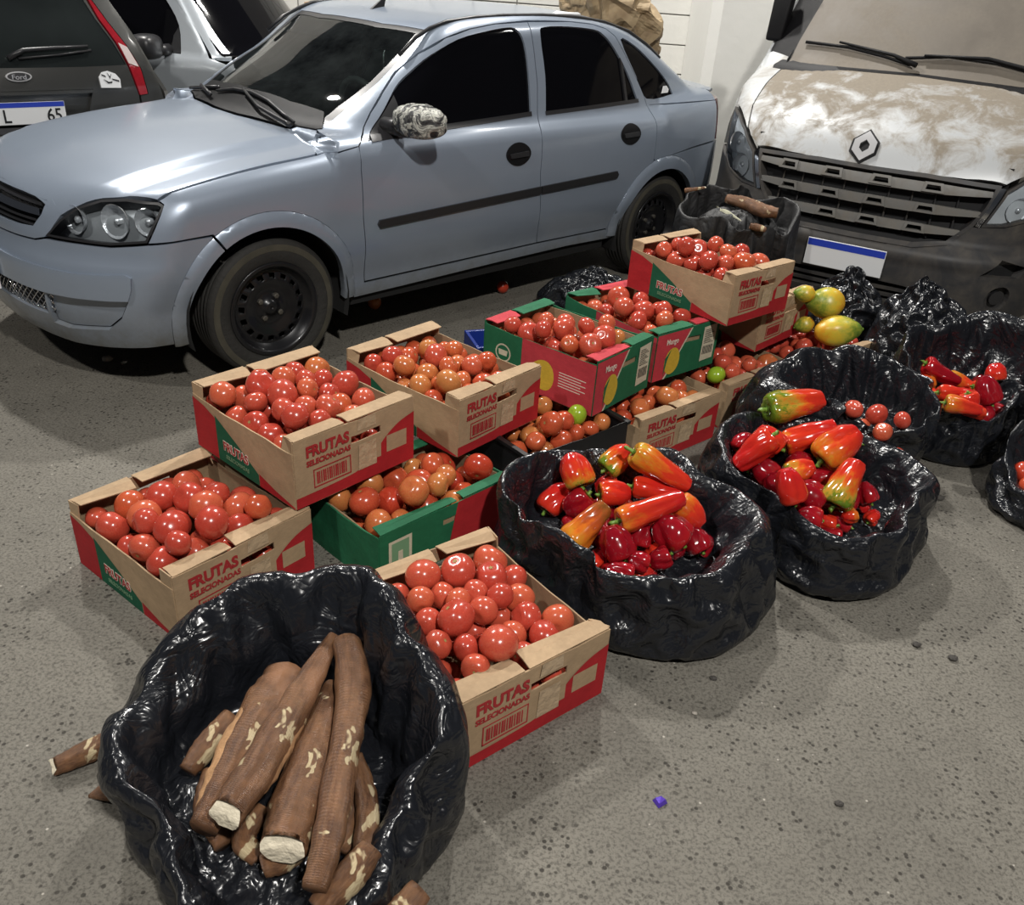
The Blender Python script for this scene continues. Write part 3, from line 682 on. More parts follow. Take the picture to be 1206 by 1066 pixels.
# ------------------------------------------------------------------ dusty delivery van: body surface
VAN_LOC, VAN_YAW = (1.635, 4.35), 1.0587
_vhood = spl([.12, .03, -.02, -.06, -.12, -.22, -.4, -.6, -.78, -1.2], [.60, .76, .845, .90, .965, 1.03, 1.115, 1.175, 1.215, 1.28])
_vnose = spl([.10, .2, .30, .42, .50, .54, .60, .7, .80, .88, .95], [.03, .075, .095, .10, .095, .04, .025, .02, .01, -.01, -.05])
def van_low(x, y, z):
    y = np.abs(y)
    yy = y/.9
    side = y-(.90-.04*(z-.6)**2-.10*np.maximum(x+.5, 0)**2)
    front = (x-(_vnose(z)-.10*yy**2-.30*yy**5))*.9
    top = (z-(_vhood(x+.10*yy**2)-.06*yy**3))*.8
    a = smax(side, front, .16); a = smax(a, top, .05)
    return smax(a, .16-z, .03)
def van_cab(x, y, z):
    y = np.abs(y)
    side = (y-(.885-.17*np.maximum(z-1.1, 0)))
    front = (x-(-.72-.80*(z-1.2)-.13*y**2))*.8
    return smax(smax(smax(side, front, .06), z-2.2, .1), .7-z, .02)
def VANF(x, y, z): return smax(smin(van_low(x, y, z), van_cab(x, y, z), .02), -2.6-x, .02)
# ------------------------------------------------------------------ dusty van parts
def dusty(name, col, dust, amount, metal=.3, scale=5, lo=.42, hi=.6, rough=.35, xfade=None):
    m, nt, b = newmat(name); tc = N(nt, 'ShaderNodeTexCoord'); O = (tc, 'Object')
    nz = N(nt, 'ShaderNodeTexNoise', {'Vector': O, 'Scale': scale, 'Detail': 9, 'Roughness': .68, 'Distortion': .5})
    fac = nz; k = 0
    if xfade:
        sep = N(nt, 'ShaderNodeSeparateXYZ', {0: O}); mr = N(nt, 'ShaderNodeMapRange', {'Value': (sep, 0), 'From Min': xfade[0], 'From Max': xfade[1], 'To Min': .20, 'To Max': -.10})
        fac = N(nt, 'ShaderNodeMath', {0: (nz, 0), 1: (mr, 0)}, operation='ADD')
    rp = ramp(nt, (fac, 0), [(lo, (0, 0, 0)), (hi, (amount,)*3)])
    f2 = N(nt, 'ShaderNodeTexNoise', {'Vector': O, 'Scale': 60, 'Detail': 4}); dc = mix(nt, (f2, 0), [c*.8 for c in dust], [c*1.2 for c in dust])
    c = mix(nt, (rp, 0), col, dc); nt.links.new(c[0].outputs[2], b.inputs['Base Color'])
    a = N(nt, 'ShaderNodeMapRange', {'Value': (rp, 0), 'To Min': rough, 'To Max': .85}); nt.links.new(a.outputs[0], b.inputs['Roughness'])
    a2 = N(nt, 'ShaderNodeMapRange', {'Value': (rp, 0), 'To Min': metal, 'To Max': 0.}); nt.links.new(a2.outputs[0], b.inputs['Metallic'])
    return m
M['vanhood'] = dusty('dusty_silver_hood', (.44, .455, .465), (.19, .16, .12), .95, .2, 5.5, .40, .60, .4, (-.75, .05))
M['vanside'] = dusty('dusty_silver_panel', (.52, .54, .55), (.22, .19, .15), .6, .25, 5)
M['vandark'] = dusty('dusty_charcoal_bumper', (.030, .030, .032), (.13, .11, .085), .55, 0, 6, .40, .75, .55)
M['vangrille'] = dusty('dusty_grey_grille_bar', (.17, .17, .165), (.16, .14, .11), .7, .1, 9, .35, .7, .45)
M['vanglass'] = dusty('dust_coated_glass', (.115, .10, .083), (.165, .142, .112), .9, 0, 2.2, .30, .7, .45)
M['vanlamp'] = plain('cloudy_lamp_shell', (.66, .68, .70), .3, .1, var=.25, vscale=12)
VAN_W = thing('delivery_van', 'dusty silver delivery van with wide slatted grille facing the sacks', 'van', (VAN_LOC[0], VAN_LOC[1], 0), VAN_YAW+PI)
def build_van(root):
    TO = ('top',); FA = ('face',); FR = ('front', -.9); SI = ('side',)
    def vf(P3): return fth(P3, -.9)
    def sym(h): return h+[(-a, b) for a, b in reversed([q for q in h if abs(q[0]) > 1e-6])]
    kw = dict(dmax=1.6, dmin=.1)
    hp = [(-.008, 0), (-.022, .25), (-.045, .42), (-.082, .59), (-.125, .65), (-.165, .683), (-.284, .714), (-.5, .722), (-.815, .708), (-.772, .45), (-.742, 0)]
    panel('hood', root, VANF, TO, hp+[(x, -y) for x, y in reversed(hp[1:-1])], [], M['vanhood'], .03, 0, .03, .002, dmax=1.5, dmin=.3, mirror=False)
    # grille
    g = vf([(.0, 0, .822), (-.02, .25, .825), (-.066, .56, .815), (-.05, .535, .72), (-.026, .50, .64), (.0, .42, .548), (.05, .28, .522), (.05, 0, .520)])
    gs = g+[(-a, b) for a, b in reversed(g[1:-1])]
    panel('grille_backing', root, VANF, FR, inset(gs, -.006), [], M['inner'], .04, -.05, 0, mirror=False, **kw)
    panel('grille_frame', root, VANF, FR, inset(gs, -.012), [inset(gs, .006)], M['vandark'], .03, .004, .05, mirror=False, **kw)
    for (zc_, hw, hh, slots, sl) in ((.783, .585, .024, (-.40, -.17, .06, .30), 0.0), (.690, .545, .024, (-.37, -.16, .055, .285), 0.0), (.596, .47, .024, (-.15, .045, .26), 0.0)):
        def Q(y, z): return (math.atan2(y, .9), z)
        pl = [Q(-hw, zc_-hh*.4), Q(-hw*.6, zc_-hh), Q(0, zc_-hh*1.15), Q(hw*.6, zc_-hh), Q(hw, zc_-hh*.4), Q(hw, zc_+hh*.6), Q(hw*.6, zc_+hh*.8), Q(0, zc_+hh*.75), Q(-hw*.6, zc_+hh*.8), Q(-hw, zc_+hh*.6)]
        hs = [[Q(s-.036, zc_-.012), Q(s+.036, zc_-.012), Q(s+.03, zc_+.008), Q(s-.03, zc_+.008)] for s in slots]
        b = panel('grille_bar', root, VANF, FR, pl, hs, M['vangrille'], .03, .004, .03, mirror=False, **kw)
        for s in slots: panel('slot_frame', b, VANF, FR, [Q(s-.052, zc_-.022), Q(s+.052, zc_-.022), Q(s+.042, zc_+.020), Q(s-.042, zc_+.020)], [[Q(s-.037, zc_-.012), Q(s+.037, zc_-.012), Q(s+.03, zc_+.009), Q(s-.03, zc_+.009)]], M['vangrille'], .02, .012, .02, mirror=False, **kw)
    for k in range(9):
        y = -.44+.11*k; a = np.array([math.atan2(y, .9)]*2); zz = np.array([.55, .80]); d, ok = cast(VANF, FR, a, zz, 1.6, .1); q = frame_point(FR, a, zz, d-.03); MB().tube([tuple(v) for v in q], .004, 4).build('grille_rib', M['vandark'], root)
    # chrome side strips, headlamps
    for pl, m_, o_, nm in (([(-.083, .590, .815), (-.070, .570, .815), (-.035, .515, .64), (-.045, .532, .635)], M['chrome'], .006, 'grille_side_strip'),):
        panel(nm, root, VANF, FR, vf(pl), [], m_, .02, o_, .02, **kw)
    hl = vf([(-.40, .840, .965), (-.27, .76, .945), (-.168, .695, .895), (-.085, .600, .805), (-.048, .545, .640), (-.085, .637, .648), (-.17, .735, .685), (-.235, .795, .74), (-.30, .825, .85)])
    panel('headlamp_lens', root, VANF, FR, inset(hl, .003), [], M['lens'], .03, -.001, 0, **kw)
    panel('headlamp_housing', root, VANF, FR, hl, [], M['vanlamp'], .03, -.03, 0, **kw)
    panel('headlamp_rim', root, VANF, FR, inset(hl, -.003), [inset(hl, .008)], M['vandark'], .03, .001, .05, **kw)
    for th_, z, rd in ((.72, .72, .06), (.80, .82, .055)):
        d, ok = cast(VANF, FR, np.array([th_]), np.array([z]), 1.6, .1); q = frame_point(FR, np.array([th_]), np.array([z]), d-.015)[0]
        for sg in (1, -1):
            o = MB().lathe([(rd, 0), (rd*.95, -.004), (rd*.7, -.025), (.015, -.036), (.014, -.01), (.001, -.006)], 20, 'x').build('headlamp_reflector', M['reflect'], root, True); o.location = (q[0], q[1]*sg, q[2]); o.rotation_euler = (0, 0, .5*sg)
    # bumper with recesses
    bn = vf([(.06, 0, .515), (.05, .28, .517), (.0, .43, .542), (-.03, .505, .632), (-.085, .637, .640), (-.17, .735, .678), (-.235, .797, .73), (-.42, .86, .76), (-.60, .885, .74), (-.60, .885, .22), (-.3, .82, .20), (-.1, .70, .19), (.05, .40, .19), (.08, 0, .19)])
    fog = [(math.atan2(.70+.085*math.cos(t), .82), .315+.062*math.sin(t)) for t in np.linspace(0, 2*PI, 22)[:-1]]
    sl = vf([(.0, .60, .425), (-.12, .775, .415), (-.14, .79, .47), (-.04, .68, .505)])
    vent = vf([(.09, 0, .335), (.085, .30, .325), (.06, .42, .30), (.06, .40, .225), (.085, 0, .235)]); vent = vent+[(-a, b) for a, b in reversed(vent[1:-1])]
    panel('front_bumper', root, VANF, FR, bn+[(-a, b) for a, b in reversed(bn[1:-1])], [fog, [(-a, b) for a, b in fog], sl, [(-a, b) for a, b in sl], vent], M['vandark'], .03, 0, .05, mirror=False, **kw)
    panel('bumper_recess', root, VANF, FR, inset(sl, -.01), [], M['inner'], .03, -.045, 0, **kw); panel('bumper_recess', root, VANF, FR, inset(fog, -.01), [], M['vandark'], .03, -.03, 0, **kw)
    panel('fog_lamp', root, VANF, FR, [(math.atan2(.70+.045*math.cos(t), .82), .315+.035*math.sin(t)) for t in np.linspace(0, 2*PI, 18)[:-1]], [], M['satin'], .02, -.012, .03, **kw)
    panel('vent_backing', root, VANF, FR, inset(vent, -.01), [], M['inner'], .04, -.05, 0, mirror=False, **kw)
    for z in (.25, .285): panel('vent_slat', root, VANF, FR, [(-.42, z), (.42, z), (.42, z+.014), (-.42, z+.014)], [], M['vandark'], .04, -.012, .04, mirror=False, **kw)
    # plate
    pl = MB().box(.108, .116, -.19, .19, .345, .478).build('number_plate', M['plate'], root, bevel=.003)
    MB().box(.116, .1168, -.187, .187, .442, .475).build('plate_band', M['plateblue'], pl)
    # windshield, cab, sides
    ws = [(0, 1.206), (.45, 1.196), (.70, 1.174), (.685, 1.30), (.64, 1.50), (.55, 1.95), (0, 2.0)]
    panel('windshield', root, VANF, FA, ws+[(-a, b) for a, b in reversed(ws[1:-1])], [], M['vanglass'], .05, .002, .01, dmax=.3, dmin=-2.4, mirror=False)
    panel('windshield_seal', root, VANF, FA, inset(ws+[(-a, b) for a, b in reversed(ws[1:-1])], -.010), [inset(ws+[(-a, b) for a, b in reversed(ws[1:-1])], .004)], M['black'], .05, .001, .02, dmax=.3, dmin=-2.4, mirror=False)
    panel('cab_front', root, VANF, FA, [(-.80, 1.06), (.80, 1.06), (.84, 1.25), (.79, 1.5), (.72, 1.95), (.55, 2.18), (-.55, 2.18), (-.72, 1.95), (-.79, 1.5), (-.84, 1.25)], [], M['black'], .06, -.006, .02, dmax=.3, dmin=-2.4, mirror=False)
    panel('van_side', root, VANF, SI, [(-2.5, .30), (-1.45, .30), (-1.40, .55), (-1.25, .72), (-1.0, .76), (-.75, .68), (-.62, .50), (-.61, .75), (-.42, .77), (-.40, .95), (-.5, 1.04), (-.80, 1.10), (-1.0, 1.42), (-1.3, 1.8), (-1.55, 2.1), (-2.5, 2.1)], [[(-1.15, 1.2), (-1.85, 1.2), (-1.85, 1.85), (-1.5, 1.85)]], M['vanside'], .06, 0, .02)
    panel('door_window', root, VANF, SI, [(-1.15, 1.2), (-1.85, 1.2), (-1.85, 1.85), (-1.5, 1.85)], [], M['tint'], .06, -.01, 0)
    panel('van_roof', root, VANF, TO, [(-1.56, -.70), (-2.5, -.70), (-2.5, .70), (-1.56, .70)], [], M['vanside'], .1, 0, .02, dmax=2.5, dmin=1.0, mirror=False)
    fe = [(-.40, .845, .97), (-.27, .765, .95), (-.17, .70, .905), (-.165, .69, .91)]
    panel('fender_top', root, VANF, TO, [(-.165, .688), (-.23, .735), (-.38, .83), (-.55, .86), (-.85, .865), (-.80, .715), (-.5, .726), (-.284, .718)], [], M['vanside'], .03, 0, .02, .001, dmax=1.5, dmin=.3)
    MB().box(-2.4, .0, -.55, .55, .22, .5).box(-2.4, -.12, -.6, .6, .5, .9).build('underbody', M['under'], root)
    for sg in (1, -1): wheel_parts(root, (-1.02, .76*sg, .32), r=.32, side=sg)
    # mirrors, wipers, emblem
    for sg in (1, -1):
        MB().hexa([(-.98, .80*sg, 1.28), (-.88, .80*sg, 1.28), (-.90, .90*sg, 1.28), (-1.0, .90*sg, 1.28), (-1.02, .78*sg, 1.62), (-.93, .78*sg, 1.62), (-.95, .90*sg, 1.62), (-1.04, .90*sg, 1.62)]).build('wing_mirror', M['black'], root, True, bevel=.02)
    def on(pts, off):
        a = np.array(pts, float); d, ok = cast(VANF, FA, a[:, 0], a[:, 1], .3, -2.4, 200); P = np.stack([d, a[:, 0], a[:, 1]], -1); G = grad(VANF, P); return [tuple(v) for v in P+G*off]
    MB().tube(on([(-.64, 1.287), (-.40, 1.284), (-.19, 1.258), (-.05, 1.232)], .016), .008, 6).tube(on([(-.45, 1.296), (-.15, 1.262), (-.02, 1.225)], .03), [.006, .009, .014], 6).build('wiper', M['black'], root, True)
    MB().tube(on([(-.09, 1.262), (.12, 1.288), (.35, 1.278), (.50, 1.255), (.62, 1.235)], .016), .008, 6).tube(on([(.0, 1.275), (.3, 1.288), (.55, 1.25), (.66, 1.225)], .03), [.006, .009, .011, .014], 6).build('wiper', M['black'], root, True)
    def dia(hw, hh, cy=-.065, cz=.905): return [(cy, cz-hh), (cy+hw, cz-hh*.35), (cy+hw, cz+hh*.35), (cy, cz+hh), (cy-hw, cz+hh*.35), (cy-hw, cz-hh*.35)]
    kf = dict(dmax=.4, dmin=-1.5, mirror=False)
    em = panel('front_emblem', root, VANF, FA, dia(.064, .072), [], M['black'], .02, .008, .012, **kf)
    panel('emblem_diamond', em, VANF, FA, dia(.053, .061), [dia(.022, .026)], M['badge'], .02, .016, .010, **kf)
build_van(VAN_W)

# ------------------------------------------------------------------ dark hatchback seen from behind
HAT_YAW = 2.29
M['hatpaint'] = paint('charcoal_paint', (.055, .055, .052), .35, .5, .8, (.09, .08, .06), .6)
M['hatglass'] = plain('dark_rear_glass', (.014, .017, .017), .05, spec=.5, var=.6, vscale=3)
HAT_W = thing('hatchback_car', 'charcoal hatchback seen from behind with tall red pillar lamps', 'car', (-2.70, 4.78, 0), HAT_YAW+PI)
_hr = spl([.15, .25, .45, .60, .66, .74, .84, .94, 1.27, 1.42, 1.5], [.05, .14, .16, .13, .04, .03, .02, 0., -.14, -.22, -.4])
def HATF(x, y, z):
    y = np.abs(y)
    rear = (x-(_hr(z)-.10*y**2-.35*np.maximum(y-.45, 0)**2))*.9
    side = y-(.80-.35*np.maximum(z-.80, 0)-.05*(z-.6)**2)
    return smax(smax(smax(rear, side, .08), z-1.47, .12), -.78-x, .03)
def build_hatch(root):
    FA = ('face',); kw = dict(dmax=.6, dmin=-1.2)
    gl = [(0, .945), (.30, .945), (.545, .950), (.50, 1.06), (.44, 1.17), (.40, 1.27), (.33, 1.38), (0, 1.40)]; gls = gl+[(-a, b) for a, b in reversed(gl[1:-1])]
    li = [(.427, 1.27), (.46, 1.169), (.518, 1.059), (.561, .940), (.592, .791)]; lo = [(.640, .795), (.625, .926), (.572, 1.042), (.503, 1.154), (.440, 1.275), (.40, 1.36), (.385, 1.36)]
    tg = [(0, .70), (.30, .70), (.588, .70), (.588, .79), (.556, .938), (.514, 1.057), (.455, 1.167), (.42, 1.27), (.37, 1.38), (.30, 1.43), (0, 1.44)]; tgs = tg+[(-a, b) for a, b in reversed(tg[1:-1])]
    rec = [(0, .838), (.335, .832), (.29, .70), (0, .69)]; recs = [(-.335, .832), (.335, .832), (.29, .705), (-.29, .705)]
    panel('tailgate', root, HATF, FA, tgs, [gls, recs], M['hatpaint'], .04, 0, .03, .002, mirror=False, **kw)
    panel('plate_recess', root, HATF, FA, inset(recs, -.006), [], M['hatpaint'], .04, -.03, 0, mirror=False, **kw)
    panel('recess_lip', root, HATF, FA, [(-.335, .832), (.335, .832), (.325, .815), (-.325, .815)], [], M['hatpaint'], .04, .012, .03, mirror=False, **kw)
    panel('rear_window', root, HATF, FA, inset(gls, -.006), [], M['hatglass'], .05, -.004, 0, mirror=False, **kw)
    panel('tail_lamp', root, HATF, FA, li+lo, [], M['redlens'], .02, .004, .03, .001, **kw)
    panel('reversing_lamp', root, HATF, FA, [(.528, 1.055), (.560, .955), (.614, .935), (.573, 1.033)], [], M['whitelens'], .02, .008, .01, **kw)
    panel('rear_bumper', root, HATF, FA, [(-.70, .695), (-.70, .25), (.70, .25), (.70, .695), (.594, .695), (.594, .66), (-.594, .66), (-.594, .695)], [], M['hatpaint'], .05, 0, .03, .002, mirror=False, **kw)
    panel('bumper_step', root, HATF, FA, [(-.60, .655), (.60, .655), (.60, .63), (-.60, .63)], [], M['satin'], .05, .006, .02, mirror=False, **kw)
    panel('rear_corner', root, HATF, FA, [(.596, .70), (.72, .70), (.74, .76), (.70, .93), (.63, 1.1), (.55, 1.25), (.47, 1.36), (.40, 1.40), (.445, 1.275), (.508, 1.154), (.577, 1.042), (.630, .926), (.645, .795), (.597, .79)], [], M['hatpaint'], .03, 0, .03, .001, **kw)
    panel('body_side', root, HATF, ('side',), [(-.75, .3), (-.1, .3), (-.12, .75), (-.30, .95), (-.45, 1.3), (-.6, 1.42), (-.75, 1.42)], [], M['hatpaint'], .06, 0, .02)
    panel('roof', root, HATF, ('top',), [(-.75, -.5), (-.42, -.5), (-.36, 0), (-.42, .5), (-.75, .5)], [], M['hatpaint'], .08, 0, .02, dmax=1.7, dmin=.8, mirror=False)
    MB().box(-.74, -.10, -.55, .55, .22, .85).build('underbody', M['under'], root)
    for sg in (1, -1): wheel_parts(root, (-.44, .66*sg, .289), side=sg)
    pl = MB().box(.035, .043, -.170, .170, .672, .783).build('number_plate', M['plate'], root, bevel=.003)
    MB().box(.043, .0436, -.168, .168, .757, .782).build('plate_band', M['plateblue'], pl)
    for t, y in (('L', -.12), ('65', .112)):
        o = link('plate_lettering', text_mesh(t, .092, M['ink'], .0006, .0012, .85), pl, (.0440, y, .712)); o.rotation_euler = (PI/2, 0, PI/2)
    def oval(a, b): return [(-.02+a*math.cos(t), .902+b*math.sin(t)) for t in np.linspace(0, 2*PI, 26)[:-1]]
    em = panel('oval_emblem', root, HATF, FA, oval(.062, .024), [], M['badge'], .02, .012, .014, mirror=False, **kw)
    panel('emblem_field', em, HATF, FA, oval(.054, .018), [], M['satin'], .02, .015, .004, mirror=False, **kw)
    d, ok = cast(HATF, FA, np.array([-.02]), np.array([.902]), .6, -1.2); o = link('emblem_script', text_mesh('Ford', .034, M['badge'], .0006, .0002, 1.1), em, (float(d[0])+.0175, -.02, .902)); o.rotation_euler = (PI/2, .0, PI/2)
    st = [(.380, .838), (.378, .890), (.40, .915), (.43, .920), (.47, .905), (.490, .878), (.487, .834)]
    s_ = panel('window_sticker', root, HATF, FA, st, [], M['plate'], .02, .012, .012, mirror=False, **kw)
    for q in ([(.392, .905), (.412, .897), (.415, .889), (.395, .897)], [(.40, .880), (.425, .866), (.445, .868), (.442, .860), (.42, .858)], [(.425, .912), (.436, .892), (.446, .905), (.436, .880)], [(.445, .882), (.482, .872), (.482, .864), (.45, .874)]):
        panel('sticker_drawing', s_, HATF, FA, q, [], M['ink'], .02, .0145, .002, mirror=False, **kw)
    def on(pts, off):
        a = np.array(pts, float); d, ok = cast(HATF, FA, a[:, 0], a[:, 1], .6, -1.2); P = np.stack([d, a[:, 0], a[:, 1]], -1); return [tuple(v) for v in P+grad(HATF, P)*off]
    MB().tube(on([(-.05, .985), (.03, 1.02), (.19, 1.03), (.355, 1.037)], .02), [.014, .012, .009, .007], 6).tube(on([(.0, .985), (.2, 1.0), (.37, 1.02)], .012), .006, 5).build('wiper', M['satin'], root, True)
build_hatch(HAT_W)

# ------------------------------------------------------------------ silver utility car behind
M['suvpaint'] = paint('pale_silver_paint', (.50, .54, .58), .3, .4)
SUV_W = thing('utility_car', 'pale silver car with black door mirror, parked behind the saloon hood', 'car', (-2.1, 6.72, 0), 0)
SUV_W.rotation_euler = (0, 0, -.17); SUV_W.location = (-1.97, 6.71, 0)
def SUVF(x, y, z):
    y = np.abs(y)
    low = smax(smax(smax(y-(.80-.06*(z-.7)**2), z-(.93-.10*np.maximum(x-.2, 0)**1.3+0*x), .08), x-(1.25-.25*y**2), .1), -1.75-x, .05)
    cab = smax(smax(y-(.775-.28*np.maximum(z-.90, 0)), (x-(.32-.85*(z-.92)-.30*(y/.75)**2))*.8, .05), np.maximum(z-1.55, .8-z), .1)
    return smin(low, smax(cab, -1.70-x, .1), .03)
def build_suv(root):
    SI = ('side',); sv = M['suvpaint']
    win = curve([(-.215, .935), (-.235, 1.1), (-.33, 1.24), (-.48, 1.40), (-.60, 1.42), (-1.1, 1.42), (-1.12, .95)], 3)
    panel('body_side', root, SUVF, SI, [(-1.66, .3), (.35, .3), (.4, .5), (.65, .62), (.9, .5), (.95, .3), (1.15, .3), (1.15, .70), (.6, .84), (.1, .90), (-.02, .925), (-.13, 1.11), (-.25, 1.24), (-.42, 1.44), (-1.60, 1.46), (-1.66, .9)], [win], sv, .04, 0, .02)
    panel('door_window', root, SUVF, SI, inset(win, -.006), [], M['tint'], .05, -.01, 0)
    panel('mirror_sail', root, SUVF, SI, [(-.215, .94), (-.235, 1.09), (-.27, 1.04), (-.29, .94)], [], M['satin'], .03, .0, .01)
    ws = [(0, .945), (.45, .943), (.72, .93), (.70, 1.05), (.665, 1.22), (.60, 1.45), (0, 1.48)]
    panel('windshield', root, SUVF, ('face',), ws+[(-a, b) for a, b in reversed(ws[1:-1])], [], M['tint'], .05, .001, .01, dmax=1.3, dmin=-1.0, mirror=False)
    panel('hood', root, SUVF, ('top',), [(.25, -.70), (.9, -.68), (1.1, 0), (.9, .68), (.25, .70), (.28, 0)], [], sv, .05, 0, .02, dmax=1.4, dmin=.3, mirror=False)
    panel('nose', root, SUVF, ('face',), [(-.70, .30), (.70, .30), (.70, .75), (-.70, .75)], [], sv, .06, 0, .02, dmax=1.6, dmin=0, mirror=False)
    panel('roof', root, SUVF, ('top',), [(-1.6, -.58), (-.45, -.55), (-.30, 0), (-.45, .55), (-1.6, .58)], [], sv, .08, 0, .02, dmax=1.8, dmin=.8, mirror=False)
    panel('a_pillar', root, SUVF, ('polar', .7), polar7([(.0, .775, .93), (-.12, .73, 1.1), (-.26, .69, 1.25), (-.45, .63, 1.45), (-.36, .585, 1.45), (-.13, .66, 1.22), (-.0, .70, 1.05), (.1, .73, .94)]), [], sv, .03, .002, .02)
    MB().box(-1.6, 1.0, -.6, .6, .25, .8).build('underbody', M['under'], root)
    for sx in (-1.3, .65):
        for sg in (1, -1): wheel_parts(root, (sx, .68*sg, .289), side=sg)
    for sg in (1, -1):
        V = []; nu, nv = 20, 14
        for i in range(nv+1):
            t = PI*i/nv
            for k in range(nu):
                a = 2*PI*k/nu; cc = lambda v: math.copysign(abs(v)**.65, v); V.append((-.37+cc(math.cos(t))*.085, (.90+cc(math.sin(t)*math.cos(a))*.10)*sg, .975+cc(math.sin(t)*math.sin(a))*.075))
        Fc = [(i*nu+k, i*nu+(k+1) % nu, (i+1)*nu+(k+1) % nu, (i+1)*nu+k) for i in range(nv) for k in range(nu)]
        o = link('door_mirror', mesh_of('door_mirror', V, Fc, M['satin'], True), root); MB().tube([(-.30, .76*sg, .955), (-.32, .86*sg, .955)], .035, 8).build('mirror_arm', M['satin'], o, True)
    panel('door_handle', root, SUVF, SI, [(-.72, .82), (-.9, .82), (-.9, .85), (-.72, .85)], [], M['satin'], .02, .01, .01)
def polar7(P3): return [(p[0], math.atan2(p[2]-.7, p[1])) for p in P3]
build_suv(SUV_W)

# ------------------------------------------------------------------ back wall with pillar
M['wallp'] = plain('white_wall_paint', (.70, .69, .65), .75, var=.10, vscale=3, bump=.25, bscale=25)
M['joint'] = plain('grey_mortar', (.30, .29, .27), .9, var=.2)
M['colp'] = plain('white_pillar_paint', (.72, .715, .68), .7, var=.05, vscale=2, bump=.2, bscale=14)
WY = 7.9
wall = link('wall_back', MB().box(-7, 2.2, WY+.012, WY+.2, 0, 3.4).build('tmp', M['joint']).data, None); bpy.data.objects.remove(bpy.data.objects['tmp']); prop(wall, 'white painted block wall behind the cars', None, None, 'structure')
bw, bh = .36, .222; bm_ = MB().box(0, bw-.010, 0, .03, 0, bh-.010); blk = bm_.build('tmp', M['wallp'], bevel=.003).data; bpy.data.objects.remove(bpy.data.objects['tmp'])
for j in range(10):
    for i in range(20):
        link('wall_block', blk, wall, (-4.9+i*bw, WY-.006, .188+j*bh-.222+(.0)))
pil = MB().prism([(1.19, WY-.01), (1.23, 7.15), (1.30, 7.08), (1.80, 7.02), (2.06, 7.2), (2.12, WY-.01)], 0, 3.4, 'z').build('pillar', M['colp']); prop(pil, 'white painted pillar standing proud of the back wall', 'pillar', None, 'structure')
# wall beyond the van, roof over the yard
wr = MB().box(2.1, 8, 9.6, 9.8, 0, 3.4).build('wall_right', M['wallp']); prop(wr, 'pale wall beyond the van', None, None, 'structure')
# crumpled paper sack on the boot, cartons behind
def paper():
    m, nt, b = newmat('brown_kraft_paper'); tc = N(nt, 'ShaderNodeTexCoord')
    nz = N(nt, 'ShaderNodeTexNoise', {'Vector': (tc, 'Object'), 'Scale': 12, 'Detail': 6}); rp = ramp(nt, (nz, 0), [(.3, (.26, .18, .10)), (.7, (.45, .34, .20))])
    nt.links.new(rp.outputs[0], b.inputs['Base Color']); b.inputs['Roughness'].default_value = .7; return m
M['paper'] = paper()
def crumpled(name, label, c, size, rot, seed, mat, loose=.28, cat='paper', clear=None):
    rng = np.random.RandomState(seed); n0, v0 = 30, 16; th = np.arange(n0)*2*PI/n0; V = []
    for i in range(v0+1):
        t = PI*i/v0; V.append(np.stack([math.sin(t)*np.cos(th)*size[0], math.sin(t)*np.sin(th)*size[1], -math.cos(t)*size[2]*np.ones(n0)], -1))
    V = np.array(V); V[..., 2] += 3; X = V+rng.randn(*V.shape)*.012; k = 1+loose*np.ones((v0+1, 1))
    X = relax(X, V, k, k, 90, .012, .1); X = up2(X); k = 1+.05*np.ones((X.shape[0], 1)); X = relax(X+rng.randn(*X.shape)*.003, X.copy(), k, k, 30, .04, .2); X[..., 2] -= 3
    nv, nth = X.shape[0]-1, X.shape[1]; X = X.reshape(-1, 3)
    if clear is not None:
        # the heap lies on bodywork: press the underside to the surface, then sink until it rests there
        from mathutils import Euler
        mw = Matrix.LocRotScale(Vector(c), Euler(rot), None); car = Matrix.LocRotScale(Vector((SED_LOC[0], SED_LOC[1], 0)), Euler((0, 0, SED_YAW+PI)), None); T = np.array(car.inverted() @ mw)
        P = X @ T[:3, :3].T+T[:3, 3]
        for _ in range(12):
            if float(np.min(clear(P[:, 0], P[:, 1], P[:, 2]))) < .0: break
            P[:, 2] -= .01
        for _ in range(14):
            f = clear(P[:, 0], P[:, 1], P[:, 2]); g = grad(clear, P); w_ = f < .0012
            P[w_] += g[w_]*(.0014-f[w_])[:, None]*.8
        Ti = np.linalg.inv(T); X = P @ Ti[:3, :3].T+Ti[:3, 3]
    Fc = [(i*nth+k, i*nth+(k+1) % nth, (i+1)*nth+(k+1) % nth, (i+1)*nth+k) for i in range(nv) for k in range(nth)]
    o = link(name, mesh_of(name, X, Fc, mat, False), None, c, rot); prop(o, label, cat); return o
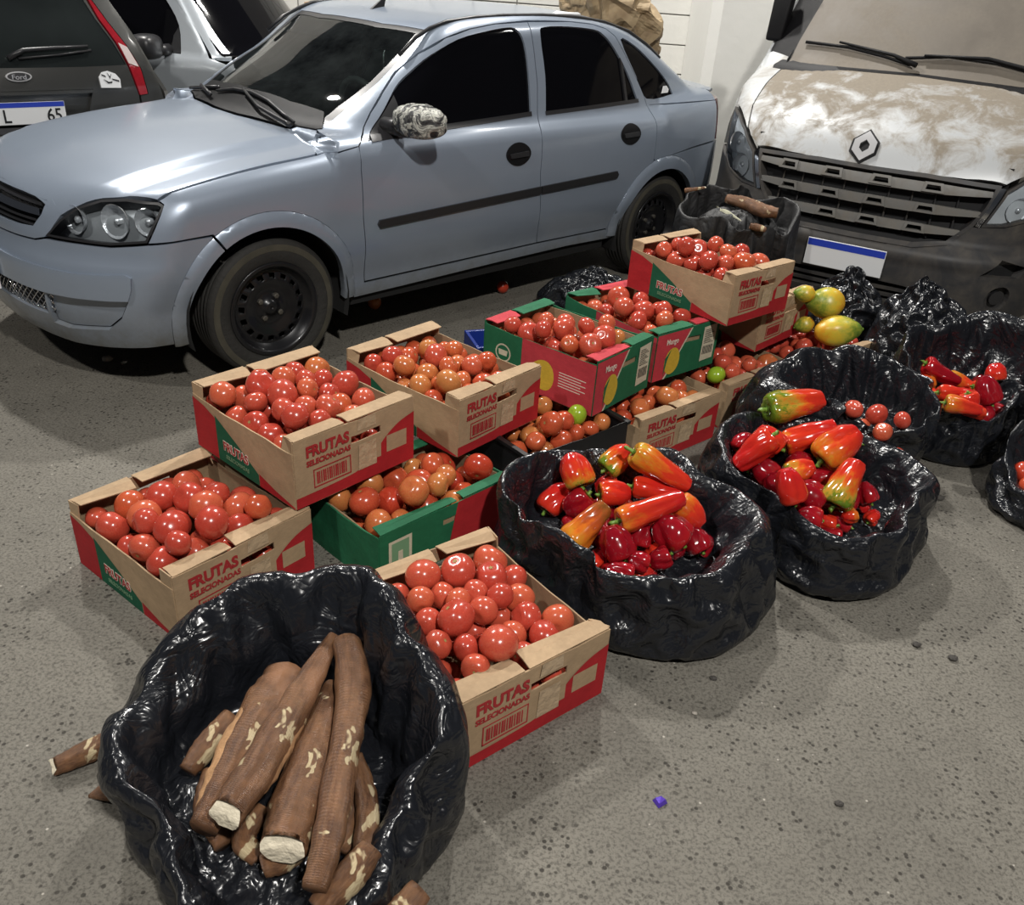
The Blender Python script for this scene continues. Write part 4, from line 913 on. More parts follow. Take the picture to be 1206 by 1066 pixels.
# ------------------------------------------------------------------ cartons
def kraft(name, col):
    m, nt, b = newmat(name); tc = N(nt, 'ShaderNodeTexCoord')
    nz = N(nt, 'ShaderNodeTexNoise', {'Vector': (tc, 'Object'), 'Scale': 11, 'Detail': 8, 'Roughness': .7})
    mp = N(nt, 'ShaderNodeMapping', {'Vector': (tc, 'Object'), 'Scale': (60, 60, 300)})
    f2 = N(nt, 'ShaderNodeTexNoise', {'Vector': (mp, 0), 'Scale': 1.0, 'Detail': 3})
    c1 = mix(nt, (ramp(nt, (nz, 0), [(.3, (0, 0, 0)), (.7, (1, 1, 1))]), 0), [c*.80 for c in col], [c*1.08 for c in col])
    c2 = mix(nt, (ramp(nt, (f2, 0), [(.4, (.22, .22, .22)), (.6, (0, 0, 0))]), 0), c1, [c*.6 for c in col])
    nt.links.new(c2[0].outputs[2], b.inputs['Base Color']); b.inputs['Roughness'].default_value = .72; b.inputs['Specular IOR Level'].default_value = .25
    wv = N(nt, 'ShaderNodeTexNoise', {'Vector': (tc, 'Object'), 'Scale': 7, 'Detail': 3})
    bp = N(nt, 'ShaderNodeBump', {'Height': (wv, 0), 'Strength': .35, 'Distance': .02}); nt.links.new(bp.outputs[0], b.inputs['Normal'])
    return m
M['kraft'] = kraft('kraft_cardboard', (.43, .30, .18))
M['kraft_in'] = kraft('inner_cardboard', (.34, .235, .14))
M['pred'] = kraft('red_print', (.42, .020, .025))
M['pgreen'] = kraft('green_print', (.012, .11, .055))
M['mred'] = kraft('crimson_print', (.52, .05, .065))
M['mgreen'] = kraft('bottle_green_print', (.018, .135, .062))
M['myellow'] = kraft('mango_yellow_print', (.62, .42, .045))
M['mwhite'] = kraft('cream_label', (.62, .56, .42))
M['ptext'] = plain('red_lettering', (.36, .022, .025), .6)
M['wtext'] = plain('pale_lettering', (.70, .62, .52), .6)
M['blackcrate'] = plain('black_crate_plastic', (.012, .012, .013), .4)
M['bluecrate'] = plain('blue_crate_plastic', (.01, .03, .22), .4)
FL, FW_, FH = .50, .435, .212
TK = .004
def slab(poly, d0, d1, axis): return MB().prism(poly, d0, d1, axis)
def wavy_wall(name, parent, mat, axis, d, a0, a1, h0, h1, dip=0., bulge=.0, seed=0, hole=None, n=20):
    "corrugated board wall: plane at coordinate d, running a0..a1, height h0..h1 with a slight dip, bulge and an optional slot"
    rnd = random.Random(seed); V = []; Fc = []; rows = 9
    cols = [a0+(a1-a0)*i/n for i in range(n+1)]; ph = rnd.random()*6
    for side in (0, 1):
        for j in range(rows+1):
            for i, a in enumerate(cols):
                u = i/n; top = h1-dip*math.sin(PI*u)**.6+.0015*math.sin(9*u+ph)+.001*math.sin(23*u+ph*2)
                z = h0+(top-h0)*j/rows; bl = bulge*math.sin(PI*u)*math.sin(PI*.5*j/rows)+.001*math.sin(7*u+5*j/rows+ph)
                dd = d+(bl if d > .1 else -bl)+(TK/2 if side == 0 else -TK/2)
                V.append((dd, a, z) if axis == 'x' else (a, dd, z))
    m = (rows+1)*(n+1)
    def inh(i, j):
        if not hole: return False
        ac = (cols[i]+cols[i+1])/2; zc = (h0+(h1-h0)*(j+.5)/rows)
        return hole[0] < ac < hole[1] and hole[2] < zc < hole[3]
    for j in range(rows):
        for i in range(n):
            if inh(i, j): continue
            q = [j*(n+1)+i, j*(n+1)+i+1, (j+1)*(n+1)+i+1, (j+1)*(n+1)+i]
            Fc.append(tuple(q)); Fc.append(tuple(m+k for k in reversed(q)))
            for (ii, jj, e) in ((i, j-1, (q[0], q[1])), (i+1, j, (q[1], q[2])), (i, j+1, (q[2], q[3])), (i-1, j, (q[3], q[0]))):
                if ii < 0 or jj < 0 or ii >= n or jj >= rows or inh(ii, jj): Fc.append((e[1], e[0], m+e[0], m+e[1]))
    me = mesh_of(name, V, Fc, mat, False)
    bm = bmesh.new(); bm.from_mesh(me); bmesh.ops.recalc_face_normals(bm, faces=bm.faces); bm.to_mesh(me); bm.free()
    return link(name, me, parent)
def flap(name, parent, mat, P, t=.0035):
    "bent board flap through a list of cross edges [(p,q),...]"
    V = []; Fc = []
    for p, q in P: V += [p, q]
    n = len(P)
    for i in range(n-1): Fc.append((2*i, 2*i+1, 2*i+3, 2*i+2))
    o = link(name, mesh_of(name, V, Fc, mat, False), parent)
    md = o.modifiers.new('board', 'SOLIDIFY'); md.thickness = t; md.offset = 0
    return o
def decal(name, parent, mat, poly, face, e=.0012):
    "flat print: face ('y0') on side wall, ('x1') on end wall"
    t = TK/2
    if face == 'y0': V = [(a, -t-e, b) for a, b in poly]
    else: V = [(FL+t+e, a, b) for a, b in poly]
    Fc = [tuple(range(len(poly)))]
    o = link(name, mesh_of(name, V, Fc, mat, False), parent); return o
def fan(poly, bulge): return poly
def put_text(parent, me, face, a, b, name='lettering', e=.0022):
    o = link(name, me, parent)
    t = TK/2
    if face == 'y0': o.location = (a, -t-e, b); o.rotation_euler = (PI/2, 0, 0)
    else: o.location = (FL+t+e, a, b); o.rotation_euler = (PI/2, 0, PI/2)
    return o
TXT = {}
def texts():
    TXT['big'] = text_mesh('FRUTAS', .046, M['ptext'], .0003, .0021, .92)
    TXT['sel'] = text_mesh('SELECIONADAS', .0235, M['ptext'], .0003, .0009, .92)
    TXT['sidew'] = text_mesh('FRUTAS', .040, M['wtext'], .0002, .0030, .92)
    TXT['side'] = text_mesh('FRUTAS', .040, M['ptext'], .0003, .0004, .92)
    TXT['sel2'] = text_mesh('SELECIONADAS', .0190, M['pgreen_l'], .0002, .0003, .9)
    TXT['mango'] = text_mesh('Mango', .034, M['wtext'], .0003, .0004, .9)
M['pgreen_l'] = plain('light_green_lettering', (.16, .30, .17), .6)
texts()
def board_box(root, seed, kr, side_h=.84, tabs=True, wallm=None, bulge=.0):
    rnd = random.Random(seed); H = FH; wm = wallm or kr
    wavy_wall('side_wall', root, wm, 'y', 0, .002, FL-.002, 0, H*side_h, .006, bulge, seed)
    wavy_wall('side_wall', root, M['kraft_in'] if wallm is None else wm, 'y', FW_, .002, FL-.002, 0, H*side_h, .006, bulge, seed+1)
    hl = (FW_*.44, FW_*.70, H*.62, H*.80)
    wavy_wall('end_wall', root, wm, 'x', FL, .001, FW_-.001, 0, H, .003, .0, seed+2, hl)
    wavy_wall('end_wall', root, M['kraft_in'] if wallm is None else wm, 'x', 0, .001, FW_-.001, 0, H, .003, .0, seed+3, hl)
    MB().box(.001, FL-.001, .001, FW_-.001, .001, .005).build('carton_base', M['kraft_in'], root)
    # flaps folded inwards along both ends, cut by a handle notch, ragged
    for x, sg in ((0, 1), (FL, -1)):
        for y0, y1 in ((.004, FW_*.40), (FW_*.43, FW_-.004)) if rnd.random() < .6 else ((.004, FW_*.55), (FW_*.60, FW_-.004)):
            wd = .048+rnd.random()*.012; dr = rnd.random()*.012-.004
            flap('top_flap', root, kr, [((x, y0, H+.001), (x, y1, H+.001)), ((x+sg*wd*.5, y0+.002, H+.003+dr*.3), (x+sg*wd*.5, y1-.002, H+.003)), ((x+sg*wd, y0+.004, H-.001+dr), (x+sg*wd, y1-.004, H-.003-dr))])
    if tabs:
        for x, sg in ((0, 1), (FL, -1)):
            for y, sy in ((0, 1), (FW_, -1)):
                w = .040+rnd.random()*.02; k = rnd.random()*.02
                flap('corner_tab', root, kr, [((x+sg*.003, y+sy*.001, H*.80), (x+sg*.003, y+sy*.001, H+.004)), ((x+sg*w, y+sy*(.001+k*.3), H*.80), (x+sg*w, y+sy*(.001+k), H+.003-k*.4))])
def frutas_prints(root, end=True, side=True):
    H = FH; W = FW_; L = FL
    if end:
        cv = curve([(0, H*.165), (W*.30, H*.17), (W*.52, H*.21), (W*.64, H*.36), (W*.74, H*.55), (W*.86, H*.70), (W, H*.78)], 4)
        decal('red_print', root, M['pred'], [(.0, .001), (W, .001)]+list(reversed(cv)), 'x1')
        for a0, a1, b0, b1 in ((W*.52, W*.70, H*.28, H*.50), (W*.75, W*.93, H*.30, H*.56)): decal('cream_panel', root, M['kraft'], [(a0, b0), (a1, b0), (a1, b1), (a0, b1)], 'x1', .0018)
        bx = [(W*.14, W*.44, H*.22, H*.24), (W*.14, W*.44, H*.49, H*.505), (W*.14, W*.148, H*.22, H*.5), (W*.434, W*.442, H*.22, H*.5)]
        bx += [(W*(.165+.0165*k), W*(.165+.0165*k+.009+.004*(k % 3 == 0)), H*.27, H*.45) for k in range(15)]
        mb = MB()
        for a0, a1, b0, b1 in bx: mb.box(L+TK/2+.0008, L+TK/2+.0014, a0, a1, b0, b1)
        mb.build('printed_barcode', M['ptext'], root)
        put_text(root, TXT['big'], 'x1', W*.26, H*.79); put_text(root, TXT['sel'], 'x1', W*.265, H*.62)
        M.setdefault('tape', plain('crinkled_packing_tape', (.47, .345, .22), .3, var=.2, vscale=40, bump=.6, bscale=45))
        for b0, b1 in ((H*.815, H*.995), (H*.20, H*.60)): decal('tape_strip', root, M['tape'], [(W*.50, b0), (W*.66, b0), (W*.655, b1), (W*.51, b1)], 'x1', .0024)
    if side:
        decal('red_print', root, M['pred'], [(.0, .001), (L*.235, .001), (L*.235, H*.66), (L*.12, H*.755), (0, H*.80)], 'y0')
        decal('green_print', root, M['pgreen'], [(L*.235, .001), (L*.655, .001), (L*.655, H*.18), (L*.45, H*.45), (L*.235, H*.70)], 'y0')
        decal('red_print', root, M['pred'], [(L*.66, .001), (L, .001), (L, H*.03), (L*.82, H*.10), (L*.66, H*.20)], 'y0')
        put_text(root, TXT['sidew'], 'y0', L*.43, H*.29, 'lettering', .0018); put_text(root, TXT['side'], 'y0', L*.43, H*.29, 'lettering', .0026)
        put_text(root, TXT['sel2'], 'y0', L*.44, H*.125)
def carton(name, pose, label, seed, dims=None, kind='frutas', z=0, tilt=(0, 0)):
    x, y, a = pose
    r = thing(name, label, 'box', (x, y, z), a, 'produce cartons stacked on the asphalt'); r.rotation_euler = (tilt[0], tilt[1], a)
    if dims: r.scale = (dims[0]/FL, dims[1]/FW_, dims[2]/FH)
    if kind == 'frutas':
        board_box(r, seed, M['kraft']); frutas_prints(r)
    elif kind == 'mango': mango_box(r, seed)
    elif kind == 'green': green_box(r, seed)
    elif kind == 'crate':
        for ax in (0, 1):
            for d in (0, 1):
                wavy_wall('crate_wall', r, M['blackcrate'], 'xy'[ax], (FL, FW_)[ax]*d, .002, (FW_, FL)[ax]-.002, 0, FH, .002, 0, seed+ax*2+d)
        MB().box(0, FL, 0, FW_, .001, .006).build('crate_base', M['blackcrate'], r)
        for d in (0, 1): MB().box(-.008, FL+.008, FW_*d-.009, FW_*d+.009, FH-.012, FH+.002).build('crate_rim', M['blackcrate'], r, bevel=.002)
    return r
def green_box(r, seed):
    H = FH; W = FW_; L = FL
    board_box(r, seed, M['mgreen'], .95, False, M['mgreen'])
    for d in (0, 1):
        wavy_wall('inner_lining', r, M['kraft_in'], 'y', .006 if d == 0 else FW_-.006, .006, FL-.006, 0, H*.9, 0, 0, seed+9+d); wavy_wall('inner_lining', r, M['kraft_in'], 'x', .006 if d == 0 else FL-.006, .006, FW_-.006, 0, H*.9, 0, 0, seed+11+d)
    decal('red_print', r, M['pred'], [(W*.48, .001), (W, .001), (W, H*.98), (W*.56, H*.98)], 'x1')
    decal('paper_label', r, M['mwhite'], [(W*.06, H*.10), (W*.22, H*.10), (W*.22, H*.82), (W*.06, H*.82)], 'x1', .002); decal('label_field', r, M['pgreen_l'], [(W*.08, H*.15), (W*.20, H*.15), (W*.20, H*.77), (W*.08, H*.77)], 'x1', .0026)
    decal('label_mark', r, M['mwhite'], [(W*.12, H*.18), (W*.16, H*.18), (W*.155, H*.60), (W*.125, H*.60)], 'x1', .0032)
def mango_box(r, seed):
    H = FH; W = FW_; L = FL
    board_box(r, seed, M['mgreen'], .95, False, M['mgreen'])
    for ch in list(r.children):
        if ch.name.startswith('top_flap') and random.Random(seed+len(ch.name)+int(ch.data.vertices[0].co.y*100)).random() < .5: ch.data.materials.clear(); ch.data.materials.append(M['mred'])
    for d in (0, 1):
        wavy_wall('inner_lining', r, M['kraft_in'], 'y', .006 if d == 0 else FW_-.006, .006, FL-.006, 0, H*.9, 0, 0, seed+9+d); wavy_wall('inner_lining', r, M['kraft_in'], 'x', .006 if d == 0 else FL-.006, .006, FW_-.006, 0, H*.9, 0, 0, seed+11+d)
    decal('red_print', r, M['mred'], [(L*.36, .001), (L, .001), (L, H*.93), (L*.36, H*.93)], 'y0')
    decal('mango_print', r, M['myellow'], [(L*.55+.055*math.cos(t), H*.40+.058*math.sin(t)*(1+.2*math.cos(t))) for t in np.linspace(0, 2*PI, 24)[:-1]], 'y0', .0018)
    mb = MB()
    for k in range(6): mb.box(L*.70, L*(.93-.04*(k % 2)), -TK/2-.0018, -TK/2-.0012, H*(.56-.05*k), H*(.575-.05*k))
    mb.build('printed_lines', M['wtext'], r)
    decal('round_seal', r, M['mwhite'], [(L*.19+.036*math.cos(t), H*.52+.036*math.sin(t)) for t in np.linspace(0, 2*PI, 24)[:-1]], 'y0', .0016)
    decal('round_seal', r, M['mgreen'], [(L*.19+.030*math.cos(t), H*.52+.030*math.sin(t)) for t in np.linspace(0, 2*PI, 24)[:-1]], 'y0', .0020)
    decal('round_seal', r, M['mwhite'], [(L*.19+x, H*.52+z) for x, z in ((-.018, -.010), (.018, -.010), (.022, .012), (-.022, .012))], 'y0', .0024)
    decal('red_print', r, M['mred'], [(0, .001), (W*.16, .001), (W*.30, H*.35), (W*.52, H*.97), (0, H*.97)], 'x1')
    decal('white_stripe', r, M['mwhite'], [(W*.16, .001), (W*.19, .001), (W*.325, H*.35), (W*.545, H*.97), (W*.52, H*.97), (W*.30, H*.35)], 'x1', .0016)
    decal('mango_print', r, M['myellow'], [(W*.27+.052*math.cos(t), H*.36+.060*math.sin(t)) for t in np.linspace(0, 2*PI, 24)[:-1]], 'x1', .0022)
    decal('leaf_print', r, M['mgreen'], [(W*.16, H*.05), (W*.19, H*.4), (W*.24, H*.62), (W*.155, H*.45)], 'x1', .0024)
    decal('paper_label', r, M['mwhite'], [(W*.74, H*.16), (W*.95, H*.18), (W*.95, H*.92), (W*.74, H*.90)], 'x1', .0022)
    mb = MB()
    for k in range(8): mb.box(L+TK/2+.0024, L+TK/2+.003, W*(.765+.021*k), W*(.765+.021*k+.010), H*.30, H*.48)
    for k in range(9): mb.box(L+TK/2+.0024, L+TK/2+.003, W*.765, W*(.92-.03*(k % 3)), H*(.54+.035*k), H*(.552+.035*k))
    mb.build('printed_barcode', M['ink'], r)
    put_text(r, TXT['mango'], 'x1', W*.24, H*.78)

BOX = {}
def addbox(key, name, pose, label, seed, dims=None, kind='frutas', z=0, tilt=(0, 0)):
    r = carton(name, pose, label, seed, dims, kind, z, tilt); BOX[key] = (r, pose, dims or (FL, FW_, FH), z); return r
def corner_pose(front, nd, W, L): 
    "pose from the front corner, direction n towards the right corner"
    a = nd-PI/2; e = np.array([math.cos(a), math.sin(a)]); o = np.array(front)-e*L; return (o[0], o[1], a)
addbox('A', 'fruit_carton', (-1.2172, 1.9519, -.6406), 'low open fruit carton of tomatoes beside the cassava sack, nearest the car bumper', 11)
addbox('A2', 'fruit_carton', (-.955, 2.335, -.66), 'mostly hidden fruit carton pinned under the tomato carton near the front wheel', 12, (.30, .435, .212))
addbox('B', 'fruit_carton', (-.9708, 2.2948, -.6954), 'fruit carton of tomatoes stacked in front of the front wheel, green corner print showing', 13, z=.2215)
addbox('C', 'fruit_carton', (-.5903, 2.7066, -.678), 'fruit carton with crushed corner stacked between two other upper tomato boxes', 14, (.533, .4016, .2008), z=.1975)
addbox('D', 'fruit_carton', (-.388, 1.6956, -.8795), 'fruit carton of large red tomatoes wedged between cassava sack and pepper sack', 15)
addbox('M1', 'mango_carton', (-.136, 3.0305, -.6688), 'red and green mango carton of tomatoes showing its red long side', 16, (.5178, .3608, .2098), 'mango', .2062)
addbox('M2', 'mango_carton', (.1786, 3.4291, -.8648), 'red and green mango carton tucked beneath the topmost fruit carton', 17, (.5204, .3622, .1975), 'mango', .2065)
addbox('P', 'fruit_carton', (.4398, 3.5546, -.8444), 'topmost fruit carton of tomatoes on the highest stack by the rear wheel', 18, (.5316, .3833, .1985), z=.4125)
addbox('Q', 'fruit_carton', (.6425, 3.7883, -.76), 'fruit carton directly below the topmost one, beside the papayas', 19, (.50, .42, .205), z=.1990)
addbox('G', 'mango_carton', corner_pose((-.348, 1.918), .82, .52, .36), 'dark green carton of orange tomatoes on the asphalt below the stacked cartons', 20, (.36, .52, .19), 'green')
addbox('K', 'black_crate', corner_pose((.06, 2.40), .73, .46, .36), 'black crate of tomatoes with one green tomato, behind the pepper sack', 21, (.36, .46, .20), 'crate')
addbox('E0', 'fruit_carton', corner_pose((.45, 2.71), .73, .45, .40), 'open tomato carton on the asphalt under the red mango carton', 22, (.40, .45, .20))
addbox('E1', 'fruit_carton', corner_pose((.83, 3.09), .73, .45, .40), 'open tomato carton holding a green tomato, under the high stack', 23, (.40, .45, .19))
addbox('E2', 'fruit_carton', corner_pose((1.26, 3.38), .73, .45, .42), 'low tomato carton with papayas resting on its tomatoes', 24, (.42, .45, .19))

# ------------------------------------------------------------------ tomatoes
def tomato_mat(name, a, b, c):
    m, nt, p = newmat(name); tc = N(nt, 'ShaderNodeTexCoord'); oi = N(nt, 'ShaderNodeObjectInfo')
    nz = N(nt, 'ShaderNodeTexNoise', {'Vector': (tc, 'Object'), 'Scale': 14, 'Detail': 3, 'W': (oi, 'Random')}, noise_dimensions='4D')
    sep = N(nt, 'ShaderNodeSeparateXYZ', {0: (tc, 'Object')})
    mu = N(nt, 'ShaderNodeMath', {0: (oi, 'Random'), 1: .75}, operation='MULTIPLY'); ad = N(nt, 'ShaderNodeMath', {0: (mu, 0), 1: (nz, 0)}, operation='ADD')
    sb = N(nt, 'ShaderNodeMath', {0: (ad, 0), 1: .38}, operation='SUBTRACT')
    rp = ramp(nt, (sb, 0), [(.05, a), (.45, b), (.85, c)])
    nt.links.new(rp.outputs[0], p.inputs['Base Color']); p.inputs['Roughness'].default_value = .22; p.inputs['Coat Weight'].default_value = .25; p.inputs['Coat Roughness'].default_value = .1
    p.inputs['Subsurface Weight'].default_value = .0
    return m
M['tom'] = tomato_mat('ripe_tomato', (.40, .042, .026), (.48, .068, .040), (.53, .115, .050))
M['tomo'] = tomato_mat('orange_tomato', (.44, .055, .026), (.50, .10, .036), (.50, .19, .055))
M['tomg'] = tomato_mat('green_tomato', (.16, .30, .012), (.24, .38, .02), (.30, .40, .03))
M['tomd'] = tomato_mat('dark_tomato', (.36, .025, .015), (.46, .05, .022), (.50, .08, .03))
M['scar'] = plain('tomato_stem_scar', (.30, .22, .07), .7)
def tomato_mesh(seed, mat, seg=22, rings=14):
    rnd = random.Random(seed); V = [(0, 0, .80)]; Fc = []
    lob = rnd.choice([0, 4, 5, 6]); la = .018+.03*rnd.random(); ph = rnd.random()*6; ob = .86+.07*rnd.random(); bx = 1+.06*(rnd.random()-.5)
    for i in range(1, rings):
        t = PI*i/rings
        for k in range(seg):
            a = 2*PI*k/seg; st = math.sin(t); rr = st*(1+la*math.cos(lob*a+ph)*(math.cos(t)*.5+.5)**.7+.02*math.cos(2*a+ph))
            z = math.cos(t)*ob-.16*math.exp(-(t/.34)**2)-.03*math.exp(-((PI-t)/.3)**2)
            V.append((rr*bx*math.cos(a), rr*math.sin(a), z))
    V[0] = (0, 0, ob-.17); V.append((0, 0, -ob+.03)); n = len(V)-1
    for k in range(seg): Fc.append((0, 1+k, 1+(k+1) % seg)); Fc.append((n, n-seg+(k+1) % seg, n-seg+k))
    for i in range(rings-2):
        for k in range(seg): Fc.append((1+i*seg+k, 1+(i+1)*seg+k, 1+(i+1)*seg+(k+1) % seg, 1+i*seg+(k+1) % seg))
    return mesh_of('tomato', V, Fc, mat, True)
TM = {k: [tomato_mesh(s, M[k]) for s in range(5)] for k in ('tom', 'tomo', 'tomg', 'tomd')}
def scar_mesh():
    V = [(0, 0, .735)]; n = 15
    for k in range(n):
        a = 2*PI*k/n; r = .17 if k % 3 == 0 else .085; V.append((r*math.cos(a), r*math.sin(a), .745))
    return mesh_of('stem_scar', V, [(0, 1+k, 1+(k+1) % n) for k in range(n)], M['scar'], True)
SCAR = scar_mesh()
TOMN = [0]
def tomato(P, r, label, group, kind='tom', rnd=random, scar=None):
    o = link('tomato', rnd.choice(TM[kind]), None, P); o.scale = (r, r, r)
    up = Vector((rnd.gauss(0, 1), rnd.gauss(0, 1)-.3, rnd.gauss(0, .8)+.2)).normalized()
    o.rotation_mode = 'QUATERNION'; o.rotation_quaternion = up.to_track_quat('Z', 'Y') @ Matrix.Rotation(rnd.random()*6, 4, 'Z').to_quaternion()
    prop(o, label, 'tomato', group); TOMN[0] += 1
    if scar if scar is not None else rnd.random() < .45: link('stem_scar', SCAR, o)
    return o
def in_box(key, p):
    r, (x, y, a), d, z = BOX[key]; dx, dy = p[0]-x, p[1]-y
    return dx*math.cos(a)+dy*math.sin(a), -dx*math.sin(a)+dy*math.cos(a)
def from_box(key, u, v, z):
    r, (x, y, a), d, zz = BOX[key]; return np.array([x+u*math.cos(a)-v*math.sin(a), y+u*math.sin(a)+v*math.cos(a), z])
def fill_box(key, zoom, pts, label, kind, bump=.03, level=-.022, alt=None, altp=0., rmin=.034, rmax=.047, ceil=None):
    zx, zy, sc = zoom; r, pose, d, z0 = BOX[key]; top = z0+d[2]; rnd = random.Random(hash(key) % 1000 if False else sum(map(ord, key)))
    C = []; R = []; K = []
    for t in pts:
        px, py, dm = zx+t[0]/sc, zy+t[1]/sc, t[2]/sc
        z = top+level
        for _ in range(3):
            p = atz(px, py, z); u, v = in_box(key, p); uu = np.clip(2*u/d[0]-1, -1, 1); vv = np.clip(2*v/d[1]-1, -1, 1)
            z = top+level+bump*(1-uu*uu)*(1-vv*vv)
        dep = np.linalg.norm(p-np.array([0, 0, CAM_H])); rad = min(rmax, max(rmin, .5*dm/CAM_F*dep*1.07))
        C.append(p); R.append(rad); K.append(t[3] if len(t) > 3 else (alt if alt and rnd.random() < altp else kind))
    C = np.array(C); R = np.array(R); rest = C.copy()
    def walls(Q, RR):
        for i in range(len(Q)):
            u, v = in_box(key, Q[i]); m = RR[i]*.9+.006
            mu = m+(.045 if Q[i][2]+RR[i]*.6 > top-.012 else 0); u2 = min(max(u, mu), d[0]-mu); v2 = min(max(v, m), d[1]-m)
            if (u2, v2) != (u, v): Q[i] = from_box(key, u2, v2, Q[i][2])
    lids = [BOX[k][1:] for k in LIDS.get(key, ())]
    def under(Q, RR):
        for (lx, ly, la), ld, lz in lids:
            for i in range(len(Q)):
                dx, dy = Q[i][0]-lx, Q[i][1]-ly; u = dx*math.cos(la)+dy*math.sin(la); v = -dx*math.sin(la)+dy*math.cos(la); m = RR[i]*.85
                if -m < u < ld[0]+m and -m < v < ld[1]+m: Q[i][2] = min(Q[i][2], lz-RR[i]*.97)
    for it in range(150):
        pull = 1 if it < 100 else .15
        for i in range(len(C)):
            for j in range(i):
                dv = C[i]-C[j]; L = np.linalg.norm(dv)+1e-9; ov = (R[i]+R[j])*.965-L
                if ov > 0:
                    w = dv/L*.8; C[i] += w*ov*.5; C[j] -= w*ov*.5
        C += (rest-C)*np.array([.06, .06, .14])*pull
        walls(C, R); under(C, R)
        C[:, 2] = np.maximum(C[:, 2], z0+.006+R)
    # the layers underneath, down to the base
    rr = .037; Q = []
    for lay in range(3):
        u = rr+.012+(lay % 2)*rr*.8
        while u < d[0]-rr:
            v = rr+.012+(lay % 2)*rr*.8
            while v < d[1]-rr:
                zc = max(z0+.008+rr, top-.058-lay*.055); q = from_box(key, u+rnd.uniform(-.004, .004), v+rnd.uniform(-.004, .004), zc+rnd.uniform(-.003, .003))
                if not any(np.linalg.norm(q-c) < (rr+r2)*.90 for c, r2 in zip(C, R)) and not any(np.linalg.norm(q-e) < rr*1.85 for e in Q): Q.append(q)
                v += rr*2.02
            u += rr*2.02
    if Q:
        A = np.array(Q); keep = A.copy(); under(A, np.full(len(A), rr)); Q = [q for q, k_ in zip(A, keep) if q[2] > z0+rr*.9 and abs(q[2]-k_[2]) < .02]
    # let any tomato that hangs in the air sink until it touches a neighbour
    QA = np.array(Q) if Q else np.zeros((0, 3))
    for i in np.argsort(C[:, 2]):
        oth = np.delete(C, i, 0); orr = np.delete(R, i)
        for st in range(18):
            p = C[i]-np.array([0, 0, .002])
            if p[2] < z0+.006+R[i] or (np.linalg.norm(oth-p, axis=1) < (orr+R[i])*.955).any() or (len(QA) and (np.linalg.norm(QA-p, axis=1) < (rr+R[i])*.89).any()): break
            C[i] = p
    hue = {'tom': 'ripe red tomato', 'tomo': 'orange red tomato', 'tomg': 'green tomato', 'tomd': 'dark red tomato'}
    for p, rr, k in zip(C, R, K): tomato(tuple(p), rr, hue[k]+label[label.index(' in '):], hue[k].replace('tomato', 'tomatoes')+' in '+key_group[key], k, rnd)
    mb = MB(); base = tomato_mesh(3, M[kind], 12, 8); bv = [Vector(v.co) for v in base.vertices]; bf = [tuple(q.vertices) for q in base.polygons]
    for q in Q:
        rot = Matrix.Rotation(rnd.random()*6, 4, 'Z') @ Matrix.Rotation(rnd.random()*3, 4, 'X'); s2 = rr*rnd.uniform(.88, 1.0)
        mb.add([tuple((rot @ v)*s2+Vector(q)) for v in bv], bf)
    if Q:
        o = mb.build('tomato_fill', M[kind], None, True, fixn=False); prop(o, 'lower tomatoes half hidden inside '+key_group[key], 'tomatoes', None, 'stuff')
LIDS = {'A': ('B',), 'G': ('B', 'C'), 'K': ('C', 'M1'), 'E0': ('M1', 'M2'), 'E1': ('M2', 'Q'), 'E2': ('Q',), 'M2': ('P',)}
key_group = {'A': 'the low carton beside the cassava sack', 'B': 'the carton stacked before the front wheel', 'C': 'the crushed upper carton', 'D': 'the carton between the sacks', 'G': 'the dark green carton', 'K': 'the black crate', 'M1': 'the red sided mango carton', 'M2': 'the mango carton below the top stack', 'P': 'the topmost carton', 'E0': 'the carton under the mango cartons', 'E1': 'the carton under the high stack', 'E2': 'the carton below the papayas'}
Z4 = (60, 360, 2.666); Z5 = (380, 340, 3.015); Z6 = (660, 240, 3.015); ZD = (430, 610, 3.439)
fill_box('A', Z4, [(185,665,95),(245,605,85,'tomo'),(328,590,88),(280,650,95),(410,555,85),(425,600,90),(463,632,92),(515,570,75),(598,585,82),(570,635,92),(525,600,55),(370,655,90),(378,708,98),(510,710,110),(620,665,75,'tomo'),(600,705,90),(695,655,80),(290,712,75),(295,758,85),(335,790,90),(400,768,70),(440,705,60),(485,762,92),(230,735,55),(550,765,45)], 'ripe red tomato in the low carton beside the cassava sack', 'tom')
fill_box('B', Z4, [(795,170,90,'tomo'),(930,215,82),(980,262,72),(730,188,65),(685,193,50),(640,210,60,'tomo'),(570,230,70),(635,255,90),(712,278,92),(735,228,70),(795,232,62),(860,250,70),(865,208,55),(905,285,75,'tomo'),(865,320,75),(810,300,72),(785,262,55),(735,330,72),(760,358,80),(675,365,78),(645,338,78),(580,315,70),(555,275,75),(710,398,62),(820,355,50),(635,300,50),(930,310,45)], 'ripe red tomato in the carton stacked before the front wheel', 'tom')
fill_box('D', ZD, [(222,230,150),(300,150,130),(362,240,140),(435,150,135),(508,228,130),(575,200,110),(255,345,105),(120,215,80),(375,335,100),(440,295,75),(300,395,85),(380,415,145),(470,385,115),(525,330,105),(625,285,120),(632,352,120),(545,505,150),(415,530,100),(345,510,75),(480,580,60),(615,440,70),(710,440,140),(775,385,125),(640,500,90),(270,280,70),(340,130,70),(460,480,70)], 'large red tomato in the carton between cassava and pepper sacks', 'tom')
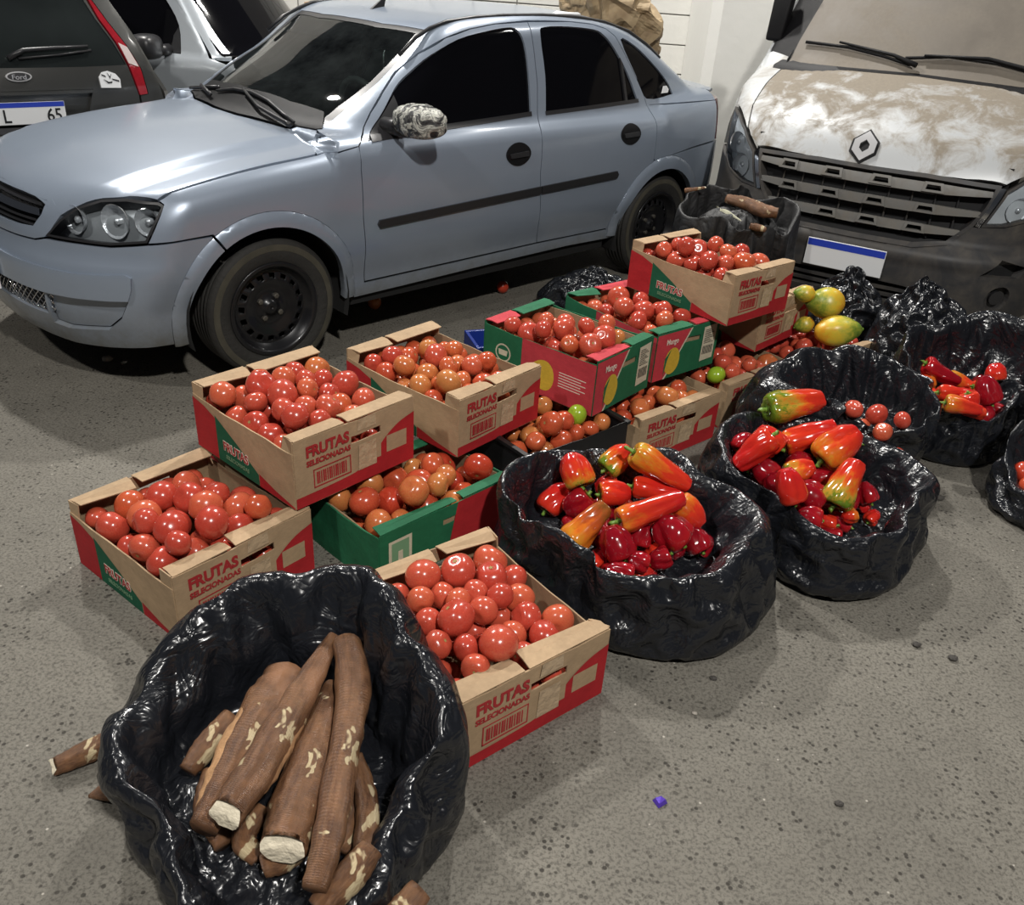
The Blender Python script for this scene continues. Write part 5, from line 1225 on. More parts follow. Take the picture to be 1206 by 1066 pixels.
fill_box('G', Z5, [(83,750,95),(165,770,105),(178,685,95,'tomo'),(258,630,100),(260,728,100,'tomd'),(245,812,105),(345,757,105),(350,665,100,'tomo'),(315,600,80),(362,610,85),(440,605,100,'tomd'),(410,720,80),(460,690,80),(435,790,95),(490,770,90),(500,645,70,'tomd'),(525,715,70,'tomd'),(575,678,100,'tomd'),(635,650,80,'tomd'),(540,605,80),(330,825,60)], 'orange red tomato in the dark green carton on the asphalt', 'tomo', ceil=.245)
fill_box('C', Z5, [(300,215,68,'tomo'),(362,208,55),(410,228,85,'tom'),(465,215,65),(240,240,75,'tom'),(172,232,60,'tom'),(207,268,78),(298,285,80),(360,272,78),(430,275,70),(527,265,75,'tom'),(585,295,80),(480,255,50),(340,328,82),(425,320,90),(508,305,70),(415,295,60),(570,258,50),(500,328,60),(390,345,60),(262,315,50),(620,300,40)], 'orange red tomato in the crushed upper carton', 'tomo')
fill_box('M1', Z5, [(792,113,62),(865,95,70),(865,130,75),(928,152,60),(740,155,80),(800,175,72),(730,190,65),(875,170,80),(993,175,85),(955,200,80),(1035,155,60),(1068,172,50,'tomo'),(680,135,60),(880,200,60,'tomo'),(800,195,60)], 'ripe red tomato in the red sided mango carton', 'tom', .05, .0)
fill_box('K', Z5, [(863,430,85,'tomo'),(795,465,75),(820,505,85),(925,475,72,'tomg'),(870,490,60),(905,525,80),(990,495,50),(975,525,60),(705,550,85),(760,540,60),(750,490,70),(785,410,60),(960,545,50),(820,540,50)], 'tomato in the black crate behind the pepper sack', 'tomo', ceil=.232)
fill_box('E0', Z6, [(395,690,75),(345,650,60),(380,635,45),(330,680,55),(290,700,70),(460,690,75),(468,665,60),(440,660,50),(430,715,60)], 'tomato in the carton under the red mango carton', 'tomo', ceil=.225)
fill_box('M2', Z6, [(212,320,75),(135,350,60),(215,355,60),(125,385,50),(220,378,70),(300,365,75),(355,375,60),(355,345,55),(420,382,65),(370,400,60),(270,405,70),(320,425,60),(160,395,45),(185,405,50),(290,340,50)], 'ripe red tomato in the mango carton below the top stack', 'tom', .04, .0)
fill_box('P', Z6, [(487,160,72),(325,172,50),(390,185,80),(430,178,60),(460,205,60),(545,185,80),(580,170,55),(500,212,65),(635,190,75,'tomo'),(655,172,50),(720,190,90),(540,152,45),(550,215,50),(600,200,55),(410,158,50)], 'ripe red tomato in the topmost carton', 'tom', .04, .0)
fill_box('E1', Z6, [(650,560,75),(570,598,60,'tomg'),(585,555,60),(590,525,65),(700,545,60),(710,580,65),(755,550,75,'tomo'),(660,605,65),(510,592,60),(615,600,50),(690,575,50),(560,530,50)], 'tomato in the carton under the high stack beside the black sack', 'tom', ceil=.215)
fill_box('E2', Z6, [(885,515,55),(960,520,60),(1025,500,55),(1065,498,50),(925,530,60),(1030,535,50),(830,505,50),(900,490,55),(990,505,50),(860,490,45)], 'tomato in the low carton below the papayas', 'tom')
_r = random.Random(5)
tomato((-.755, 4.152, .034), .036, 'orange tomato lying on the asphalt beside the front wheel', 'stray', 'tomo', _r, False)
tomato((-.117, 4.532, .034), .036, 'dark red tomato lying on the asphalt under the rear door', 'stray', 'tomd', _r, False)
for o in [o for o in bpy.data.objects if o.get('group') == 'stray']: del o['group']
# ------------------------------------------------------------------ black sacks
def plastic(name, base=(.009, .010, .013), rough=.25, strength=.38, sc=1.0):
    m, nt, b = newmat(name); tc = N(nt, 'ShaderNodeTexCoord'); O = (tc, 'Object')
    b.inputs['Base Color'].default_value = rgba(base); b.inputs['Roughness'].default_value = rough; b.inputs['Specular IOR Level'].default_value = .62
    def ridge(scale, dist, det):
        nz = N(nt, 'ShaderNodeTexNoise', {'Vector': O, 'Scale': scale*sc, 'Detail': det, 'Roughness': .55, 'Distortion': dist})
        s = N(nt, 'ShaderNodeMath', {0: (nz, 0), 1: .5}, operation='SUBTRACT'); a = N(nt, 'ShaderNodeMath', {0: (s, 0)}, operation='ABSOLUTE'); return a
    r1 = ridge(6.5, 2.2, 2); r2 = ridge(17, 1.5, 2)
    ad = N(nt, 'ShaderNodeMath', {0: (r2, 0), 1: .35}, operation='MULTIPLY'); sm = N(nt, 'ShaderNodeMath', {0: (r1, 0), 1: (ad, 0)}, operation='ADD')
    bp = N(nt, 'ShaderNodeBump', {'Height': (sm, 0), 'Strength': strength, 'Distance': .05}); nt.links.new(bp.outputs[0], b.inputs['Normal'])
    return m
M['sack'] = plastic('black_bin_liner')
M['cloth'] = plastic('black_woven_cloth', (.012, .012, .013), .6, .3, .8)
DIRS = [k*PI/4 for k in range(8)]
def ang_spline(vals):
    v = np.array(vals, float); n = len(v)
    def f(th):
        t = (np.asarray(th)/(2*PI)*n) % n; i = np.floor(t).astype(int); u = t-i
        p0, p1, p2, p3 = v[(i-1) % n], v[i % n], v[(i+1) % n], v[(i+2) % n]
        return .5*(2*p1+(-p0+p2)*u+(2*p0-5*p1+4*p2-p3)*u*u+(-p0+3*p1-3*p2+p3)*u**3)
    return f
OPEN = [(.0, 0.0), (.5, 0.0), (.9, 0.0), (1.03, .05), (1.09, .2), (1.07, .45), (1.03, .72), (1.0, .93), (.965, 1.02), (.92, 1.0), (.885, .92), (.85, .80), (.76, .73), (.5, .78), (.25, .84), (0., .86)]
MIDW = [(.0, 0.0), (.5, 0.0), (.9, 0.0), (1.03, .05), (1.09, .2), (1.06, .45), (1.03, .72), (1.0, .92), (.955, 1.02), (.90, 1.01), (.85, .94), (.81, .82), (.77, .68), (.70, .56), (.45, .52), (.2, .52), (0., .52)]
WIDE = [(.0, 0.0), (.45, 0.0), (.80, 0.0), (.93, .06), (1.0, .25), (1.03, .5), (1.01, .75), (.96, .94), (.90, 1.02), (.83, 1.0), (.77, .92), (.72, .80), (.68, .66), (.62, .52), (.35, .46), (0., .46)]
CLOSED = [(.0, 0.0), (.5, 0), (.85, 0), (1.0, .10), (1.02, .3), (.92, .52), (.72, .70), (.48, .83), (.26, .93), (.10, 1.0), (0, 1.02)]
def spl_param(prof):
    P = np.array(prof, float); d = np.r_[0, np.cumsum(np.linalg.norm(np.diff(P, axis=0), axis=1))]; d /= d[-1]
    fa = spl(d, P[:, 0]); fb = spl(d, P[:, 1])
    return lambda s: (max(0., float(fa(s))), float(fb(s)))
def relax(X, T, slackA, slackB, iters, pull, bend=.2):
    "position based relaxation of a closed-around sheet whose film is longer than its span"
    V = X.copy(); cons = []
    for di, dj, st in ((0, 1, .9), (1, 0, .9), (1, 1, .5), (1, -1, .5), (0, 2, bend), (2, 0, bend)):
        B = np.roll(T, -dj, 1); A = T
        L = np.linalg.norm((B[di:]-A[:-di]) if di else (B-A), axis=-1); m = (slackA if di == 0 else (slackB[di:] if dj == 0 else .5*(slackA[di:]+slackB[di:])))
        if di == 2 or dj == 2: m = 1+(m-1)*.6
        cons.append((di, dj, st, L*m))
    for it in range(iters):
        for di, dj, st, L in cons:
            A = X[:-di] if di else X; B = np.roll(X, -dj, 1); B = B[di:] if di else B
            d = B-A; l = np.linalg.norm(d, axis=-1)+1e-9; corr = d*(.3*st*(1-L/l))[..., None]
            if di: X[:-di] += corr; X[di:] -= np.roll(corr, dj, 1)
            else: X += corr; X -= np.roll(corr, dj, 1)
        X += (T-X)*pull
        X[..., 2] = np.maximum(X[..., 2], .0008)
        X[0] = X[0].mean(0); X[-1] = X[-1].mean(0)
    return X
def up2(X):
    "double the resolution of the sheet (cubic along both ways)"
    A = np.empty((X.shape[0], X.shape[1]*2, 3)); A[:, ::2] = X; A[:, 1::2] = (9*(X+np.roll(X, -1, 1))-(np.roll(X, 1, 1)+np.roll(X, -2, 1)))/16
    n = A.shape[0]; B = np.empty((2*n-1, A.shape[1], 3)); B[::2] = A; P = np.concatenate([A[:1], A, A[-1:]]); B[1::2] = (9*(A[:-1]+A[1:])-(P[:-3]+P[3:]))/16
    return B
def sack(name, label, c, rad, rim, prof=OPEN, seed=1, loose=.2, lean=(0, 0), inner_shift=(0, 0), mat='sack', n0=46, v0=24, pull=.010, jit=.05, fine=1.0, twist=0, floor=None):
    "open or tied sack: a lofted sheet with slack film, relaxed from coarse to fine until it buckles into folds"
    fr = ang_spline(rad); fz = ang_spline(rim); pr = spl_param(prof); rng = np.random.RandomState(seed)
    th = np.arange(n0)*2*PI/n0
    j1 = ang_spline(rng.randn(11)*jit); j2 = ang_spline(rng.randn(13)*jit)
    R = fr(th)*(1+j1(th)); Z = fz(th)*(1+j2(th)*.8); ss = np.linspace(0, 1, v0+1); V = []; sa = []; sb = []
    for s in ss:
        a, zf = pr(s); sh = np.clip((s-.45)/.3, 0, 1); sh = sh*sh*(3-2*sh); rr = R*a; t2 = th+twist*zf
        V.append(np.stack([rr*np.cos(t2)+lean[0]*zf+inner_shift[0]*sh, rr*np.sin(t2)+lean[1]*zf+inner_shift[1]*sh, np.maximum(zf*Z, 0)], -1)); sa.append(1+loose*(.30+.85*min(1, max(0, zf)))); sb.append(1+loose*.40)
    if floor is not None:
        zs = [pr(s)[1] for s in ss]; k0 = int(np.argmax(zs))
        for i in range(k0, v0+1):
            q = min(1., 1.35*(i-k0)/(v0-k0)); q = q*q*(3-2*q); a_ = pr(ss[i])[0]; V[i][:, 2] = V[i][:, 2]*(1-q)+(floor+.03*(1-a_))*q
    V = np.array(V); sa = np.array(sa)[:, None]; sb = np.array(sb)[:, None]
    X = V+rng.randn(*V.shape)*.012; X[..., 2] = np.maximum(X[..., 2], 0)
    X = relax(X, V, sa, sb, 90, pull, .12)
    for lev, (sl, it, pl, nz) in enumerate(((.055, 40, .03, .004), (.018, 22, .06, .0012))):
        X = up2(X); T = X.copy(); k = 1+sl*fine*np.ones((X.shape[0], 1))
        X = relax(X+rng.randn(*X.shape)*nz, T, k, k, it, pl, .25)
    nv, nth = X.shape[0]-1, X.shape[1]
    Fc = [(i*nth+k, i*nth+(k+1) % nth, (i+1)*nth+(k+1) % nth, (i+1)*nth+k) for i in range(nv) for k in range(nth)]
    me = mesh_of(name, X.reshape(-1, 3), Fc, M[mat], True)
    o = link(name, me, None, (c[0], c[1], 0)); prop(o, label, 'sack', 'black sacks')
    return o
SACK = {}
#       direction:      E     NE    N     NW    W     SW    S     SE
SACK['cass'] = sack('cassava_sack', 'big open black plastic sack of brown cassava roots on the asphalt', (-.37, 1.195), [.28, .265, .33, .35, .37, .32, .385, .34], [.33, .41, .43, .38, .27, .21, .15, .20], WIDE, 3, .12, fine=1.1, floor=.13, inner_shift=(-.01, -.06))
SACK['p1'] = sack('pepper_sack', 'open black sack of orange and crimson peppers beside the large tomato carton', (.375, 2.055), [.36, .28, .31, .31, .35, .29, .31, .37], [.27, .29, .28, .28, .27, .26, .245, .26], MIDW, 5, .10, inner_shift=(-.05, .0), fine=1.1, floor=.115)
SACK['p2'] = sack('pepper_sack', 'wide open black sack of peppers resting against the tomato sack', (.95, 2.42), [.35, .28, .25, .29, .30, .265, .345, .36], [.25, .27, .29, .30, .27, .23, .21, .23], MIDW, 7, .10, inner_shift=(.01, -.03), fine=1.1, floor=.105)
SACK['t1'] = sack('tomato_sack', 'black sack folded over a few tomatoes, behind the wide pepper sack', (1.22, 2.91), [.29, .26, .23, .27, .36, .20, .16, .25], [.30, .34, .35, .34, .32, .27, .22, .24], WIDE, 9, .14, fine=1.1, floor=.165, inner_shift=(.07, -.03))
SACK['p3'] = sack('pepper_sack', 'tall edged black sack of red peppers below the van bumper', (1.76, 3.17), [.32, .30, .25, .24, .24, .25, .24, .24], [.40, .44, .43, .38, .32, .23, .20, .25], OPEN, 11, .10, fine=1.1, floor=.115)
SACK['t2'] = sack('tomato_sack', 'sagging black sack with its mouth dropped sideways showing tomatoes', (2.06, 2.68), [.34, .30, .22, .21, .29, .30, .30, .32], [.42, .44, .44, .40, .17, .11, .22, .40], OPEN, 13, .11, fine=1.1, floor=.04)
SACK['r1'] = sack('rubbish_sack', 'crumpled black sack pulled up to a peak before the van bumper', (1.82, 3.70), [.24, .22, .20, .20, .22, .22, .20, .22], [.46]*8, CLOSED, 15, .30, lean=(-.04, .02))
SACK['r2'] = sack('rubbish_sack', 'closed black sack bulging behind the papayas', (1.57, 4.05), [.17, .15, .14, .15, .16, .15, .15, .16], [.40]*8, CLOSED, 17, .3)
SACK['r3'] = sack('rubbish_sack', 'flattened black sack on the asphalt between rear wheel and the top stack', (.37, 4.35), [.22, .18, .16, .2, .26, .2, .16, .2], [.22]*8, CLOSED, 19, .3)
SACK['cloth'] = sack('cloth_sack', 'tall dark cloth sack of cassava standing against the van grille', (1.04, 4.325), [.27, .20, .17, .22, .31, .19, .17, .20], [.58, .62, .66, .66, .61, .58, .57, .57], OPEN, 21, .14, floor=.575, lean=(-.01, -.085), mat='cloth')

# ------------------------------------------------------------------ settling produce into the sacks
from mathutils.bvhtree import BVHTree
def height_map(o, step=.006):
    "height of the sack film seen from above, as a lookup"
    off = np.array(o.location); V = [Vector(v.co)+o.location for v in o.data.vertices]; t = BVHTree.FromPolygons(V, [tuple(p.vertices) for p in o.data.polygons])
    A = np.array([tuple(v) for v in V]); lo = A.min(0)-.02; hi = A.max(0)+.02; nx = int((hi[0]-lo[0])/step)+1; ny = int((hi[1]-lo[1])/step)+1; H = np.zeros((nx, ny)); dn = Vector((0, 0, -1))
    for i in range(nx):
        for j in range(ny):
            h = t.ray_cast(Vector((lo[0]+i*step, lo[1]+j*step, 3)), dn)
            if h[0] is not None: H[i, j] = h[0].z
    def f(P):
        i = np.clip(np.round((P[..., 0]-lo[0])/step).astype(int), 0, nx-1); j = np.clip(np.round((P[..., 1]-lo[1])/step).astype(int), 0, ny-1)
        return H[i, j]
    return f
LAT = np.array([[math.cos(k*PI/4), math.sin(k*PI/4), 0] for k in range(8)])
def settle(items, H, iters=340, touch=.003, hold=None, drop=26, pen=None):
    "items: [(position, sphere offsets, radii)]; moves bodies apart, out of the film and down until they rest"
    n = len(items); pos = np.array([i[0] for i in items], float); rest = pos.copy()
    own = np.concatenate([[k]*len(i[2]) for k, i in enumerate(items)]).astype(int); O = np.concatenate([i[1] for i in items]); R = np.concatenate([i[2] for i in items])
    diff = own[:, None] != own[None, :]; hw = np.ones(n) if hold is None else np.array(hold, float); inv = (1.05-hw)[own]; share = inv[:, None]/(inv[:, None]+inv[None]+1e-9)*2
    def film(S):
        "push of each sphere by the film"
        up = np.maximum(0, H(S)+R*.96-S[:, 2]); L = S[:, None, :]+LAT[None]*(R*.92)[:, None, None]; hl = H(L)-(S[:, 2]-.40*R)[:, None]; hl = np.clip(hl, 0, .02)
        side = -(LAT[None, :, :2]*hl[..., None]).sum(1)*.35
        return np.concatenate([side, up[:, None]], 1)
    for it in range(iters):
        S = pos[own]+O; dv = S[:, None]-S[None]; L = np.linalg.norm(dv, axis=-1)+1e-9; ov = np.where(diff, R[:, None]+R[None]-touch-L, 0); ov = np.maximum(ov, 0)
        push = ((dv/L[..., None]*ov[..., None])*share[..., None]).sum(1)*.28+film(S)*.6
        mv = np.zeros_like(pos); cnt = np.zeros(n)
        np.add.at(mv, own, push); np.add.at(cnt, own, (np.abs(push).sum(1) > 1e-7)*1.)
        mv /= np.maximum(cnt, 1)[:, None]*.55+.45
        ln = np.linalg.norm(mv, axis=1, keepdims=True); mv *= np.minimum(1, .012/np.maximum(ln, 1e-9))
        pos += mv
        pos += (rest-pos)*(hw*(.06 if it < iters*.6 else .004))[:, None]
        if pen is not None:
            e = pos[:, :2]-np.array(pen[:2]); le = np.linalg.norm(e, axis=1)+1e-9; far = (hw < 1) & (le > pen[2]); pos[far, :2] = np.array(pen[:2])+e[far]*(pen[2]/le[far])[:, None]
    for i in np.argsort(pos[:, 2]):
        m = own == i
        for st in range(drop):
            S = pos[i]-np.array([0, 0, .002])+O[m]; others = pos[own[~m]]+O[~m]
            if (np.linalg.norm(S[:, None]-others[None], axis=-1) < R[m][:, None]+R[~m][None]-touch*1.3).any() or (S[:, 2] < H(S)+R[m]*.94).any(): break
            pos[i][2] -= .002
    return pos
def pepper_body(d, ln, wd, long):
    u = np.array([-.74, -.46, -.15, .17, .45, .66]); q = np.array([.56, .69, .80, .90, .95, .92] if long else [.68, .86, .98, 1.0, .96, .90]); d = np.array(d)/np.linalg.norm(d)
    r = q*wd*.5*.93; u = np.sign(u)*np.minimum(np.abs(u), np.maximum(0, 1-r/(ln*.5)))
    return d[None]*(u*ln*.5)[:, None], r
# ------------------------------------------------------------------ peppers
def pepper_mat(name, stops, spread=.0):
    m, nt, p = newmat(name); tc = N(nt, 'ShaderNodeTexCoord'); oi = N(nt, 'ShaderNodeObjectInfo')
    nz = N(nt, 'ShaderNodeTexNoise', {'Vector': (tc, 'Object'), 'Scale': 2.2, 'Detail': 4, 'W': (oi, 'Random'), 'Roughness': .6}, noise_dimensions='4D')
    sep = N(nt, 'ShaderNodeSeparateXYZ', {0: (tc, 'Object')})
    a = N(nt, 'ShaderNodeMath', {0: (sep, 2), 1: .42, 2: .5}, operation='MULTIPLY_ADD')
    n2 = N(nt, 'ShaderNodeMath', {0: (nz, 0), 1: .9, 2: -.45}, operation='MULTIPLY_ADD'); ad = N(nt, 'ShaderNodeMath', {0: (a, 0), 1: (n2, 0)}, operation='ADD')
    r2 = N(nt, 'ShaderNodeMath', {0: (oi, 'Random'), 1: .24, 2: -.12}, operation='MULTIPLY_ADD'); ad2 = N(nt, 'ShaderNodeMath', {0: (ad, 0), 1: (r2, 0)}, operation='ADD')
    rp = ramp(nt, (ad2, 0), stops); nt.links.new(rp.outputs[0], p.inputs['Base Color'])
    p.inputs['Roughness'].default_value = .16; p.inputs['Coat Weight'].default_value = .5; p.inputs['Coat Roughness'].default_value = .08
    return m
CRIM = (.20, .003, .009); RED = (.46, .012, .012); ORED = (.56, .035, .012); ORG = (.58, .14, .014); YEL = (.52, .30, .03); GRN = (.12, .17, .012); BRN = (.20, .07, .015)
M['pepc'] = pepper_mat('crimson_pepper', [(.1, CRIM), (.6, (.27, .005, .011)), (.95, (.36, .010, .012))])
M['pepr'] = pepper_mat('red_pepper', [(.1, RED), (.55, (.52, .022, .012)), (.9, ORED), (1., ORG)])
M['pepo'] = pepper_mat('orange_red_pepper', [(.05, RED), (.50, ORED), (.78, ORG), (1., YEL)])
M['pepg'] = pepper_mat('turning_pepper', [(.0, RED), (.46, ORED), (.64, ORG), (.77, (.42, .26, .03)), (.86, GRN), (1., (.14, .25, .02))])
M['pepb'] = pepper_mat('brown_orange_pepper', [(.0, BRN), (.35, (.42, .07, .015)), (.55, ORG), (.8, (.55, .22, .02)), (1., GRN)])
M['stem'] = plain('green_pepper_stem', (.13, .24, .03), .45, var=.3, vscale=20)
def pepper_mesh(seed, mat, long=False, seg=28, rings=22):
    rnd = random.Random(seed); lob = rnd.choice([3, 3, 4]); ph = rnd.random()*6; bend = rnd.uniform(-.25, .25) if long else rnd.uniform(-.08, .08); tw = rnd.uniform(-.5, .5)
    pr = spl([-1, -.97, -.85, -.6, -.2, .2, .55, .8, .93, 1.0], [.0, .34, .56, .70, .83, .93, .98, .92, .70, .30] if long else [.0, .28, .52, .78, .95, 1.02, 1.0, .90, .70, .36])
    V = []; Fc = []
    for i in range(rings+1):
        u = -1+2*i/rings; u = math.sin(u*PI/2)
        for k in range(seg):
            a = 2*PI*k/seg; cr = (1-.27*(1-abs(math.cos(lob*(a+tw*u)/2+ph)))**2.2*(1 if not long else .75))*(1+(.13 if long else .06)*mnoise.noise(Vector((math.cos(a)*1.7, math.sin(a)*1.7, u*2.6+seed*5)))+.03*mnoise.noise(Vector((math.cos(a)*4, math.sin(a)*4, u*6+seed*3))))
            r = float(pr(u))*cr
            if u < -.8: r *= 1+.12*math.cos(lob*a+ph)*(-.8-u)/.2
            z = u-.20*math.exp(-((1-u)/.10)**2)*(1-min(1, r))
            V.append((r*math.cos(a)+bend*(1-u*u)*-1, r*math.sin(a), z))
    n = rings+1
    for i in range(rings):
        for k in range(seg): Fc.append((i*seg+k, i*seg+(k+1) % seg, (i+1)*seg+(k+1) % seg, (i+1)*seg+k))
    V.append((0, 0, .78)); Fc += [(rings*seg+k, rings*seg+(k+1) % seg, len(V)-1) for k in range(seg)]
    return mesh_of('pepper', V, Fc, mat, True)
def stem_mesh():
    mb = MB(); n = 10; V = [(0, 0, .86)]
    for k in range(n):
        a = 2*PI*k/n; r = .42 if k % 2 == 0 else .30; V.append((r*math.cos(a), r*math.sin(a), .93 if k % 2 == 0 else .90))
    mb.add(V, [(0, 1+k, 1+(k+1) % n) for k in range(n)])
    mb.tube([(0, 0, .85), (.02, 0, .97), (.06, .02, 1.06), (.10, .02, 1.11)], [.17, .13, .12, .15], 8)
    return mesh_of('stem', mb.V, mb.F, M['stem'], True)
STEM = stem_mesh()
PEP = {(k, l): [pepper_mesh(s+(10 if l else 0), M[k], l) for s in range(3)] for k in ('pepc', 'pepr', 'pepo', 'pepg', 'pepb') for l in (False, True)}
def pepper(P, d, ln, wd, kind, label, group, rnd, long=True):
    o = link('pepper', rnd.choice(PEP[(kind, long)]), None, P); q = Vector(d).normalized().to_track_quat('Z', 'Y')
    o.rotation_mode = 'QUATERNION'; o.rotation_quaternion = q @ Matrix.Rotation(rnd.random()*6.28, 4, 'Z').to_quaternion()
    o.scale = (wd/2, wd/2, ln/2); prop(o, label, 'pepper', group)
    link('stem', STEM, o)
    return o
PEND = []
def flush(sk, pen):
    H = height_map(SACK[sk]); it = [(p[0],)+pepper_body(p[1], p[2], p[3], p[8]) for p in PEND]; Q = settle(it, H, hold=[1. if p[2] != .080 else .3 for p in PEND], pen=pen)
    for q, p in zip(Q, PEND): pepper(tuple(q), *p[1:])
    PEND.clear()
def peppers(zoom, items, label, group, seed):
    rnd = random.Random(seed); zx, zy, sc = zoom
    for (x0, y0, x1, y1, w, z, kind) in items:          # (x0,y0) tip, (x1,y1) stem end, in photograph measurements
        px, py = zx+(x0+x1)/2/sc, zy+(y0+y1)/2/sc; P = atz(px, py, z); dep = (P-np.array([0, 0, CAM_H]))@_fw
        dx, dy = (x1-x0)/sc/CAM_F*dep, -(y1-y0)/sc/CAM_F*dep
        ti = rnd.uniform(-.25, .15)
        d = _rt2*dx+_up2*dy; L = np.linalg.norm(d); d = d+_fw*ti*L; ww = w/sc/CAM_F*dep
        long = L > ww*1.35
        nm = {'pepc': 'deep crimson pepper', 'pepr': 'bright red pepper', 'pepo': 'orange red pepper', 'pepg': 'orange pepper turning green at the stem', 'pepb': 'brownish orange pepper'}[kind]
        PEND.append((P, d, max(L*1.06, ww*.95), ww*1.02, kind, nm+' '+label, nm.split(' pepper')[0]+' peppers '+group, rnd, long))
def pepper_fill(c, rx, ry, z, n, label, group, seed):
    rnd = random.Random(seed)
    for k in range(n):
        r = math.sqrt((k+.5)/n); a = k*2.39996; P = (c[0]+rx*r*math.cos(a), c[1]+ry*r*math.sin(a), z+.035*(1-r)+rnd.uniform(-.008, .01)); t = rnd.random()*6.28
        kind = 'pepc' if rnd.random() < .75 else 'pepr'; nm = {'pepc': 'deep crimson pepper', 'pepr': 'bright red pepper'}[kind]
        PEND.append((np.array(P), (math.cos(t), math.sin(t), rnd.uniform(-.3, .3)), .080, .058, kind, nm+' '+label, nm.split(' pepper')[0]+' peppers '+group, rnd, rnd.random() < .3))
Z7 = (560, 420, 2.233); Z9 = (960, 300, 3.33)
peppers(Z7, [(250,222,283,312,88,.335,'pepg'),(410,200,342,262,72,.335,'pepg'),(560,335,408,240,78,.325,'pepo'),(600,412,535,345,78,.29,'pepo'),(556,345,372,408,78,.325,'pepo'),(350,350,248,455,88,.30,'pepb'),(415,325,330,330,72,.28,'pepr'),(540,340,415,318,62,.28,'pepr'),(240,300,185,370,72,.24,'pepr'),
    (355,430,390,515,92,.255,'pepc'),(480,415,550,478,105,.255,'pepc'),(575,425,605,485,70,.23,'pepc'),(440,430,425,500,72,.21,'pepc'),(460,530,515,505,62,.21,'pepc'),(345,545,420,560,60,.215,'pepc'),(400,530,455,545,58,.20,'pepc'),(240,395,300,345,72,.235,'pepc'),(285,505,325,545,58,.20,'pepr'),(620,440,590,490,52,.20,'pepc'),(320,300,380,290,70,.24,'pepr'),(470,300,520,380,70,.22,'pepc'),(300,440,350,480,80,.19,'pepc'),(560,390,500,420,80,.19,'pepr')],
    'in the sack beside the large tomato carton', 'in the sack beside the large tomato carton', 31)
pepper_fill((.32, 2.04), .19, .20, .150, 17, 'in the sack beside the large tomato carton', 'in the sack beside the large tomato carton', 91)
flush('p1', (.325, 2.05, .175))
peppers(Z7, [(918,112,755,142,88,.34,'pepg'),(655,282,748,198,78,.285,'pepr'),(745,190,805,245,75,.30,'pepr'),(938,188,805,238,74,.30,'pepr'),(890,290,815,315,62,.27,'pepg'),(1000,205,905,288,98,.30,'pepo'),(880,175,1012,195,58,.31,'pepr'),(1008,268,942,388,90,.28,'pepg'),
    (725,270,785,315,70,.22,'pepc'),(765,310,815,350,66,.215,'pepc'),(800,340,830,430,76,.235,'pepr'),(845,345,905,395,88,.22,'pepc'),(835,425,895,440,62,.20,'pepc'),(890,425,965,440,56,.20,'pepc'),(865,405,900,425,46,.185,'pepc'),(1020,330,1040,385,52,.21,'pepc'),(1070,370,1040,400,40,.205,'pepr'),(970,415,1005,405,42,.20,'pepo'),(835,440,870,450,42,.185,'pepc'),(860,250,840,330,80,.22,'pepc'),(940,310,900,330,80,.21,'pepc'),(760,240,720,300,70,.22,'pepc'),(680,190,660,220,60,.26,'pepc'),(1000,350,960,400,60,.19,'pepc')],
    'in the wide sack against the tomato sack', 'in the wide sack against the tomato sack', 32)
pepper_fill((.96, 2.37), .20, .20, .145, 18, 'in the wide sack against the tomato sack', 'in the wide sack against the tomato sack', 92)
flush('p2', (.96, 2.38, .175))
peppers(Z9, [(395,495,470,475,84,.26,'pepo'),(565,490,430,415,76,.30,'pepc'),(655,490,545,430,66,.29,'pepo'),(700,495,620,470,60,.28,'pepr'),(620,540,475,530,64,.26,'pepr'),(490,565,400,525,84,.23,'pepr'),(640,620,505,585,74,.245,'pepo'),(620,610,600,555,74,.25,'pepr'),(655,500,690,610,92,.25,'pepc'),(565,640,650,650,52,.20,'pepr'),(712,400,718,465,80,.29,'pepr'),(700,600,680,650,80,.19,'pepc'),(560,490,620,470,70,.24,'pepc'),(640,590,640,640,70,.18,'pepc'),(690,440,650,480,60,.25,'pepc')],
    'in the tall edged sack below the van bumper', 'in the tall edged sack', 33)
pepper_fill((1.78, 3.10), .17, .16, .145, 11, 'in the tall edged sack below the van bumper', 'in the tall edged sack', 93)
flush('p3', (1.76, 3.16, .15))
# tomatoes in the sacks
_r = random.Random(77)
def sack_tomatoes(sk, pts, rad, label, group, kind):
    it = []
    for x, y, dm, z in pts:
        P = atz(960+x/3.33, 300+y/3.33, z); dep = np.linalg.norm(P-np.array([0, 0, CAM_H])); r = rad or min(.042, max(.032, .5*dm/3.33/CAM_F*dep)); it.append((P, np.zeros((1, 3)), np.array([r*.975])))
    for q, i in zip(settle(it, height_map(SACK[sk])), it): tomato(tuple(q), float(i[2][0])/.975, label, group, kind, _r)
sack_tomatoes('t1', [(200,655,62,.235),(272,672,72,.25),(330,688,62,.235),(332,745,66,.22),(240,718,70,.225),(285,765,60,.20),(230,628,80,.25),(130,625,70,.26),(180,690,60,.21),(300,720,60,.19)], None, 'small ripe tomato in the sack folded behind the wide pepper sack', 'tomatoes in the folded sack', 'tom')
sack_tomatoes('t2', [(775,890,84,.085),(800,925,80,.08),(830,900,80,.085),(815,865,70,.085)], .040, 'dark tomato in the mouth of the sagging sack', 'tomatoes in the sagging sack', 'tomd')

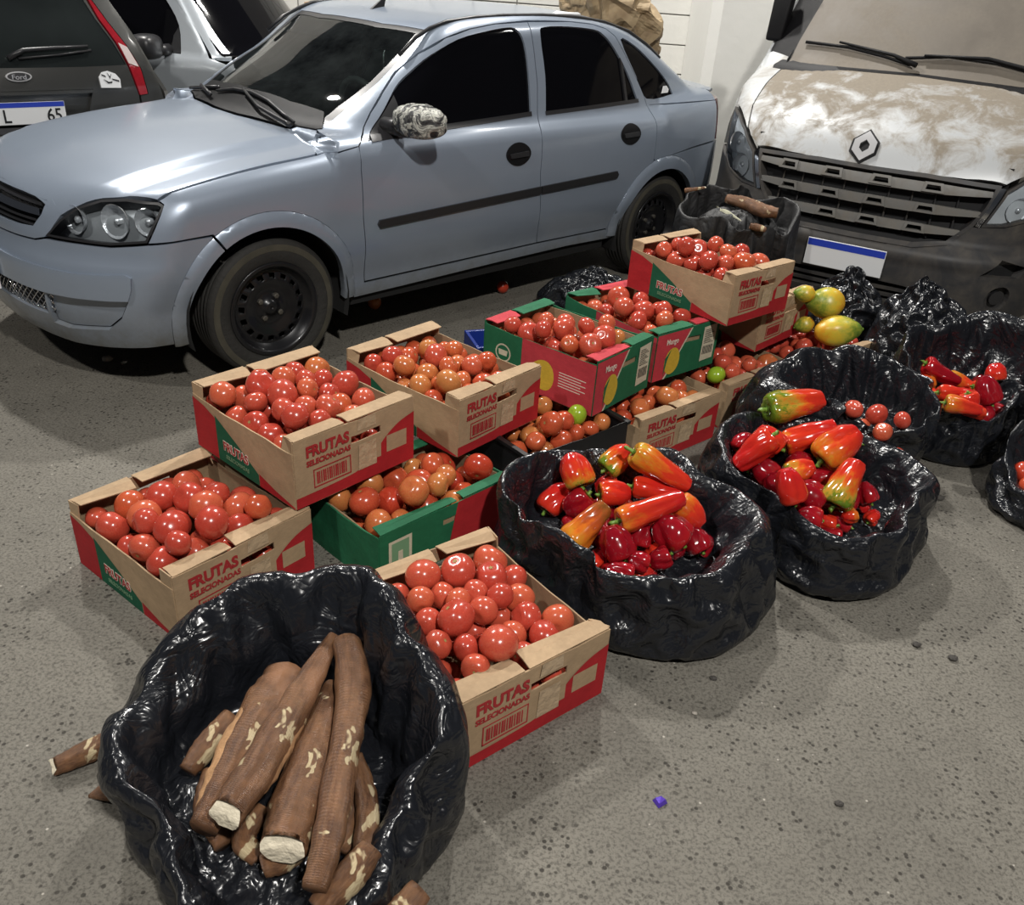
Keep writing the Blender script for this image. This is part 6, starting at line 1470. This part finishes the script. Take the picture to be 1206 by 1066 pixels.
# ------------------------------------------------------------------ cassava roots
def bark():
    m, nt, b = newmat('cassava_bark'); tc = N(nt, 'ShaderNodeTexCoord'); uv = N(nt, 'ShaderNodeAttribute', attribute_name='along'); O = (tc, 'Object')
    nz = N(nt, 'ShaderNodeTexNoise', {'Vector': O, 'Scale': 16, 'Detail': 8, 'Roughness': .7}); n2 = N(nt, 'ShaderNodeTexNoise', {'Vector': O, 'Scale': 55, 'Detail': 5, 'Roughness': .7})
    ry = N(nt, 'ShaderNodeTexWave', {'Vector': (uv, 'Vector'), 'Scale': 9, 'Distortion': 6, 'Detail': 3, 'Detail Scale': 2.0}, wave_type='BANDS', bands_direction='X')
    c1 = ramp(nt, (nz, 0), [(.25, (.05, .022, .012)), (.45, (.125, .055, .025)), (.62, (.21, .10, .045)), (.8, (.32, .18, .085))])
    c2 = mix(nt, (ramp(nt, (n2, 0), [(.4, (.5, .5, .5)), (.6, (0, 0, 0))]), 0), (c1, 0), (.055, .025, .014))
    pz = N(nt, 'ShaderNodeTexNoise', {'Vector': O, 'Scale': 17, 'Detail': 3, 'Distortion': .6, 'W': 3.3}, noise_dimensions='4D')
    c3 = mix(nt, (ramp(nt, (pz, 0), [(.635, (0, 0, 0)), (.65, (1, 1, 1))]), 0), c2, (.62, .52, .32))
    pk = N(nt, 'ShaderNodeTexNoise', {'Vector': O, 'Scale': 6, 'Detail': 2, 'W': 9.3}, noise_dimensions='4D')
    mp = N(nt, 'ShaderNodeMapping', {'Vector': (uv, 'Vector'), 'Scale': (2.2, 5.0, 1)}); sk = N(nt, 'ShaderNodeTexNoise', {'Vector': (mp, 0), 'Scale': 1.0, 'Detail': 5, 'Roughness': .6})
    c3 = mix(nt, (ramp(nt, (sk, 0), [(.42, (0, 0, 0)), (.62, (.55, .55, .55))]), 0), c3, (.25, .125, .06))
    c4 = mix(nt, (ramp(nt, (pk, 0), [(.54, (0, 0, 0)), (.62, (.85, .85, .85))]), 0), c3, (.33, .16, .08))
    nt.links.new(c4[0].outputs[2], b.inputs['Base Color']); b.inputs['Roughness'].default_value = .42
    hs = N(nt, 'ShaderNodeMath', {0: (n2, 0), 1: (ry, 0)}, operation='ADD'); bp = N(nt, 'ShaderNodeBump', {'Height': (hs, 0), 'Strength': .45, 'Distance': .006}); nt.links.new(bp.outputs[0], b.inputs['Normal'])
    return m
M['bark'] = bark()
M['flesh'] = plain('cassava_cut_flesh', (.78, .70, .54), .6, var=.25, vscale=60, bump=.5, bscale=90)
M['peel'] = plain('peeled_cassava_skin', (.46, .26, .13), .5, var=.35, vscale=50, bump=.4, bscale=70)
def root(name, pts, rads, label, group, seed, cut=True, peel=None):
    rnd = random.Random(seed); so = Vector((rnd.uniform(0, 90), 0, 0))
    P = [np.array(q) for q in curve(pts, 8)]; tt = np.linspace(0, 1, len(P)); rr = spl(np.linspace(0, 1, len(rads)), rads)(tt)
    c = P[len(P)//2].copy(); seg = 20; V = []; al = []
    prev = None; frames = []
    for i, p in enumerate(P):
        t = Vector(P[min(i+1, len(P)-1)]-P[max(i-1, 0)]).normalized(); a = prev if prev is not None else Vector((.2, .1, 1)); u = (a-t*a.dot(t)).normalized(); v = t.cross(u); prev = u; frames.append((t, u, v))
        for k in range(seg):
            an = 2*PI*k/seg; dirn = u*math.cos(an)+v*math.sin(an); q = Vector(p)*14+dirn*.8+so
            r = rr[i]*(1+.16*mnoise.noise(q)+.07*mnoise.noise(q*3)+.035*math.sin(tt[i]*60+mnoise.noise(q)*4))
            ob = -t*(max(0, dirn.dot(Vector((0, -.45, .9))))*r*.95) if (cut and i == len(P)-1) else Vector((0, 0, 0))
            V.append(tuple(Vector(p-c)+dirn*r+ob)); al.append((tt[i]*3+seed, an, 0))
    n = len(P); Fc = [(i*seg+k, i*seg+(k+1) % seg, (i+1)*seg+(k+1) % seg, (i+1)*seg+k) for i in range(n-1) for k in range(seg)]
    V.append(tuple(P[0]-c)); al.append((0, 0, 0)); Fc += [(k, len(V)-1, (k+1) % seg)[::-1] for k in range(seg)]
    V.append(tuple(P[-1]-c)); al.append((3, 0, 0)); Fc += [((n-1)*seg+k, (n-1)*seg+(k+1) % seg, len(V)-1) for k in range(seg)]
    if cut:
        R1 = [Vector(V[(n-1)*seg+k]) for k in range(seg)]; cc = sum(R1, Vector())/seg; V[-1] = tuple(cc)
    me = mesh_of(name, V, Fc, M['bark'], True); at = me.attributes.new('along', 'FLOAT_VECTOR', 'POINT'); at.data.foreach_set('vector', [x for q in al for x in q])
    o = link(name, me, None, tuple(c)); prop(o, label, 'cassava', group)
    if cut:
        t, u, v = frames[-1]; R1 = [Vector(V[(n-1)*seg+k]) for k in range(seg)]; cc = sum(R1, Vector())/seg; nn = Vector()
        for k in range(seg): nn += (R1[k]-cc).cross(R1[(k+1) % seg]-cc)
        nn.normalize(); nn = nn if nn.dot(t) > 0 else -nn; W = [tuple(cc+nn*.005)]
        for j in (1, 2, 3):
            for k in range(seg): W.append(tuple(cc+(R1[k]-cc)*(j/3*(.95+.03*math.sin(k*1.9+seed)))+nn*(.0025+.003*(1-(j/3)**2)+.002*mnoise.noise(Vector((k*.8, j*1.3, seed))))))
        G = [(0, 1+k, 1+(k+1) % seg) for k in range(seg)]+[(1+j*seg+k, 1+(j+1)*seg+k, 1+(j+1)*seg+(k+1) % seg, 1+j*seg+(k+1) % seg) for j in range(2) for k in range(seg)]
        link('cut_end', mesh_of('cut_end', W, G, M['flesh'], True), o)
    if peel:
        i0, i1 = int(peel[0]*(n-1)), int(peel[1]*(n-1)); k0, k1 = peel[2]; W = []; G = []; rows = i1-i0+1; cols = k1-k0+1
        for i in range(i0, i1+1):
            for k in range(k0, k1+1):
                q = Vector(V[i*seg+k % seg]); cc = Vector(P[i]-c); e = math.sin(PI*(k-k0)/(k1-k0))*math.sin(PI*(i-i0)/max(1, i1-i0)); W.append(tuple(cc+(q-cc)*(1.0+.05*e)+(q-cc).normalized()*(.0022*e-.0004)))
        G = [(i*cols+k, i*cols+k+1, (i+1)*cols+k+1, (i+1)*cols+k) for i in range(rows-1) for k in range(cols-1)]
        link('peeled_patch', mesh_of('peeled_patch', W, G, M['peel'], True), o)
    return o
Z8 = (40, 620, 2.154)
def roots(items, zoom=Z8, sk='cass', loose=()):
    zx, zy, sc = zoom; body = []; H = height_map(SACK[sk])
    for j, (pp, ww, zz, label, cut, peel) in enumerate(items):
        n = len(pp); pts = []; rads = []
        for i, (x, y) in enumerate(pp):
            z = zz[0]+(zz[1]-zz[0])*i/(n-1); P = atz(zx+x/sc, zy+y/sc, z); pts.append(P); dep = (P-np.array([0, 0, CAM_H]))@_fw; rads.append(.5*ww[i]/sc/CAM_F*dep)
        cc = np.array(curve(pts, 4)); rr = spl(np.linspace(0, 1, n), rads)(np.linspace(0, 1, len(cc))); body.append((np.array(pts), rads, cc, rr, np.mean(cc, 0)))
    ins = [j for j in range(len(items)) if j not in loose]; mv = {j: np.zeros(3) for j in range(len(items))}
    for j, q in zip(ins, settle([(body[j][4], body[j][2]-body[j][4], body[j][3]*.97) for j in ins], H)): mv[j] = q-body[j][4]
    for j, (pp, ww, zz, label, cut, peel) in enumerate(items):
        root('cassava_root', [p+mv[j] for p in body[j][0]], body[j][1], label, 'cassava roots', 40+j, cut, peel)
roots([
 ([(680,285),(625,385),(535,540),(475,650)], [112,135,112,76], (.325,.285), 'thick cassava root with shiny peeled bark near the sack edge', False, (.35, .95, (2, 9))),
 ([(778,270),(695,420),(590,600),(505,725)], [30,76,100,92], (.335,.30), 'slender long cassava root with a slanted white cut end', True, (.45, .8, (11, 16))),
 ([(765,365),(725,500),(665,680),(635,780)], [50,98,132,122], (.315,.285), 'fat cassava root with a broad round white cut end', True, (.05, .55, (3, 9))),
 ([(805,285),(820,400),(800,560),(765,760),(728,900)], [70,84,80,84,64], (.33,.235), 'long cassava root scraped with pale patches beside the fat one', False, None),
 ([(850,560),(885,690),(862,860)], [40,62,46], (.27,.20), 'thin cassava root with a torn pale side by the sack wall', False, None),
 ([(860,815),(800,890),(725,975)], [60,82,74], (.225,.19), 'stubby cassava root low in the sack mouth', False, None),
 ([(945,830),(870,920),(800,1010)], [70,92,84], (.21,.17), 'lowest cassava root lying at the front lip of the sack', False, None),
 ([(500,470),(440,545),(390,610)], [50,68,50], (.24,.21), 'short cassava root half hidden behind the peeled one', False, None),
 ([(720,770),(640,830),(580,860)], [60,76,60], (.19,.17), 'dark cassava root pressed below the fat one', False, None),
 ([(815,640),(825,720),(790,800)], [50,66,50], (.22,.19), 'dark cassava root between the long scraped one and the sack wall', False, None),
 ([(470,610),(450,700),(500,790)], [60,60,56], (.20,.17), 'dark cassava root beneath the slender long one', False, None),
 ([(560,720),(520,800),(560,850)], [60,60,50], (.18,.15), 'small dark cassava root at the bottom of the sack', False, None),
 ([(215,535),(130,575),(45,612)], [58,56,44], (.036,.022), 'cassava root with a pale cut tip poking out on the asphalt', True, None),
 ([(260,640),(195,668),(140,685)], [82,58,10], (.034,.010), 'pointed cassava tip poking out beneath the sack', False, None),
 ([(262,580),(222,612),(198,625)], [50,40,26], (.06,.04), 'broken cassava stub under the edge of the sack', False, None)], loose=(12, 13, 14))
Z10 = (780, 200, 4.307)
roots([([(325,165),(420,190),(500,225),(580,240)], [46,62,66,56], (.62,.61), 'cassava root with pale scars on top of the cloth sack', False, None),
 ([(450,255),(490,262),(530,275)], [30,38,24], (.605,.60), 'small cassava piece beside the scarred root on the cloth sack', False, None),
 ([(125,165),(170,158),(225,150)], [26,20,10], (.60,.63), 'reddish cassava end sticking out of the cloth sack corner', True, None)], Z10, 'cloth')
# torn pale strips on the cloth sack
HC = height_map(SACK['cloth'])
M['strip'] = plain('pale_torn_strip', (.55, .54, .40), .6, var=.25, vscale=40)
for lab, pts in (('long pale leaf strip on the cloth sack', [(225,172,8),(255,184,20),(285,198,24),(312,212,6)]), ('short pale peel strip beside the root on the cloth sack', [(290,205,22),(330,212,30),(360,235,16),(405,262,8)])):
    V = []; 
    for i, (x, y, w) in enumerate(pts):
        zz_ = .60
        for _ in range(14): zz_ = .5*zz_+.5*(min(.66, max(.52, float(HC(atz(780+x/4.307, 200+y/4.307, zz_)))))+.004)
        P = atz(780+x/4.307, 200+y/4.307, zz_); dep = (P-np.array([0, 0, CAM_H]))@_fw; h = w/4.307/CAM_F*dep; V += [tuple(P+_up2*h*.5), tuple(P-_up2*h*.5)]
    n = len(pts); c = np.mean(np.array(V), 0); me = mesh_of('leaf_strip', np.array(V)-c, [(2*i, 2*i+1, 2*i+3, 2*i+2) for i in range(n-1)], M['strip'], True)
    o = link('leaf_strip', me, None, tuple(c)); md = o.modifiers.new('t', 'SOLIDIFY'); md.thickness = .003; md = o.modifiers.new('s', 'SUBSURF'); md.levels = md.render_levels = 2; prop(o, lab, 'leaf')

# ------------------------------------------------------------------ papayas
def papaya_mat():
    m, nt, p = newmat('papaya_skin'); tc = N(nt, 'ShaderNodeTexCoord'); oi = N(nt, 'ShaderNodeObjectInfo'); sep = N(nt, 'ShaderNodeSeparateXYZ', {0: (tc, 'Object')})
    nz = N(nt, 'ShaderNodeTexNoise', {'Vector': (tc, 'Object'), 'Scale': 2.2, 'Detail': 7, 'Roughness': .7, 'W': (oi, 'Random')}, noise_dimensions='4D')
    a = N(nt, 'ShaderNodeMath', {0: (sep, 2), 1: .30, 2: .0}, operation='MULTIPLY_ADD'); ad = N(nt, 'ShaderNodeMath', {0: (a, 0), 1: (nz, 0)}, operation='ADD')
    rp = ramp(nt, (ad, 0), [(.22, (.62, .30, .02)), (.40, (.60, .42, .035)), (.54, (.46, .40, .05)), (.66, (.22, .27, .03)), (.85, (.07, .15, .02))])
    nt.links.new(rp.outputs[0], p.inputs['Base Color']); p.inputs['Roughness'].default_value = .35
    return m
M['papaya'] = papaya_mat()
def papaya_mesh():
    pr = spl([-1, -.95, -.8, -.45, 0, .4, .7, .88, 1.0], [0, .30, .60, .92, 1.0, .84, .58, .40, .16]); V = []; Fc = []; seg = 28; rings = 24
    for i in range(rings+1):
        u = math.sin((-1+2*i/rings)*PI/2)
        for k in range(seg):
            an = 2*PI*k/seg; r = float(pr(u))*(1+.025*math.cos(5*an)); V.append((r*math.cos(an), r*math.sin(an), u))
    Fc = [(i*seg+k, i*seg+(k+1) % seg, (i+1)*seg+(k+1) % seg, (i+1)*seg+k) for i in range(rings) for k in range(seg)]
    V.append((0, 0, 1.0)); Fc += [(rings*seg+k, rings*seg+(k+1) % seg, len(V)-1) for k in range(seg)]
    return mesh_of('papaya', V, Fc, M['papaya'], True)
PAPM = papaya_mesh()
def papaya(x0, y0, x1, y1, w, z, label):
    sc = 3.015; px, py = 660+(x0+x1)/2/sc, 240+(y0+y1)/2/sc; P = atz(px, py, z); dep = (P-np.array([0, 0, CAM_H]))@_fw
    d = _rt2*(x1-x0)-_up2*(y1-y0); L = np.linalg.norm(d)/sc/CAM_F*dep; ww = w/sc/CAM_F*dep
    o = link('papaya', PAPM, None, tuple(P)); o.rotation_mode = 'QUATERNION'; o.rotation_quaternion = Vector(d).normalized().to_track_quat('Z', 'Y'); o.scale = (ww/2, ww/2, L/2)
    prop(o, label, 'papaya'); MB().tube([(0, 0, .96), (0, 0, 1.06)], [.12, .10], 8).build('stem', M['stem'], o, True)
papaya(902, 456, 1070, 446, 108, .285, 'mottled yellow papaya with green neck lying on the low tomatoes')
papaya(1008, 352, 872, 352, 112, .375, 'round ripe papaya on top of the other papayas')
papaya(900, 420, 830, 440, 60, .262, 'yellow papaya squeezed below the round one beside the carton')
papaya(904, 324, 829, 314, 60, .415, 'small greenish papaya behind the carton edge')
# ------------------------------------------------------------------ things on and behind the saloon
def sed_pt(x, y, z):
    ex = np.array([-math.cos(SED_YAW), -math.sin(SED_YAW), 0]); ey = np.array([math.sin(SED_YAW), -math.cos(SED_YAW), 0]); return tuple(np.array([SED_LOC[0], SED_LOC[1], 0])+ex*x+ey*y+np.array([0, 0, z]))
crumpled('paper_sack', 'crumpled brown paper sack heaped on the saloon rear window', sed_pt(-1.40, .22, 1.33), (.30, .17, .15), (.1, -.55, SED_YAW+PI), 4, M['paper'], clear=SED)
crumpled('paper_sack', 'smaller crumpled brown paper piece at the roof edge', sed_pt(-.93, .25, 1.43), (.06, .06, .08), (0, 0, 0), 6, M['paper'], clear=SED)
_pl = (('white_scrap', 'white plastic scrap lying on the saloon roof', (-.62, .50, 1.375), (.10, .025, .006), M['plate']),)
for nm, lab, p, sz, mt in _pl:
    o = MB().hexa([(-sz[0], -sz[1], 0), (sz[0], -sz[1]*.6, 0), (sz[0]*.8, sz[1], 0), (-sz[0]*.7, sz[1], 0), (-sz[0]*.9, -sz[1]*.5, sz[2]), (sz[0]*.8, -sz[1]*.4, sz[2]*1.5), (sz[0]*.6, sz[1]*.7, sz[2]), (-sz[0]*.5, sz[1]*.6, sz[2]*2)]).build(nm, mt, None); o.location = sed_pt(*p); o.rotation_euler = (0, 0, SED_YAW); prop(o, lab, 'scrap')
# sheet of card sliding off the rear glass
o = MB().hexa([(0, -.05, 0), (.52, -.12, -.02), (.52, .30, -.02), (0, .26, 0), (0, -.05, .008), (.52, -.12, -.012), (.52, .30, -.012), (0, .26, .008)]).build('cardboard_sheet', M['kraft_in'], None); o.location = sed_pt(-1.22, .30, 1.27); o.rotation_euler = (0, .40, SED_YAW); prop(o, 'dark flat card sheet leaning on the saloon rear window', 'card')
# cartons and dark bundle on a stack behind the saloon roof
def plain_carton(lab, x, y, z, sx, sy, sz, rz, mt):
    r = thing('storage_carton', lab, 'box', (x, y, z), rz)
    wbx = MB().box(-sx/2, sx/2, -sy/2, sy/2, 0, sz).build('carton_body', mt, r, bevel=.004)
    for s in (-1, 1): MB().box(-sx/2, sx/2, (0 if s > 0 else -sy/2)+.002, (sy/2 if s > 0 else 0)-.002, sz, sz+.005).build('carton_flap', mt, r)
plain_carton('tall pale wooden stack behind the saloon roof', -1.25, 7.72, 0, .75, .24, 1.235, .0, M['kraft'])
plain_carton('tall dark carton beside the pale wooden stack', -.70, 7.72, 0, .30, .24, 1.25, .0, M['blackcrate'])
plain_carton('pale tan stack next to the utility car windshield', -1.80, 7.72, 0, .2, .24, 1.20, .0, M['kraft'])
r = thing('blue_crate', 'blue plastic crate just showing between the crushed carton and mango carton', 'crate', (-.10, 3.46, 0), .35)
for (x0, x1, y0, y1) in ((-.12, .12, -.10, -.085), (-.12, .12, .085, .10), (-.12, -.105, -.085, .085), (.105, .12, -.085, .085)): MB().box(x0, x1, y0, y1, .006, .175).build('crate_wall', M['bluecrate'], r, bevel=.003)
MB().box(-.12, .12, -.10, .10, 0, .006).build('crate_base', M['bluecrate'], r)
# litter on the ground
o = MB().hexa([(-.014, -.010, 0), (.012, -.012, 0), (.016, .010, 0), (-.010, .013, 0), (-.010, -.006, .008), (.008, -.008, .012), (.010, .006, .006), (-.006, .009, .010)]).build('candy_wrapper', plain('violet_foil', (.10, .05, .45), .25, .3), None); o.location = (.38, 1.27, 0.001); o.rotation_euler = (0, 0, .7); prop(o, 'tiny crumpled violet wrapper lying on the asphalt', 'wrapper')
_rr = random.Random(8)
M['pebble'] = plain('dark_pebble', (.05, .045, .04), .8); M['pebblel'] = plain('pale_pebble', (.34, .31, .27), .8)
for lab, px, py, r_, mt in (('dark stone crumb near the violet wrapper', 840, 800, .007, 'pebble'), ('round dark pebble on the bare asphalt', 1122, 777, .010, 'pebble'), ('dark clod beside the pepper sack shadow', 1079, 761, .009, 'pebble'), ('pale stone chip near the cassava sack', 818, 841, .005, 'pebblel'), ('small dark clod at the edge of the asphalt patch', 988, 948, .007, 'pebble'), ('dark pebble in front of the tomato sack', 1106, 588, .012, 'pebble'), ('white stone chip under the saloon bumper', 127, 425, .016, 'pebblel')):
    p = atz(px, py, 0); V = []; nu, nv = 8, 5
    for i in range(nv+1):
        for k in range(nu): t = PI*i/nv; a = 2*PI*k/nu; q = r_*(1+.3*_rr.random()); V.append((q*math.sin(t)*math.cos(a)*1.3, q*math.sin(t)*math.sin(a), max(0, r_*.6+.7*q*math.cos(t))))
    Fc = [(i*nu+k, i*nu+(k+1) % nu, (i+1)*nu+(k+1) % nu, (i+1)*nu+k) for i in range(nv) for k in range(nu)]
    o = link('pebble', mesh_of('pebble', V, Fc, M[mt], False), None, (p[0], p[1], 0)); prop(o, lab, 'stone')
